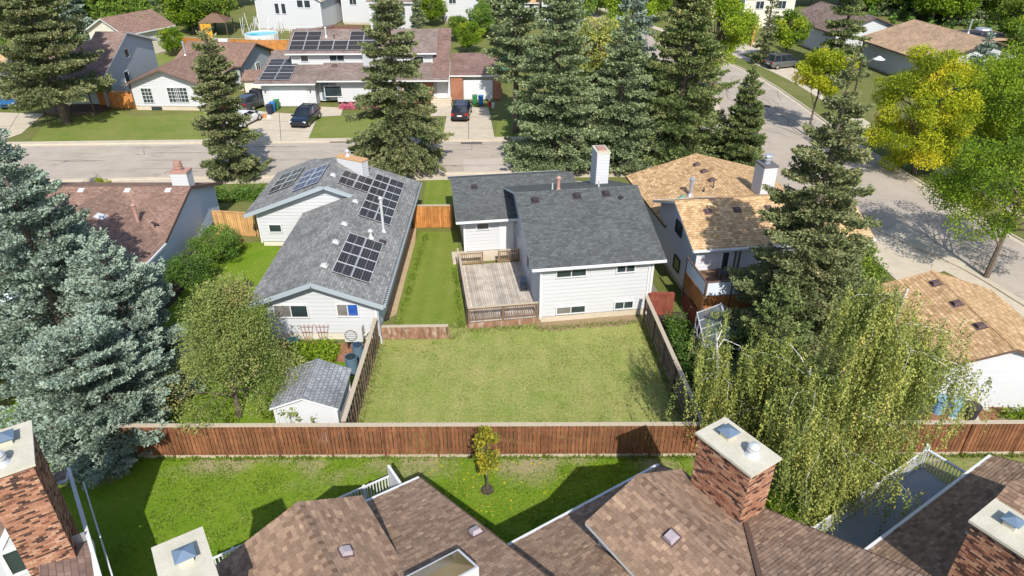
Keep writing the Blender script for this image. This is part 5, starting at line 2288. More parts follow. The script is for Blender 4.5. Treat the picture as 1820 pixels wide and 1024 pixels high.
# small gabled wing in front: grey siding wall, window, brown roof
W0 = frame(-15.95, 15.57, 33)
g0 = MB(W0)
g0.slab([(-1.3, 0, 3.3), (0, 0, 5.1), (0, 3.2, 5.1), (-1.3, 3.2, 3.3)], .14, 0, 1)
g0.bar((-1.32, -.10, 3.2), (-.0, -.10, 5.03), .05, .2, mi=1)
g0.build('upper_roof', [S_BRN, TRIM], T0)
w = MB()
p = lambda x, y: W0(x, y, 0)[:2]
lap_wall(w, p(-1.4, -.05), p(.05, -.05), [(0, 0), (1.45, 0), (1.45, 4.95), (0, 3.1)], .2)
lap_wall(w, p(.05, -.05), p(.05, 2.6), [(0, 0), (2.65, 0), (2.65, 4.95), (0, 4.95)], .2)
w.build('upper_wall', m_siding('pale_grey_wall', (.46, .48, .51)), T0)
window(T0, p(-1.4, -.05), p(.05, -.05), .55, 2.6, .5, 1.0, 1, fw=.13)
lo = MB(W0)
lo.slab([(1.5, -6, 3.15), (1.5, -.6, 3.15), (.12, -.6, 3.6), (.12, -6, 3.6)], .14, 0, 1)
lo.build('low_roof', [S_BRN, TRIM], T0)
g = MB(W0)
g.box(1.5, 1.62, -6, -.6, 3.0, 3.17)
g.build('gutter', TRIM, T0)
fl = MB(W0)
for k in range(3):
    fl.box(.15 + k * .45, .58 + k * .45, -.62, -.60, 3.45 - k * .1, 3.85 - k * .1)
fl.build('step_flashing', GALV, T0)

# ------------------------------------------------------------------ fences and yard things
FPOST = m_wood('dark_stained_posts', (.10, .042, .022), (.22, .10, .05), .3)
fence((-17.6, 23.13), (8.6, 23.25), 1.83, 'long stained brown board fence with pale cap rail along the back lawns', mat=FENCE, railm=FENCE, bw=.145, gap=.028, side=-1, kick='light', proud=.055, postm=FPOST)
fence((8.72, 23.25), (27.4, 23.42), 1.83, 'stained brown board fence behind the birch and the garage garden', mat=FENCE, railm=FENCE, bw=.145, gap=.028, side=-1, kick='light', proud=.055, postm=FPOST)
# see-through alternating fence on the left of the yard
fence((-7.5, 23.5), (-7.5, 31.9), 1.75, 'weathered alternating board fence between the shed and the big lawn', mat=FENCE_O, railm=RAILW, bw=.13, gap=.10, side=-1, kick=None, stagger=True, post=1.95, railpos=(.12, .62))
fence((8.48, 23.5), (7.78, 34.3), 1.75, 'dark weathered board fence on the right of the big lawn', mat=FENCE_O, railm=FENCE_O, bw=.14, gap=.05, side=-1, kick=None, post=2.2, railpos=(.12, .55, .9), capm=WEATH)
fence((-7.35, 32.45), (-3.6, 32.55), .85, 'low red-brown worn board fence panel between the two houses', mat=SKIRT, railm=RAILW, bw=.14, gap=.006, side=-1, kick=None, post=3.7, railpos=(.15, .9))
fence((-7.3, 47.1), (-4.5, 47.15), 1.8, 'orange-brown gate fence between the two houses', mat=FENCE_R, railm=FENCE_R, bw=.14, gap=.015, side=-1, kick=None, post=1.4, railpos=(.15, .55, .9))
fence((-21.7, 46.0), (-18.55, 45.6), 1.85, 'pale new cedar fence between the red-brown and the grey roof', mat=FENCE_N, railm=FENCE_N, bw=.14, gap=.02, side=-1, kick=None, post=1.6, capm=FENCE_N, railpos=(.15, .9))
fence((8.1, 35.05), (9.55, 35.0), 1.5, 'dark red stained gate between the white and the tan-roofed house', mat=FENCE_RED, railm=FENCE_RED, bw=.14, gap=.015, side=-1, kick=None, post=1.45, capm=FENCE_RED, railpos=(.15, .9))


def simple_fence(pts, h, mat, label, cat='fence', bw=.16, capm=None, name='board_fence', group=None):
    """far fence: panels per bay, boards real but joined"""
    root = thing(name, label, cat, (*pts[0], 0), group)
    for i in range(len(pts) - 1):
        a, b = Vector((*pts[i], 0)), Vector((*pts[i + 1], 0))
        L = (b - a).length
        d = (b - a) / L
        f = frame(a.x, a.y, math.degrees(math.atan2(d.y, d.x)))
        n = max(1, round(L / 2.4))
        for k in range(n):
            m = MB(f)
            x0, x1 = L * k / n, L * (k + 1) / n
            x = x0 + .02
            j = 0
            while x + bw < x1:
                m.box(x, x + bw - .02, -.02 + .01 * (j % 2), .0 + .01 * (j % 2), .05, h)
                x += bw
                j += 1
            m.box(x0, x1, .02, .06, h * .2, h * .26)
            m.box(x0, x1, .02, .06, h * .8, h * .86)
            m.build('fence_panel', mat, root)
        m = MB(f)
        for k in range(n + 1):
            m.box(L * k / n - .06, L * k / n + .06, -.06, .08, 0, h + .08)
        m.build('post', mat, root)
        m = MB(f)
        m.box(0, L, -.09, .11, h + .09, h + .13)
        m.build('cap_rail', capm or mat, root)
    return root


# young tree on the lawn
YT = m_foliage('yellow_green_leaves', [(0, (.10, .13, .02)), (.35, (.30, .30, .03)), (.7, (.55, .46, .04)), (1, (.62, .36, .05))], .35)
c, t = broadleaf(3.6, .62, 71, .12, YT, 1500, 34, z_low=.30, shape='column', trunk_r=.045, tvar=.22, tint_c=.38)
set_tree('young_tree', 'young slender tree with yellowing leaves in front of the brown fence', (c, t), -1.05, 21.15)
rg = MB()
q = (-1.05, 21.15)
n = 16
for k in range(n):
    a, b = 2 * math.pi * k / n, 2 * math.pi * (k + 1) / n
    rg.solid([(q[0], q[1], .0), (q[0] + .3 * math.cos(a), q[1] + .3 * math.sin(a), 0), (q[0] + .3 * math.cos(b), q[1] + .3 * math.sin(b), 0)],
             [(q[0], q[1], .05), (q[0] + .3 * math.cos(a), q[1] + .3 * math.sin(a), .02), (q[0] + .3 * math.cos(b), q[1] + .3 * math.sin(b), .02)])
o = rg.build('mulch_ring', DSOIL, None, uv=False)
o['kind'] = 'structure'
o['label'] = 'dark soil ring at the foot of the young tree'


# ------------------------------------------------------------------ vehicles
PAINT = {}


def paint(name, col, metal=.3):
    if name not in PAINT:
        k = NT(name)
        k.set(.28, metal, .6)
        k.b.inputs['Coat Weight'].default_value = .6
        k.b.inputs['Coat Roughness'].default_value = .08
        k.base(col)
        PAINT[name] = k.m
    return PAINT[name]


CARGL = m_glass('car_glass', (.012, .016, .022), .04)
LAMPR = m_plain('red_lamp', (.35, .015, .01), .3)
LAMPW = m_plain('clear_lamp', (.65, .66, .68), .15)
PLASTIC = m_plain('black_trim', (.02, .02, .02), .5)
PLATE = m_plain('number_plate', (.75, .75, .72), .5)


def car(label, cat, name, loc, heading, col, L=4.7, W=1.9, H=1.68, kind='suv', rails=True):
    """heading: direction the nose points, radians; local +x is the nose"""
    root = local_thing(name, label, cat, (*loc, .03), heading)
    hw = W / 2
    if kind == 'pickup':
        prof = [(-.5, .95), (-.498, 1.02), (-.10, 1.02), (.02, 1.05), (.22, 1.10), (.46, 1.0), (.5, .85)]
        roof = (-.10, .20, -.04, .11)
    elif kind == 'van':
        prof = [(-.5, .8), (-.49, 1.05), (-.2, 1.05), (.05, 1.02), (.22, 1.02), (.44, .9), (.5, .7)]
        roof = (-.46, .34, -.40, .12)
    else:
        prof = [(-.5, .8), (-.485, 1.02), (-.2, 1.04), (.05, 1.0), (.2, 1.02), (.44, .9), (.5, .72)]
        roof = (-.44, .24, -.36, .05)
    # body: rings across the length, rounded plan
    def half(x):
        t = abs(x) / .5
        return hw * (1 - .16 * max(0, t - .72) / .28 * (max(0, t - .72) / .28))
    xs = [-.5, -.485, -.40, -.30, -.20, -.10, .0, .10, .20, .30, .40, .46, .488, .5]

    def top(x):
        for (a, za), (b, zb) in zip(prof[:-1], prof[1:]):
            if a <= x <= b:
                return za + (zb - za) * (x - a) / (b - a + 1e-9)
        return prof[-1][1]
    m = MB()
    rings = []
    for x in xs:
        w, zt = half(x), top(x)
        zb = .26 if abs(x) < .44 else .34
        rings.append([(x * L, -w * .93, zb), (x * L, -w, .5), (x * L, -w * .985, zt - .16), (x * L, -w * .90, zt - .02), (x * L, -w * .5, zt + .015),
                      (x * L, w * .5, zt + .015), (x * L, w * .90, zt - .02), (x * L, w * .985, zt - .16), (x * L, w, .5), (x * L, w * .93, zb)])
    for a, b in zip(rings[:-1], rings[1:]):
        for i in range(10):
            j = (i + 1) % 10
            m.poly([a[i], a[j], b[j], b[i]][::-1] if True else None)
    m.poly(rings[0])
    m.poly(rings[-1][::-1])
    body = m.build('body', col, root, smooth=False)
    bm = body.modifiers.new('edge', 'BEVEL')
    bm.width, bm.segments, bm.limit_method = .04, 2, 'ANGLE'
    # cabin: glass band with a painted roof
    b0, b1, r0, r1 = [q * L for q in roof]
    zb0, zr0 = 1.0, H - .05
    g = MB()
    g.solid([(b0, -hw * .90, zb0), (b1, -hw * .88, zb0), (b1, hw * .88, zb0), (b0, hw * .90, zb0)],
            [(r0, -hw * .74, zr0), (r1, -hw * .74, zr0), (r1, hw * .74, zr0), (r0, hw * .74, zr0)])
    g.build('windows', CARGL, root)
    g = MB()
    g.solid([(r0 - .03, -hw * .76, zr0), (r1 + .03, -hw * .76, zr0), (r1 + .03, hw * .76, zr0), (r0 - .03, hw * .76, zr0)],
            [(r0 + .1, -hw * .68, H), (r1 - .12, -hw * .68, H), (r1 - .12, hw * .68, H), (r0 + .1, hw * .68, H)])
    g.build('roof', col, root)
    g = MB()
    P = lambda t, s, u: Vector((b0 + (b1 - b0) * t, s * hw * .905, zb0)).lerp(Vector((r0 + (r1 - r0) * t, s * hw * .752, zr0)), u)
    for s in (-1, 1):
        for t in (0.005, .34, .62, .995):
            g.bar(P(t, s, 0), P(t, s, 1), .07, .03)
    g.build('pillar', col, root)
    if rails:
        g = MB()
        for s in (-1, 1):
            g.bar((r0 + .2, s * hw * .62, H + .05), (r1 - .25, s * hw * .62, H + .05), .04)
        for t in (.35, .7):
            x = r0 + (r1 - r0) * t
            g.bar((x, -hw * .62, H + .07), (x, hw * .62, H + .07), .05, .03)
        g.build('roof_rack', PLASTIC, root)
    wm = None
    for x in (-.31 * L, .32 * L):
        for s in (-1, 1):
            t = MB()
            t.tube((0, -.11, 0), (0, .11, 0), .34, .34, 18)
            if wm is None:
                w = t.build('wheel', RUBBER, root)
                rmm = MB()
                rmm.tube((0, -.118, 0), (0, .118, 0), .21, .21, 10)
                rm = rmm.build('rim', CHROME, w)
                wm = (w.data, rm.data)
            else:
                w = bpy.data.objects.new('wheel', wm[0])
                COL.objects.link(w)
                w.parent = root
                rm = bpy.data.objects.new('rim', wm[1])
                COL.objects.link(rm)
                rm.parent = w
            w.location = (x, s * (hw - .10), .34)
    hb = MB()
    hb.box(L * .5 - .06, L * .5 + .012, -hw * .6, hw * .6, .42, .62)
    hb.build('grille', PLASTIC, root)
    for s in (-1, 1):
        g = MB()
        g.box(L * .47, L * .492, s * hw * .78 - .15, s * hw * .78 + .15, .64, .78)
        g.build('headlight', LAMPW, root)
        g = MB()
        g.box(-L * .5 - .015, -L * .485, s * hw * .76 - .15, s * hw * .76 + .15, .78, 1.0)
        g.build('tail_light', LAMPR, root)
        g = MB()
        g.box(b1 - .15, b1 + .1, s * (hw + .02) - .1, s * (hw + .02) + .1, 1.0, 1.14)
        g.build('wing_mirror', PLASTIC, root)
    g = MB()
    g.box(-L * .5 - .02, -L * .49, -.26, .26, .66, .78)
    g.build('number_plate', PLATE, root)
    g = MB()
    g.box(-L * .5 - .04, -L * .47, -hw * .85, hw * .85, .34, .55)
    g.build('bumper', CHROME if kind == 'pickup' else PLASTIC, root)
    if kind == 'pickup':
        g = MB()
        g.box(-L * .47, -L * .12, -hw * .78, hw * .78, .9, 1.045)
        g.build('truck_bed', PLASTIC, root)
        g = MB()
        g.solid([(-L * .48, -hw * .86, 1.03), (-L * .11, -hw * .86, 1.03), (-L * .11, hw * .86, 1.03), (-L * .48, hw * .86, 1.03)],
                [(-L * .46, -hw * .7, 1.55), (-L * .12, -hw * .7, 1.62), (-L * .12, hw * .7, 1.62), (-L * .46, hw * .7, 1.55)])
        g.build('canopy', CARGL, root)
    return root


hd = math.radians
car('dark blue-black suv parked nose to the street on the wide driveway', 'car', 'parked_car', (-22.15, 73.3), hd(-97), paint('blue_black_paint', (.012, .018, .035)), 4.7, 1.9, 1.66)
car('dark minivan parked with its tail lights to the street', 'minivan', 'parked_car', (-5.55, 75.6), hd(88), paint('plum_black_paint', (.028, .018, .026)), 4.8, 1.95, 1.72, 'van')
car('dark grey truck with canopy and roof bars beside the white bungalow', 'truck', 'parked_truck', (-29.3, 79.6), hd(62), paint('graphite_paint', (.06, .06, .065)), 5.3, 1.95, 1.85, 'pickup')
car('bright blue suv at the left edge of the photo', 'car', 'parked_car', (-57.6, 80.2), hd(-80), paint('bright_blue_paint', (.03, .14, .30)), 4.6, 1.9, 1.7)
car('white car partly hidden behind the slim spruce', 'car', 'parked_car', (-28.6, 72.9), hd(75), paint('white_paint', (.70, .70, .70), 0), 4.4, 1.8, 1.45, rails=False)
car('dark grey van parked in the shade of the street trees', 'van', 'parked_van', (37.6, 98.8), hd(20), paint('silver_paint', (.13, .13, .13)), 4.9, 1.95, 1.9, 'van', rails=False)


def wheelie(label, x, y, rz, col, group='wheeled bins by the garages', lidcol=None):
    root = local_thing('wheeled_bin', label, 'bin', (x, y, .03), rz, group)
    m = MB()
    m.solid([(-.22, -.26, .06), (.22, -.26, .06), (.22, .24, .06), (-.22, .24, .06)], [(-.29, -.33, 1.0), (.29, -.33, 1.0), (.29, .33, 1.0), (-.29, .33, 1.0)])
    m.build('bin_body', col, root)
    m = MB()
    m.solid([(-.31, -.37, 1.0), (.31, -.37, 1.0), (.31, .35, 1.0), (-.31, .35, 1.0)], [(-.26, -.26, 1.09), (.26, -.26, 1.09), (.26, .3, 1.1), (-.26, .3, 1.1)])
    m.bar((-.22, .40, 1.0), (.22, .40, 1.0), .04)
    m.build('lid', lidcol or col, root)
    for s in (-1, 1):
        m = MB()
        m.tube((s * .27 - .03, .24, .11), (s * .27 + .03, .24, .11), .11, .11, 10)
        m.build('wheel', RUBBER, root)
    return root


BG = m_plain('green_bin_plastic', (.03, .16, .06), .45)
BB = m_plain('blue_bin_plastic', (.02, .15, .42), .45)
BK = m_plain('black_bin_plastic', (.03, .035, .06), .5)
wheelie('green wheeled bin behind the blue one by the left garage', -26.75, 78.3, 0, BG)
wheelie('blue wheeled bin by the left garage, next to a black one', -26.9, 77.35, .1, BB)
wheelie('black wheeled bin in front of the blue one by the left garage', -26.95, 76.4, -.15, BK)
wheelie('green wheeled bin beside the white garage door of the brick house', -4.3, 80.2, 0, BG)
wheelie('blue wheeled bin beside the white garage door of the brick house', -3.6, 80.0, 0, BB)
pn = local_thing('orange_cone', 'small orange and white pile of toys in front of the left bins', 'toys', (-27.2, 75.2, .03))
m = MB()
m.tube((0, 0, 0), (0, 0, .3), .3, .2, 8)
m.build('toy', m_plain('orange_plastic', (.60, .20, .05), .5), pn)
m = MB()
m.tube((.5, -.2, 0), (.5, -.2, .25), .25, .2, 8)
m.build('tub', TRIM, pn)
rf_ = local_thing('garden_flag', 'small red and white garden ornament beside the bins under the spruce', 'garden ornament', (-2.55, 78.8, .03))
m = MB()
m.tube((0, 0, 0), (0, 0, 1.2), .03, .03, 6)
m.tube((0, 0, .25), (0, 0, .75), .2, .14, 8)
m.build('stand', m_plain('red_paint', (.50, .02, .02), .5), rf_)
m = MB()
m.tube((0, 0, .78), (0, 0, 1.1), .12, .2, 8)
m.tube((.4, -.1, 0), (.4, -.1, .6), .16, .2, 8)
m.build('ornament', TRIM, rf_)
# street lamp and pole
lp = local_thing('street_lamp', 'thin leaning street lamp with flat white head behind the tall spruce', 'street lamp', (32.5, 66.0, 0))
m = MB()
m.tube((0, 0, 0), (0, 0, 8.0), .11, .07, 8)
m.tube((0, 0, 7.95), (1.3, 0, 8.3), .05, .04, 6)
m.build('pole', DARKMET, lp)
m = MB()
m.tube((1.5, 0, 8.22), (1.5, 0, 8.36), .55, .3, 12)
m.tube((1.5, 0, 8.36), (1.5, 0, 8.5), .3, .1, 12)
m.build('lamp_head', TRIM, lp)

# ------------------------------------------------------------------ trees
BLUE = m_foliage('blue_spruce_needles', [(0, (.057, .075, .045)), (.25, (.166, .215, .150)), (.5, (.271, .350, .275)), (.75, (.370, .460, .370)), (1, (.456, .500, .350))], .15, .7)
BLUE2 = m_foliage('grey_green_needles', [(0, (.063, .087, .036)), (.3, (.145, .196, .088)), (.6, (.264, .326, .165)), (1, (.472, .507, .253))], .15, .7)
OLIVE = m_foliage('olive_needles', [(0, (.045, .060, .024)), (.3, (.122, .155, .059)), (.55, (.211, .245, .104)), (.8, (.324, .320, .152)), (1, (.405, .360, .180))], .15, .7)
GREENN = m_foliage('green_needles', [(0, (.051, .078, .029)), (.4, (.131, .185, .058)), (.7, (.239, .284, .102)), (1, (.435, .398, .160))], .15, .7)
APPLE = m_foliage('apple_leaves', [(0, (.078, .109, .032)), (.35, (.173, .229, .057)), (.65, (.290, .338, .095)), (.88, (.424, .398, .152)), (1, (.513, .314, .190))], .3)
LEAF = m_foliage('green_leaves', [(0, (.045, .085, .014)), (.35, (.105, .185, .02)), (.7, (.20, .29, .035)), (1, (.33, .37, .06))], .35)
LIME = m_foliage('lime_leaves', [(0, (.07, .12, .012)), (.35, (.17, .28, .02)), (.7, (.31, .42, .03)), (1, (.50, .50, .05))], .38)
YELL = m_foliage('yellow_leaves', [(0, (.15, .21, .014)), (.3, (.33, .40, .02)), (.6, (.56, .54, .028)), (.85, (.72, .57, .035)), (1, (.74, .44, .035))], .38)
BIRCH = m_foliage('birch_leaves', [(0, (.106, .137, .043)), (.3, (.234, .285, .075)), (.6, (.402, .433, .106)), (.85, (.584, .536, .139)), (1, (.636, .456, .150))], .35)
HEDGE = m_foliage('hedge_leaves', [(0, (.042, .084, .017)), (.5, (.114, .216, .036)), (1, (.240, .348, .054))], .3)

# the blue spruces at the left
set_tree('spruce_tree', 'huge blue-green spruce filling the left edge below the street', spruce(13.4, 5.6, 11, .125, BLUE, .75, base=.03, gap=.85, slope=.30, ragged=.25, power=.95, rope=.15), -23.8, 30.6, 'blue spruces on the left')
set_tree('spruce_tree', 'second blue spruce, its spread branches reaching over the red-brown roof', spruce(8.4, 5.7, 12, .12, BLUE, .7, base=.03, gap=.85, slope=.25, ragged=.28, power=1.05, rope=.15), -19.6, 29.2, 'blue spruces on the left')
set_tree('spruce_tree', 'low bushy blue spruce at the left end of the brown fence', spruce(5.6, 5.0, 13, .115, BLUE, .72, base=.03, gap=.65, slope=.10, ragged=.22, power=.55, rope=.14, arms=(7, 10)), -18.9, 24.9, 'blue spruces on the left')
set_tree('spruce_tree', 'tall blue spruce rising at the far left edge in front of the street', spruce(17.0, 5.0, 14, .17, BLUE, .65, base=.03, gap=.95, slope=.3, ragged=.3), -33.5, 39.5, 'blue spruces on the left')
set_tree('spruce_tree', 'slim young blue spruce top over the red-brown roof', spruce(7.6, 2.2, 15, .13, BLUE, 1.0, gap=.6, ragged=.35), -24.6, 35.2, 'blue spruces on the left')
# spruces along the streets
set_tree('spruce_tree', 'tall olive spruce with bare trunk foot beside the blue-grey house', spruce(20.5, 6.6, 21, .20, OLIVE, .7, gap=1.05, bare=3.2, slope=.2, brown=.12, power=.7, rope=.15), -48.0, 73.3)
set_tree('spruce_tree', 'slim olive-brown spruce on the near kerb left of the solar roofs', spruce(12.3, 3.0, 22, .15, OLIVE, .9, gap=.75, bare=.3, slope=.3, ragged=.35, power=.6, brown=.15, rope=.14), -24.4, 57.6)
set_tree('spruce_tree', 'tall spreading spruce with drooping arms in front of the solar-panelled duplex', spruce(15.8, 6.2, 23, .15, OLIVE, .9, gap=.95, bare=1.6, slope=.72, upturn=.30, ragged=.2, power=.85, rope=.11, arms=(6, 8)), -10.0, 59.4)
set_tree('pine_tree', 'tall pine with a bare reddish trunk beside the minivan driveway', spruce(17.0, 4.4, 24, .19, BLUE2, .85, gap=1.2, bare=6.0, slope=.2, ragged=.35, power=.55, brown=.12, rope=.15), .4, 70.0)
set_tree('spruce_tree', 'massive grey-green spruce behind the chimney of the white house, left of two', spruce(17.2, 5.8, 25, .17, BLUE2, .78, gap=.95, slope=.45, ragged=.22), 3.9, 60.4)
set_tree('spruce_tree', 'broad spruce just right of the white sided chimney', spruce(13.2, 5.2, 26, .17, BLUE2, .85, gap=.95, slope=.4), 9.6, 60.9)
set_tree('spruce_tree', 'very tall dark spruce left of the street corner', spruce(17.8, 6.2, 27, .17, GREENN, .78, gap=.95, slope=.4, brown=.25), 15.3, 62.2)
set_tree('spruce_tree', 'bluish spruce top behind the spruce row', spruce(17.5, 4.0, 28, .20, BLUE, .7, gap=1.1), 12.0, 72.5)
set_tree('spruce_tree', 'small neat dark green spruce standing alone beside the junction', spruce(8.9, 2.75, 29, .125, GREENN, 1.0, gap=.55, slope=.25, ragged=.2, power=.8), 20.6, 60.2)
set_tree('spruce_tree', 'great brown-coned spruce over the right side of the tan-roofed house', spruce(16.4, 5.3, 30, .115, OLIVE, .76, gap=.85, slope=.42, upturn=.35, ragged=.3, power=1.0, bare=.6, brown=.18, rope=.13), 14.7, 30.6)
set_tree('spruce_tree', 'dark spruce low in the shade between the greenhouse and the birch', spruce(6.2, 2.9, 31, .12, GREENN, .9, gap=.6, ragged=.35, power=.7), 12.6, 27.6)
set_tree('spruce_tree', 'dark conifer behind the yellow street tree', spruce(16.0, 4.0, 32, .22, GREENN, .8, gap=1.1), 44.5, 97.0)
set_tree('spruce_tree', 'grey-blue spruce tip in front of the white gable at the top right', spruce(8.0, 3.0, 33, .20, BLUE, .8, gap=.8), 52.5, 79.5)
set_tree('spruce_tree', 'pale blue spruce behind the houses at the top left', spruce(12.0, 3.8, 34, .26, BLUE, .7, gap=1.1), -70.5, 118.0)
set_tree('spruce_tree', 'blue spruce behind the tall olive spruce tip at the top', spruce(11, 4.2, 35, .26, BLUE, .7, gap=1.1), -19.0, 113.0)
set_tree('spruce_tree', 'slender dark spruce at the top beside the orange fence', spruce(11.5, 1.7, 36, .22, OLIVE, .8, gap=1.0, ragged=.4), 35.5, 101.0)
# broadleaf trees
set_tree('apple_tree', 'spreading apple tree with small fruit beside the white shed', broadleaf(7.4, 3.55, 41, .085, APPLE, 44000, 80, z_low=.20, shape='cone', trunk_r=.13, tvar=.13, shift=(.35, .1)), -13.3, 25.9)
set_tree('street_tree', 'lime yellow street tree with a thin leaning trunk at the junction', broadleaf(9.4, 3.1, 42, .19, YELL, 12000, 40, z_low=.36, tint_c=.32, tvar=.14, trunk_r=.11, shift=(.6, 0)), 30.2, 69.0)
set_tree('street_tree', 'big bright yellow tree over the right-hand kerb', broadleaf(10.9, 4.2, 43, .165, YELL, 44000, 85, z_low=.02, tint_c=.36, tvar=.17, trunk_r=.2, gapf=.95, shift=(-1.2, 0)), 35.9, 58.4)
set_tree('street_tree', 'green tree with pale trunk behind the tan garage', broadleaf(9.0, 4.9, 44, .15, LIME, 24000, 55, z_low=.28, tint_c=.45, tvar=.16, gapf=.95, trunk_r=.17, shift=(.6, .4)), 31.2, 39.6)
set_tree('street_tree', 'dense green tree at the right edge behind the yellow one', broadleaf(11.0, 5.4, 45, .20, LIME, 30000, 70, z_low=.06, tint_c=.5, tvar=.15, gapf=.9), 45.5, 61.5)
set_tree('street_tree', 'wide green tree at the right edge below the dense one', broadleaf(9.6, 5.0, 46, .18, LIME, 30000, 65, z_low=.08, tint_c=.42, tvar=.15, gapf=.9), 42.5, 50.0)
set_tree('street_tree', 'dark green round tree behind the white gable, right of the yellow tree', broadleaf(7.5, 3.8, 47, .25, LEAF, 11000, 90, z_low=.08, tint_c=.5), 50.5, 72.0)
set_tree('street_tree', 'bright lime tree over the left kerb at the top of the street', broadleaf(14.5, 4.6, 48, .22, LIME, 24000, 70, z_low=.16, tint_c=.6, tvar=.15), 23.4, 82.6)
set_tree('street_tree', 'leafy tree left of the lime tree at the top of the street', broadleaf(12.0, 4.2, 49, .32, LIME, 9000, 80, z_low=.2, tint_c=.5), 17.0, 105.0)
set_tree('street_tree', 'small lime tree beside the driveway at the top of the street', broadleaf(7.5, 3.0, 50, .28, LIME, 7000, 60, z_low=.2, tint_c=.5), 39.0, 102.0)
set_tree('willow_tree', 'hanging yellow-green tree squeezed between the dark spruces', broadleaf(11.5, 2.9, 51, .24, BIRCH, 11000, 110, z_low=.1, shape='column', tint_c=.42), 8.0, 68.5)
set_tree('shrub', 'round clipped green shrub against the pale blue wall', broadleaf(2.9, 1.75, 52, .10, HEDGE, 9000, 110, z_low=.02, tint_c=.62, tvar=.1, gapf=.85, trunk_r=.04), -19.9, 41.6, 'shrubs under the pale blue wall', cat='shrub')
set_tree('shrub', 'darker loose shrub below the clipped one against the pale blue wall', broadleaf(2.7, 1.9, 53, .10, HEDGE, 8000, 100, z_low=.02, tint_c=.4, tvar=.15, trunk_r=.04), -20.3, 38.0, 'shrubs under the pale blue wall', cat='shrub')
set_tree('shrub', 'low dry ornamental grass clump beside the pale cedar fence', broadleaf(1.2, .9, 54, .12, APPLE, 2200, 40, z_low=.02, tint_c=.75, trunk_r=.03), -20.0, 44.3, cat='shrub')
set_tree('sapling', 'thin leafy sapling in front of the shed wall', broadleaf(2.3, .55, 55, .11, LEAF, 700, 26, z_low=.15, shape='column', tint_c=.8, trunk_r=.02), -10.0, 23.9, 'saplings by the shed', cat='shrub')
set_tree('sapling', 'shorter sapling right of the first one at the shed', broadleaf(1.9, .4, 56, .11, LEAF, 380, 18, z_low=.2, shape='column', tint_c=.8, trunk_r=.02), -9.0, 23.95, 'saplings by the shed', cat='shrub')


def bed(name, label, pts, n, leaf, mat, h=.35, seed=1, tint=.5, kind='stuff'):
    rng = np.random.default_rng(seed)
    P = []
    P2 = np.array(pts)
    lo, hi = P2.min(0), P2.max(0)
    c = rng.uniform(lo, hi, (int(n / 90) + 4, 2))
    k = rng.integers(0, len(c), n)
    xy = c[k] + rng.normal(0, .25, (n, 2))
    xy = np.clip(xy, lo, hi)
    z = np.abs(rng.normal(0, h * .5, n))
    P = np.column_stack([xy, z])
    D = rng.normal(0, 1, (n, 3))
    D[:, 2] = np.abs(D[:, 2])
    D /= np.linalg.norm(D, axis=1)[:, None]
    me = leaf_mesh(name, P, D, leaf * rng.uniform(.7, 1.3, n), leaf * .7, tint + rng.normal(0, .18, n), mat, rng, .2)
    o = bpy.data.objects.new(name, me)
    COL.objects.link(o)
    tag(o, label, None, None, kind)
    return o


bed('vegetable_bed', 'leafy vegetable bed under the white gable', [(-12.2, 29.9), (-9.6, 31.7)], 4200, .14, LIME, .5, 3, .45)
bed('garden_plants', 'garden plants among the slabs beside the garage', [(23.2, 24.6), (26.6, 26.0)], 2600, .12, LIME, .45, 4, .4)
bed('garden_plants', 'small weeds by the composter', [(21.8, 24.4), (22.6, 24.9)], 300, .1, BIRCH, .2, 5, .5)
bed('shade_plants', 'dark shade plants behind the right-hand fence', [(8.9, 27.0), (10.2, 33.8)], 5200, .13, HEDGE, .9, 6, .35)
bed('shade_plants', 'dark undergrowth between the fence and the spruce', [(9.0, 23.7), (13.2, 27.0)], 3800, .13, HEDGE, .8, 7, .45)
bed('flower_bed', 'pink and red flowers under the front window of the duplex', [(-19.6, 78.3), (-15.3, 79.0)], 1500, .2, m_foliage('pink_flowers', [(0, (.12, .16, .03)), (.3, (.55, .10, .22)), (.6, (.65, .22, .32)), (1, (.65, .12, .06))], .2), .5, 8, .55)
bed('hedge_row', 'low green hedge in front of the red-brown roof beside the street', [(-26.5, 51.8), (-18.4, 53.4)], 5200, .17, HEDGE, .9, 9, .5)
set_tree('shrub', 'small yellow shrub on the verge above the red-brown roof', broadleaf(1.4, 1.1, 57, .12, YELL, 1500, 30, z_low=.02, tint_c=.3, trunk_r=.03), -34.2, 53.6, cat='shrub')


def tufts(name, label, lines, per_m, leaf, mat, spread=.12, h=.10, seed=1, tint=.5):
    """ragged blades along the given lines"""
    rng = np.random.default_rng(seed)
    P = []
    for (a, b) in lines:
        L = math.hypot(b[0] - a[0], b[1] - a[1])
        n = int(L * per_m)
        t = np.clip(np.repeat(rng.random(n // 6 + 1), 6)[:n] + rng.normal(0, .04 / L, n), 0, 1)
        x = a[0] + (b[0] - a[0]) * t + rng.normal(0, spread, n)
        y = a[1] + (b[1] - a[1]) * t + rng.normal(0, spread, n)
        P.append(np.stack([x, y, np.full(n, .01)], 1))
    P = np.concatenate(P)
    n = len(P)
    D = np.stack([rng.normal(0, .5, n), rng.normal(0, .5, n), rng.uniform(.5, 1.2, n)], 1)
    D /= np.linalg.norm(D, axis=1)[:, None]
    me = leaf_mesh(name, P, D, h * rng.uniform(.6, 1.6, n), leaf * rng.uniform(.5, 1.2, n), tint + rng.normal(0, .2, n), mat, rng, .15)
    o = bpy.data.objects.new(name, me)
    COL.objects.link(o)
    tag(o, label, None, None, 'stuff')


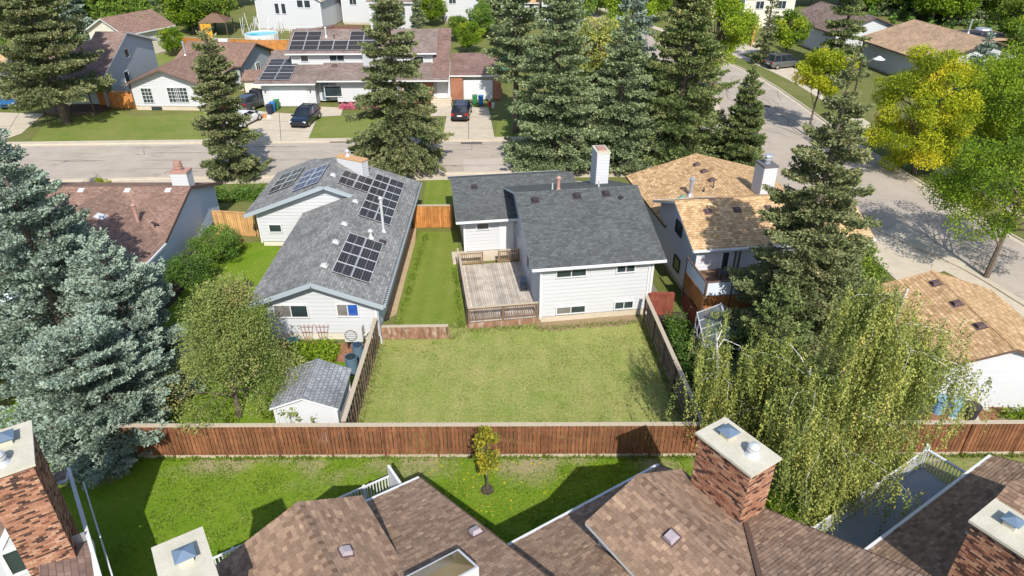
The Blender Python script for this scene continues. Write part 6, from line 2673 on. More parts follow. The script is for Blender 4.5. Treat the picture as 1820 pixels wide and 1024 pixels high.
def scatter(name, label, x0, x1, y0, y1, n, leaf, mat, seed, tint=.5, clump=.0, flat=True, h=.05):
    rng = np.random.default_rng(seed)
    if clump:
        c = np.stack([rng.uniform(x0, x1, n // 25), rng.uniform(y0, y1, n // 25)], 1)
        xy = c[rng.integers(0, len(c), n)] + rng.normal(0, clump, (n, 2))
    else:
        xy = np.stack([rng.uniform(x0, x1, n), rng.uniform(y0, y1, n)], 1)
    xy = np.clip(xy, (x0, y0), (x1, y1))
    P = np.column_stack([xy, np.full(n, .02)])
    D = np.stack([rng.normal(0, 1, n), rng.normal(0, 1, n), np.abs(rng.normal(0, .1 if flat else 1.0, n)) + .02], 1)
    D /= np.linalg.norm(D, axis=1)[:, None]
    me = leaf_mesh(name, P, D, leaf * rng.uniform(.6, 1.5, n), leaf * .7, tint + rng.normal(0, .2, n), mat, rng, .1)
    o = bpy.data.objects.new(name, me)
    COL.objects.link(o)
    tag(o, label, None, None, 'stuff')


GRS = m_foliage('grass_blades', [(0, (.06, .11, .01)), (.5, (.14, .23, .02)), (1, (.36, .36, .10))], .3)
DRYG = m_foliage('dry_grass_blades', [(0, (.12, .17, .03)), (.5, (.27, .28, .09)), (1, (.46, .40, .20))], .3)
tufts('grass_tufts', 'ragged grass tufts along the foot of the brown fence', [((-17, 22.95), (8.4, 23.05)), ((8.8, 23.1), (27, 23.2))], 90, .05, GRS, .10, .16, 2)
tufts('grass_tufts', 'dry grass tufts round the edges of the big lawn', [((-7.3, 23.6), (-7.3, 32)), ((8.25, 23.6), (7.6, 34.2)), ((-7.3, 23.5), (8.4, 23.5)), ((-7, 33.1), (-2.8, 33.8)), ((-2.7, 33.3), (1.6, 33.7)), ((1.5, 33.4), (7.4, 34.2)), ((-3.5, 32.4), (-2.8, 33.2))], 110, .05, DRYG, .13, .15, 3, .45)
tufts('grass_tufts', 'grass tufts beside the deck and the dirt strip', [((-6.7, 33.0), (-6.3, 46)), ((-2.95, 33.6), (-3.9, 41)), ((-14.0, 32.6), (-15.5, 44.4)), ((-20.5, 36), (-19.0, 44))], 80, .05, GRS, .12, .15, 4)
scatter('fallen_leaves', 'small yellow leaves fallen on the grass round the young tree', -4, 6, 19.5, 22.9, 420, .09, YELL, 6, .75)
scatter('lawn_weeds', 'small darker weeds and clover in the big lawn', -7.2, 8.0, 23.6, 33.2, 6000, .065, GRS, 7, .5, .25, False)
scatter('lawn_weeds', 'pale dry thatch flecks in the big lawn', -7.2, 8.0, 23.6, 33.2, 6000, .07, DRYG, 8, .8, .35, False)
scatter('lawn_weeds', 'uneven clumps of blades in the lawn behind the townhouses', -15.5, 8, 17.5, 22.9, 11000, .08, GRS, 9, .5, .25, False)


# weeping birch
def weeping(h, r, seed, n_str, leaf, mat, spacing=.085):
    rng = np.random.default_rng(seed)
    segs = []
    # leaning double trunk
    T1 = [Vector((0, 0, -.05)), Vector((.25, .15, 2.5)), Vector((.9, .3, 5.2)), Vector((1.2, .2, h * .9))]
    for a, b, ra, rb in ((0, 1, .22, .17), (1, 2, .17, .12), (2, 3, .12, .04)):
        segs.append((tuple(T1[a]), tuple(T1[b]), ra, rb))
    T2 = [Vector((.1, .05, 1.2)), Vector((-.9, .1, 4.0)), Vector((-1.5, 0, 7.2))]
    segs += [(tuple(T2[0]), tuple(T2[1]), .15, .1), (tuple(T2[1]), tuple(T2[2]), .1, .03)]
    tips = []
    P, D, T = [], [], []
    for k in range(40):
        az = rng.uniform(0, 6.283)
        f = rng.uniform(.28, 1)
        base = T1[1].lerp(T1[3], (f - .28) / .72) if rng.random() < .65 else T2[0].lerp(T2[2], f)
        L = r * rng.uniform(.55, 1.05) * (1.15 - .45 * f)
        prev = base
        d = Vector((math.cos(az), math.sin(az), 0))
        for j in range(1, 5):
            t = j / 4
            z = base.z + L * (.75 * t - .75 * t * t) + .2
            p = base + d * (L * t) + Vector((rng.normal(0, .12), rng.normal(0, .12), z - base.z))
            segs.append((tuple(prev), tuple(p), .024 * (1.25 - t), .024 * (1.0 - t) + .004))
            for q in range(int(n_str / 40 / 4 / 3) + 1):
                s = prev.lerp(p, rng.random()) + Vector((rng.normal(0, .3), rng.normal(0, .3), rng.normal(.16, .12)))
                tips.append((s, .25 + .75 * rng.random(), t))
            prev = p
    for s, ln, t in tips:
        tt = rng.normal(.40, .16)
        sway = rng.normal(0, .05, 2)
        for _ in range(3):                                # a sheaf of strands hanging together
            length = ln * rng.uniform(.7, 1.1) * min(4.8, max(.6, s.z - .7)) * .85
            n = int(length / spacing)
            if n < 2:
                continue
            ox, oy = rng.normal(0, .07, 2)
            zz = s.z - np.arange(n) * spacing
            k = np.arange(n)
            x = s.x + ox + sway[0] * k * .12 + rng.normal(0, .034, n)
            y = s.y + oy + sway[1] * k * .12 + rng.normal(0, .034, n)
            P.append(np.stack([x, y, zz], 1))
            D.append(np.stack([rng.normal(0, .5, n), rng.normal(0, .5, n), rng.uniform(-1.2, -.2, n)], 1))
            T.append(tt + .22 * k / n * rng.random() + rng.normal(0, .08, n))
    P, D, T = np.concatenate(P), np.concatenate(D), np.concatenate(T)
    D /= np.linalg.norm(D, axis=1)[:, None]
    crown = leaf_mesh('crown', P, D, leaf * rng.uniform(.7, 1.4, len(P)), leaf * rng.uniform(.45, .7, len(P)), T, mat, rng, .2)
    return crown, limb_mesh('trunk', segs, BBARK)


set_tree('birch_tree', 'weeping birch with white limbs and hanging yellow-green strands', weeping(11.6, 3.9, 61, 4500, .10, BIRCH, .074), 12.35, 20.2)
set_tree('birch_tree', 'smaller birch crown hanging over the right-hand fence beside the big birch', weeping(6.8, 1.9, 62, 1100, .10, BIRCH, .08), 9.5, 22.4)
set_tree('cherry_tree', 'dark green bushy tree between the great spruce and the tan garage', broadleaf(6.8, 2.5, 63, .13, LEAF, 14000, 100, z_low=.06, tint_c=.5), 18.0, 33.4)
set_tree('birch_tree', 'green leafy branch in the lower right corner beside the chimney', broadleaf(6.3, .9, 64, .09, BIRCH, 2600, 40, z_low=.55, tint_c=.3, trunk_r=.04), 12.75, 11.2)

# ------------------------------------------------------------------ houses across the street
WB = thing('white_bungalow', 'white bungalow with red-brown roof and grid windows across the street', 'house', (-38, 80, 0))
B1 = frame(-43.2, 77.3, -2)
ro, W = gable(WB, B1, 0, 9.2, 0, 15, 3.0, 4.7, 'y', oh=.5, rk=.8, roofm=S_RED, wallm=WHITE, trim=BTRIM, zb=.5, row=.25, gutter=False)
a, b = B1(*W[0], 0), B1(*W[1], 0)
win_px(WB, a, b, (257, 182), (268, 157), panes=1, grid=(3, 4), fw=.05)
win_px(WB, a, b, (303, 181), (314, 156), panes=1, grid=(3, 4), fw=.05)
win_px(WB, a, b, (318, 181), (331, 156), panes=1, grid=(3, 4), fw=.05)
window(WB, a, b, 1.9, -.02, 1.0, .35, 1, trim=DTRIM)
pipe(WB, B1(3.0, 10, 4.1), 1.5, .11, GALV)
B2 = frame(-34.4, 83.0, -8)
gable(WB, B2, -8, 1.2, 3.0, 12.5, 3.1, 4.9, 'x', oh=.5, rk=.5, roofm=S_RED, wallm=BLUESD, trim=BTRIM, zb=.4, row=.25, gutter=False)
a, b = B2(.7, 3.5, 0), B2(.7, 12, 0)
window(WB, a, b, 1.0, 1.3, 1.0, 1.1, 2)
window(WB, a, b, 4.0, 1.3, 1.0, 1.1, 2)
m = MB(B1)
m.box(9.0, 10.6, .9, 2.6, 0, .6)
for k in range(9):
    m.box(9.05 + k * .18, 9.1 + k * .18, .9, .95, .6, 1.4)
m.box(9.0, 10.65, .87, .98, 1.4, 1.48)
m.build('porch', FENCE_RED, WB)
simple_fence([B1(-4.0, 1.6, 0)[:2], B1(.8, 1.2, 0)[:2]], 1.8, FENCE_R, 'short orange-brown fence between the blue-grey house and the white bungalow')

SHF = thing('side_shed', 'cream shed with red-brown roof left of the wide garage', 'shed', (-31, 83, 0))
gable(SHF, frame(-31.5, 81.3, 2), 0, 4.2, 0, 4.5, 2.5, 3.2, 'x', oh=.2, rk=.25, roofm=S_RED, wallm=CREAM, trim=BTRIM, zb=.1, row=.25, found=False, gutter=False)

DU = thing('duplex', 'wide duplex with taupe roofs, solar panels and two white garage doors', 'house', (-15, 84, 0))
Z0 = frame(0, 0, 1.2)
DF = frame(-29.0, 78.3, 1.2)


def dl(X, Y):
    return DF.inv(X, Y)


DW = WHITE
# upper storey
UPF = frame(-26.4, 83.0, 1.2)
gable(DU, UPF, 0, 17.6, 0, 9.6, 5.15, 7.0, 'x', oh=.6, rk=.6, roofm=S_DU, wallm=WHITE, zb=3.0, row=.25, found=False)
a, b = UPF(.6, .6, 0), UPF(17.0, .6, 0)
win_px(DU, a, b, (536, 109), (547, 98), panes=1)
win_px(DU, a, b, (587, 108), (611, 98), panes=2)
win_px(DU, a, b, (736, 118), (752, 101), panes=1)
m = MB(UPF)
m.box(9.0, 11.3, -.2, .55, 3.3, 5.0)
m.build('bay', GREYSD, DU)
# lower roofs
lr = MB(DF)
lr.slab([(0, 0, 2.85), (6.9, 0, 2.85), (6.9, 9.5, 4.6), (0, 9.5, 4.6)], .16, 0, 1)
lr.slab([(6.92, .9, 2.95), (21.8, .9, 2.95), (21.8, 6.2, 4.2), (6.92, 6.2, 4.2)], .16, 0, 1)
lr.build('lower_roof', [S_DU, TRIM], DU)
S_DR = m_shingle('dark_red_shingles', (.20, .125, .105), (.27, .175, .15), .4, .2, .65)
lr = MB(DF)
lr.slab([(19.9, 1.3, 3.05), (21.8, 1.3, 3.05), (21.8, 10.6, 6.9), (19.9, 10.6, 6.9)], .2, 0, 1)
lr.slab([(21.82, 2.9, 3.0), (27.8, 2.9, 3.0), (27.8, 8.4, 4.4), (21.82, 8.4, 4.4)], .16, 0, 1)
lr.slab([(27.8, 13.5, 3.0), (21.82, 13.5, 3.0), (21.82, 8.4, 4.4), (27.8, 8.4, 4.4)], .16, 0, 1)
lr.build('right_roof', [S_DR, TRIM], DU)
w = MB()
p = lambda x, y: DF(x, y, 0)[:2]
lap_wall(w, p(.6, .9), p(6.6, .9), [(0, .1), (6.0, .1), (6.0, 2.85), (0, 2.85)], .25)
lap_wall(w, p(6.6, .9), p(6.6, 2.5), [(0, .1), (1.6, .1), (1.6, 3.1), (0, 2.85)], .25)
lap_wall(w, p(8.8, 1.9), p(16.2, 1.9), [(0, .3), (7.4, .3), (7.4, 3.0), (0, 3.0)], .25)
lap_wall(w, p(.6, 9), p(.6, .9), [(0, .1), (8.1, .1), (8.1, 2.85), (0, 4.3)], .25)
lap_wall(w, p(6.6, 2.6), p(8.8, 2.6), [(0, .3), (2.2, .3), (2.2, 3.1), (0, 3.1)], .25)
w.build('wall', WHITE, DU)
w = MB(DF)
w.box(.7, 27.4, 3.7, 10, 0, 2.95)
w.build('back_wall', CREAM, DU)
BRF = m_shingle('far_brick', (.36, .15, .09), (.46, .22, .14), .22, .075, .8)
for q in ((16.2, 19.8, 2.0, 3.3, .1, 2.98), (21.9, 23.3, 3.1, 3.6, .1, 2.95), (26.9, 27.8, 3.1, 3.6, .1, 2.95)):
    w = MB(DF)
    w.box(*q)
    w.build('brick_wall', BRF, DU)
a, b = p(.6, .9), p(6.6, .9)
u0, _ = wall_u(a, b, (481, 190))
gd = MB(DF)
gd.box(1.4, 5.6, .85, .89, .1, 2.35)
for k in range(4):
    for j in range(4):
        gd.box(1.5 + j * 1.03, 2.4 + j * 1.03, .83, .85, .2 + k * .54, .66 + k * .54)
gd.build('garage_door', TRIM, DU)
gd = MB(DF)
gd.box(23.4, 26.8, 3.3, 3.35, .1, 2.35)
for k in range(4):
    for j in range(3):
        gd.box(23.5 + j * 1.1, 24.5 + j * 1.1, 3.28, 3.30, .2 + k * .54, .66 + k * .54)
gd.build('garage_door', TRIM, DU)
for x in (.95, 6.05):
    m = MB(DF)
    m.box(x - .06, x + .06, .75, .86, 1.7, 1.95)
    m.build('wall_lamp', BTRIM, DU)
a, b = p(8.8, 1.9), p(16.2, 1.9)
win_px(DU, a, b, (579, 171), (606, 153), panes=1)
window(DU, p(6.6, 2.6), p(8.8, 2.6), .3, .35, .9, 2.1, 1, name='door', glass=BLUEMET)
a, b = p(16.2, 2.0), p(19.8, 2.0)
window(DU, a, b, .3, .9, 2.0, 1.7, 3)
window(DU, p(19.9, 2.9), p(21.8, 2.9), .45, .5, 1.0, 2.1, 1, name='door', glass=TRIM)
w = MB()
lap_wall(w, p(19.85, 2.92), p(21.85, 2.92), [(0, .1), (2.0, .1), (2.0, 2.95), (0, 2.95)], .25)
w.build('entry_wall', WHITE, DU)
m = MB(DF)
for k in range(4):
    m.box(19.6, 22.0, .6 + k * .5, 2.9, 0, .13 + .12 * k)
m.build('steps', CONC, DU)
dgx = lambda s: g_loc(s, UPF)
su = 1.85 / 4.8
zu = lambda y: 5.15 + su * y
Mu = on_slope(UPF(.35, .55, zu(.55)), dgx(su))
for i in range(6):
    solar(DU, Mu @ Matrix.Translation((i * 1.7, 0, 0)), 1.66, 1.95)
for i in (0, 1, 4, 5):
    solar(DU, Mu @ Matrix.Translation((i * 1.7, 2.0, 0)), 1.66, 1.95)
sl_ = 1.75 / 9.5
Md = on_slope(DF(.45, .9, 2.85 + sl_ * .9), g_loc(sl_, DF))
for i in range(2):
    for j in range(3):
        solar(DU, Md @ Matrix.Translation((i * 1.75, j * 1.95, 0)), 1.7, 1.9)
pipe(DU, UPF(4.3, 3.3, zu(3.3)), 1.0, .09, ALU)
pipe(DU, UPF(5.3, 3.0, zu(3.0)), .4, .06, DARKMET, cap=False)
roof_vent(DU, DF(8.3, 4.5, 3.8), g_loc(.23, DF), VENTB, .5, .15)
m = MB(frame(*at(838, 213)[:2], 0))

BH = thing('blue_grey_house', 'blue-grey gabled house with brown roof behind the tall olive spruce', 'house', (-52, 84, 0))
w = MB()
lap_wall(w, (-46.0, 78.2), (-46.0, 92.2), [(0, .3), (14.0, .3), (14.0, 4.9), (8.0, 6.9), (0, 3.2)], .25)
lap_wall(w, (-54, 79.5), (-46.0, 79.5), [(0, .3), (8, .3), (8, 3.2), (0, 3.2)], .25)
lap_wall(w, (-49.2, 92), (-49.2, 79), [(0, 3), (13, 3), (13, 3.4), (6, 6.4), (0, 5)], .25)
w.build('wall', BLUESD, BH)
r = MB()
r.slab([(-49.3, 77.4, 3.1), (-45.6, 77.4, 3.1), (-45.6, 86.0, 7.1), (-49.3, 86.0, 7.1)], .2, 0, 1)
r.slab([(-45.6, 93, 4.9), (-49.3, 93, 4.9), (-49.3, 86.0, 7.1), (-45.6, 86.0, 7.1)], .2, 0, 1)
r.slab([(-55.5, 79, 2.6), (-49.32, 79, 2.6), (-49.32, 86.5, 5.9), (-55.5, 86.5, 5.9)], .2, 0, 1)
r.slab([(-49.32, 94, 2.6), (-55.5, 94, 2.6), (-55.5, 86.5, 5.9), (-49.32, 86.5, 5.9)], .2, 0, 1)
r.build('roof', [S_BRN, TRIM], BH)
r = MB()
r.slab([(-52, 75.8, 2.7), (-46.2, 75.8, 2.7), (-46.2, 79.4, 3.1), (-52, 79.4, 3.1)], .2, 0, 1)
r.build('porch_roof', [S_BRN, TRIM], BH)
window(BH, (-46.0, 78.2), (-46.0, 92.2), 5.2, 1.5, 1.0, 1.4, 1)
window(BH, (-46.0, 78.2), (-46.0, 92.2), 6.6, 4.3, .9, .9, 1)
m = MB()
for k in range(3):
    m.box(-52 + k * 2.8, -51.88 + k * 2.8, 76.0, 76.12, 0, 2.6)
m.box(-52, -46.2, 76.2, 79.4, 0, .3)
m.build('porch', BTRIM, BH)
r = thing('brown_roof_house', 'house with brown gable roof behind the blue-grey house', 'house', (-62, 103, 0))
gable(r, frame(-62.5, 106, -25), 0, 8.5, 0, 9, 3.6, 5.6, 'y', oh=.5, rk=.5, roofm=S_RED, wallm=CREAM, zb=.2, row=.3, gutter=False)
r = thing('tan_roof_bungalow', 'tan-roofed house at the far left edge above the blue suv', 'house', (-72, 90, 0))
gable(r, frame(-74, 86.5, -5), 0, 12, 0, 9, 3.0, 4.6, 'x', oh=.5, rk=.5, roofm=S_TAN, wallm=GREYSD, zb=.2, row=.3, gutter=False)
simple_fence([(-51, 110.6), (-47, 109.0), (-26.4, 107.5)], 1.9, FENCE_R, 'orange-brown back fence behind the white bungalow and its neighbour', capm=WEATH)
r = local_thing('tool_locker', 'white door-like locker in the far orange fence', 'locker', (-44.6, 108.5, 0))
m = MB()
m.box(-.0, 2.0, -.5, .3, 0, 2.0)
m.build('cabinet', TRIM, r)
m = MB()
m.box(.8, 1.1, -.52, -.5, .8, 1.1)
m.build('handle', DARKMET, r)

# backyard with pool and pergola at the top
PO = local_thing('swimming_pool', 'round above-ground pool with blue water at the top of the photo', 'pool', (-40.6, 117.5, 0))
m = MB()
n = 26
R = 2.6
for k in range(n):
    a, b = 2 * math.pi * k / n, 2 * math.pi * (k + 1) / n
    m.poly([(R * math.cos(a), R * math.sin(a), 0), (R * math.cos(b), R * math.sin(b), 0), (R * math.cos(b), R * math.sin(b), 1.2), (R * math.cos(a), R * math.sin(a), 1.2)])
    m.poly([((R - .15) * math.cos(a), (R - .15) * math.sin(a), 1.2), (R * math.cos(a), R * math.sin(a), 1.2), (R * math.cos(b), R * math.sin(b), 1.2), ((R - .15) * math.cos(b), (R - .15) * math.sin(b), 1.2)])
    m.poly([((R - .15) * math.cos(b), (R - .15) * math.sin(b), 1.2), ((R - .15) * math.cos(b), (R - .15) * math.sin(b), .9), ((R - .15) * math.cos(a), (R - .15) * math.sin(a), .9), ((R - .15) * math.cos(a), (R - .15) * math.sin(a), 1.2)])
m.build('pool_wall', TRIM, PO)
m = MB()
m.poly([((R - .15) * math.cos(2 * math.pi * k / n), (R - .15) * math.sin(2 * math.pi * k / n), 1.02) for k in range(n)])
m.build('water', m_plain('pool_water', (.05, .42, .55), .1), PO)
m = MB()
for k in range(13):
    a = 2 * math.pi * k / 13
    m.box(R * math.cos(a) - .06, R * math.cos(a) + .06, R * math.sin(a) - .06, R * math.sin(a) + .06, 0, 1.25)
m.build('pool_leg', ALU, PO)
GZ = thing('gazebo', 'brown-roofed garden gazebo left of the round pool', 'gazebo', (-49, 120, 0))
m = MB(frame(-51.5, 119.5, 5))
m.solid([(0, 0, 2.4), (4.6, 0, 2.4), (4.6, 4.6, 2.4), (0, 4.6, 2.4)], [(2.1, 2.1, 3.7), (2.5, 2.1, 3.7), (2.5, 2.5, 3.7), (2.1, 2.5, 3.7)])
m.build('canopy', m_plain('brown_canvas', (.16, .10, .07), .8), GZ)
for (i, j) in ((.1, .1), (4.4, .1), (4.4, 4.4), (.1, 4.4)):
    m = MB(frame(-51.5, 119.5, 5))
    m.box(i, i + .12, j, j + .12, 0, 2.4)
    m.build('post', BTRIM, GZ)
m = local_thing('awning_screen', 'orange hanging screen under the gazebo', 'screen', (-51.0, 119.2, 0))
q = MB()
q.box(0, 1.8, -.04, .04, .1, 2.3)
q.build('screen_panel', m_plain('orange_fabric', (.60, .30, .03), .8), m)
SL = local_thing('white_slide', 'tangle of white garden play frames and chairs behind the pool', 'play frame', (-44.5, 122.0, 0))
rs = random.Random(5)
for k in range(26):
    q = MB()
    x, y = rs.uniform(-1.5, 5.5), rs.uniform(-.5, 3)
    q.bar((x, y, .05), (x + rs.uniform(-.9, .9), y + rs.uniform(-.4, .4), rs.uniform(1.6, 3.2)), .07)
    q.build('frame_bar', TRIM, SL)
TT = thing('back_deck', 'raised wooden deck with white railing right of the pool', 'deck', (-33.6, 118, 0))
q = MB()
q.box(-36.0, -31.5, 117.5, 121.5, 1.1, 1.25)
q.build('deck_floor', RAILW, TT)
q = MB()
for k in range(15):
    q.box(-36 + k * .32, -35.93 + k * .32, 117.5, 117.56, 1.25, 2.15)
q.box(-36, -31.5, 117.48, 117.58, 2.15, 2.22)
q.build('railing', TRIM, TT)
q = MB()
for x in (-35.8, -33.8, -31.8):
    q.box(x, x + .14, 117.6, 117.74, 0, 1.1)
q.build('deck_post', RAILW, TT)


def backhouse(label, fx, fy, ang, w, d, ze, zr, axis, rm, wm, wins, cat='house', trim=None, name='house', zb=.3):
    r = thing(name, label, cat, (fx, fy, 0))
    f = frame(fx, fy, ang)
    ro, W = gable(r, f, 0, w, 0, d, ze, zr, axis, oh=.5, rk=.5, roofm=rm, wallm=wm, trim=trim or TRIM, zb=zb, row=.3, gutter=False)
    a, b = f(*W[0], 0), f(*W[1], 0)
    for (u, z, ww, hh, pn) in wins:
        window(r, a, b, u, z, ww, hh, pn)
    return r, f, W


backhouse('white gabled house with small grid windows behind the pool', -44.5, 126.5, -8, 12.5, 14, 5.0, 8.5, 'y', S_TAN, WHITE,
          [(3.4, 2.8, .7, 1.6, 1), (4.6, 2.8, .7, 1.6, 1), (7.5, 3.9, 1.0, 1.1, 1), (8.8, 3.9, 1.0, 1.1, 1)])
backhouse('white two storey house right of the gabled one, behind the brown fence', -31.0, 132.0, -4, 9.0, 10, 5.4, 7.6, 'x', S_TAN, WHITE, [(1.5, 3.4, 1.2, 1.2, 2), (5.5, .8, 1.1, 2.0, 1)])
backhouse('white block-like house above the solar panels', -24.5, 124.0, 0, 8.0, 9, 4.9, 6.6, 'x', S_DU, WHITE, [(2.0, 2.6, .9, 1.2, 1), (5.0, 2.6, .9, 1.2, 1)])
backhouse('white house partly hidden behind the tip of the great spruce', -12.8, 133.0, 2, 7.5, 9, 5.2, 7.6, 'x', S_TAN, WHITE, [(1.0, 3.4, 1.2, 1.2, 2)])
backhouse('white house with an orange-tan roof above the gazebo frame', -2.5, 137.0, 0, 8.0, 9, 3.0, 5.6, 'x', S_TAN, WHITE, [(3.3, 1.2, .9, 1.5, 1), (5.2, 1.2, .9, 1.5, 1)])
backhouse('tall white house right of the orange-tan roof', 5.0, 134.0, 0, 8.5, 9, 6.2, 8.0, 'x', S_DU, WHITE, [(1.0, 3.8, 1.2, 1.2, 2)])
simple_fence([(-33.3, 114.5), (-29.3, 119.5), (-24.3, 119.5), (-24.0, 114.0)], 2.0, m_plain('brown_paint_boards', (.17, .085, .07), .8, var=.2), 'dark brown fence round the yard behind the solar roof')
q = thing('garden_gazebo', 'grey-roofed open gazebo at the top centre', 'gazebo', (-1, 126, 0))
f = frame(-2.0, 124.5, 0)
m = MB(f)
m.solid([(0, 0, 2.3), (4.6, 0, 2.3), (4.6, 4, 2.3), (0, 4, 2.3)], [(1.7, 1.7, 3.1), (2.9, 1.7, 3.1), (2.9, 2.3, 3.1), (1.7, 2.3, 3.1)])
m.build('canopy', m_plain('grey_canvas', (.36, .31, .29), .8), q)
for (i, j) in ((.05, .05), (4.4, .05), (4.4, 3.8), (.05, 3.8)):
    m = MB(f)
    m.box(i, i + .12, j, j + .12, 0, 2.3)
    m.build('post', BTRIM, q)
simple_fence([(-6.6, 97), (5, 97)], 2.0, m_plain('teal_paint_boards', (.05, .26, .24), .7, var=.2), 'teal painted fence behind the duplex')
# narrow house and orange fence between the spruces
backhouse('small brown-roofed house glimpsed between the tall spruces', 9.3, 86.5, 0, 6.5, 9, 3.0, 4.6, 'x', S_RED, WHITE, [])
simple_fence([(9.5, 112.0), (9.8, 104.0), (16.5, 104.0), (13.8, 117.0)], 2.2, m_plain('orange_new_boards', (.58, .27, .08), .75, var=.2), 'new orange fence corner between the spruces at the top')
simple_fence([(41.5, 124.0), (37.6, 113.0)], 2.2, MATS['orange_new_boards'], 'short orange fence beside the upper street path')
# top right houses
TRH = thing('corner_house', 'white house with wide low tan roof at the top right', 'house', (56, 95, 0))
FX = frame(51.0, 86.8, 9)
ro, W = gable(TRH, FX, 0, 16.5, 0, 15.5, 3.3, 5.6, 'y', oh=.8, rk=.8, roofm=m_shingle('rosy_tan_shingles', (.38, .255, .165), (.48, .335, .22), .4, .2, .7), wallm=WHITE, trim=BTRIM, zb=.2, row=.25, gutter=False)
pipe(TRH, FX(11.0, 8.0, 5.0), 1.6, .1, GALV)
RT = thing('corner_house', 'cream house with brown roof left of the wide tan-roofed one', 'house', (50, 112, 0))
gable(RT, frame(46.5, 104.5, 9), 0, 12, 0, 15, 3.4, 5.6, 'y', oh=.6, rk=.6, roofm=m_shingle('mottled_brown_shingles', (.15, .11, .09), (.26, .19, .16), .4, .2, .7), wallm=WHITE, trim=BTRIM, zb=.2, row=.25, gutter=False)
pipe(RT, frame(46.5, 104.5, 9)(8.0, 9.0, 5.1), 1.6, .1, GALV)
PG = thing('patio_roof', 'flat-roofed pergola with a steel vent hood behind the tan roof', 'pergola', (68, 104, 0))
f = frame(63.8, 101.5, 9)
m = MB(f)
m.box(0, 9, 0, 7, 2.9, 3.2)
m.build('canopy', m_plain('peach_beam', (.45, .30, .20), .7), PG)
m = MB(f)
m.box(.4, 8.6, .4, 6.6, 3.21, 3.24)
m.build('roof_screen', DARKMET, PG)
m = MB(f)
m.tube((4.5, 2.5, 3.24), (4.5, 2.5, 4.0), .2, .2, 8)
m.tube((4.5, 2.5, 4.0), (4.5, 2.5, 4.2), 1.1, 1.0, 16)
m.build('vent_hood', GALV, PG)
for (i, j) in ((.1, .1), (8.8, .1), (8.8, 6.8), (.1, 6.8)):
    m = MB(f)
    m.box(i, i + .14, j, j + .14, 0, 2.9)
    m.build('post', RAILW, PG)
backhouse('pale house behind the conifer at the top of the street', 40.0, 128.0, 6, 10, 9, 5.2, 7.2, 'x', S_DU, CREAM, [(2, 3.2, 1.4, 1.2, 2), (6, 3.2, 1.4, 1.2, 2)])

# trees at the back: a few shapes set down many times
FARP = [broadleaf(9, 4.2, 80, .33, LEAF, 7500, 60, z_low=.1, tint_c=.55, tvar=.2), broadleaf(8, 3.8, 81, .33, LIME, 7000, 60, z_low=.1, tint_c=.4, tvar=.2),
        broadleaf(11, 4.4, 82, .33, HEDGE, 8000, 60, z_low=.08, tint_c=.6, tvar=.2), spruce(12, 3.6, 83, .32, BLUE2, .6, gap=1.2), spruce(13, 3.8, 84, .32, OLIVE, .6, gap=1.2)]
HEDP = broadleaf(7.5, 1.9, 85, .30, HEDGE, 7000, 80, z_low=.02, shape='column', tint_c=.75, tvar=.12)
kinds = ['round dark green', 'yellow-green', 'tall deep green', 'grey-green spruce', 'olive spruce']
for i, (a, b) in enumerate(((196, 64), (214, 66), (232, 66), (250, 66), (268, 68))):
    q = at(a, b)
    set_tree('hedge_tree', ['first', 'second', 'third', 'fourth', 'fifth'][i] + ' from the left in the row of tall columnar green trees at the top left', HEDP, q[0], q[1] - 1, 'columnar trees at the top left', rz=i * 1.3)
spots = [
    (310, 100, 1, .55, 'round olive-yellow bush in front of the far orange fence'), (262, 92, 2, .5, 'dark bush right of the blue-grey house'),
    (345, 62, 1, 1.1, 'tall tree with a golden lower branch left of the gazebo'), (385, 58, 0, 1.0, 'dark leafy tree beside the gazebo'),
    (300, 20, 0, 1.0, 'dark leafy tree at the top edge left of the gazebo'), (160, 45, 2, .9, 'green tree behind the pale blue spruce'),
    (770, 47, 1, .8, 'bushy lime tree above the long duplex roof'), (835, 95, 1, .62, 'small lime tree behind the teal fence'),
    (815, 75, 0, .5, 'dull green bush above the teal fence'), (700, 30, 3, .9, 'dark spruce top behind the great spruce'),
    (880, 60, 3, 1.25, 'grey-green conifer behind the pine'), (1125, 40, 3, 1.1, 'bluish conifer beside the new orange fence'),
    (1160, 40, 1, 1.0, 'lime tree behind the bluish conifer'), (1060, 30, 0, .9, 'tree at the top between the spruces'),
    (1205, 20, 4, 1.0, 'olive conifer at the top of the left kerb'), (1340, 12, 1, 1.0, 'lime tree at the very top of the street'),
    (1405, 15, 0, .9, 'green tree above the street path'), (592, 22, 0, .75, 'dark green tree in the gap between the two white houses above the solar roof'),
    (668, 28, 1, .7, 'small bright tree behind the dark brown yard fence'), (745, 66, 3, .6, 'small grey-green spruce behind the duplex ridge'), (855, 70, 2, .6, 'dark bush beside the grey gazebo'), (1300, -5, 0, 1.0, 'green tree at the top beside the path'),
]
for (a, b, k, s, lab) in spots:
    q = at(a, b)
    set_tree('far_tree', lab, FARP[k], q[0], q[1], rz=a * .37, s=s)
rs = random.Random(12)
UND = 1
ORD = ['first', 'second', 'third', 'fourth', 'fifth', 'sixth', 'seventh', 'eighth', 'ninth', 'tenth', 'eleventh', 'twelfth', 'thirteenth', 'fourteenth', 'fifteenth', 'sixteenth', 'seventeenth', 'eighteenth', 'nineteenth', 'twentieth']
for k in range(15):                                    # back row, then a nearer row
    q = at(1490 + k * 25 + rs.uniform(-5, 5), 14 + rs.uniform(-5, 5))
    set_tree('far_tree', ORD[k] + ' from the left in the back row of mixed trees at the top right corner', FARP[(k * 2 + k // 3) % 5], q[0], q[1], 'mixed trees in the top right corner', rz=k * 1.1, s=rs.uniform(1.0, 1.35))
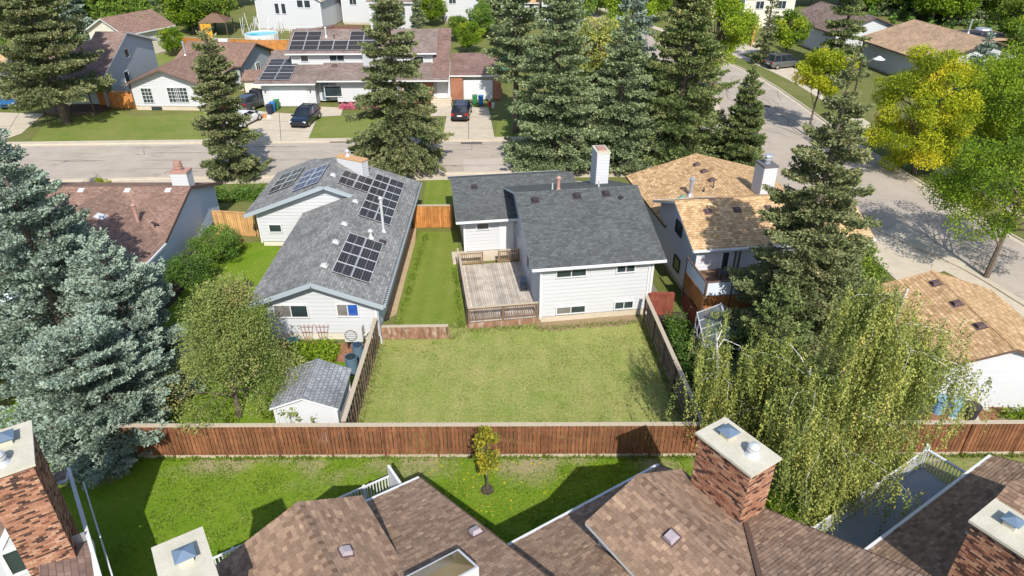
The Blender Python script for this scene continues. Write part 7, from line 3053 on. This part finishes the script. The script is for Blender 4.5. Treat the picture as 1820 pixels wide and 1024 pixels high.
for k in range(9):
    q = at(1660 + k * 26 + rs.uniform(-6, 6), 42 + rs.uniform(-4, 4))
    set_tree('far_tree', ORD[k] + ' from the left in the nearer row of mixed trees behind the corner house', FARP[(k + 1) % 5], q[0], q[1], 'mixed trees in the top right corner', rz=k * .7, s=rs.uniform(.9, 1.15))
for k in range(9):
    q = at(1540 + k * 30 + rs.uniform(-6, 6), 30 + rs.uniform(-4, 4) + (k > 4) * 14)
    set_tree('far_tree', ORD[k] + ' from the left in the middle row of mixed trees at the top right corner', FARP[(k * 2 + 1) % 5], q[0], q[1], 'mixed trees in the top right corner', rz=k * 1.7, s=rs.uniform(.9, 1.2))
for k in range(7):
    q = at(1775 + k * 14, 90 + k * 22)
    set_tree('far_tree', ORD[k] + ' from the top in the stand of green trees at the right edge', FARP[(0, 1, 2, 1)[k % 4]], q[0] + 2, q[1], 'stand of trees at the right edge', rz=k * .9, s=rs.uniform(.8, 1.0))
for k, (a, b, t, s_) in enumerate(((20, 60, 3, 1.3), (70, 45, 0, 1.1), (110, 30, 2, 1.1), (175, 20, 3, 1.2), (240, 15, 0, 1.0), (340, 25, 2, 1.1), (395, 20, 1, 1.0), (640, 12, 0, .8), (735, 20, 0, .9), (905, 20, 4, 1.2), (985, 25, 0, 1.1), (1020, 55, 2, 1.0), (1090, 15, 1, 1.0), (1150, 8, 2, 1.1), (1375, 5, 4, 1.1), (1440, 12, 0, 1.1), (10, 20, 2, 1.1), (140, 66, 2, .9), (330, 42, 0, 1.25), (425, 12, 2, .9))):
    q = at(a, b)
    set_tree('far_tree', ORD[k] + ' of the scattered background trees along the top edge', FARP[t], q[0], q[1], 'trees along the top edge', rz=k, s=s_)
bed('undergrowth', 'dark undergrowth below the trees at the top right corner', [(56, 112), (112, 150)], 9000, .6, HEDGE, 2.2, 21, .45)
bed('undergrowth', 'shrubs between the back yards at the top left', [(-78, 104), (-55, 140)], 6000, .5, HEDGE, 1.8, 22, .5)
bed('undergrowth', 'shrubs behind the round trees at the right edge', [(48, 58), (66, 84)], 7000, .4, LIME, 1.2, 23, .3)
set_tree('street_tree', 'small orange-yellow tree at the top beside the path', broadleaf(5, 1.6, 90, .3, YELL, 1800, 30, z_low=.2, tint_c=.8), *at(1278, 15)[:2])
for ob in bpy.data.objects:
    if '_o' in ob:
        del ob['_o']
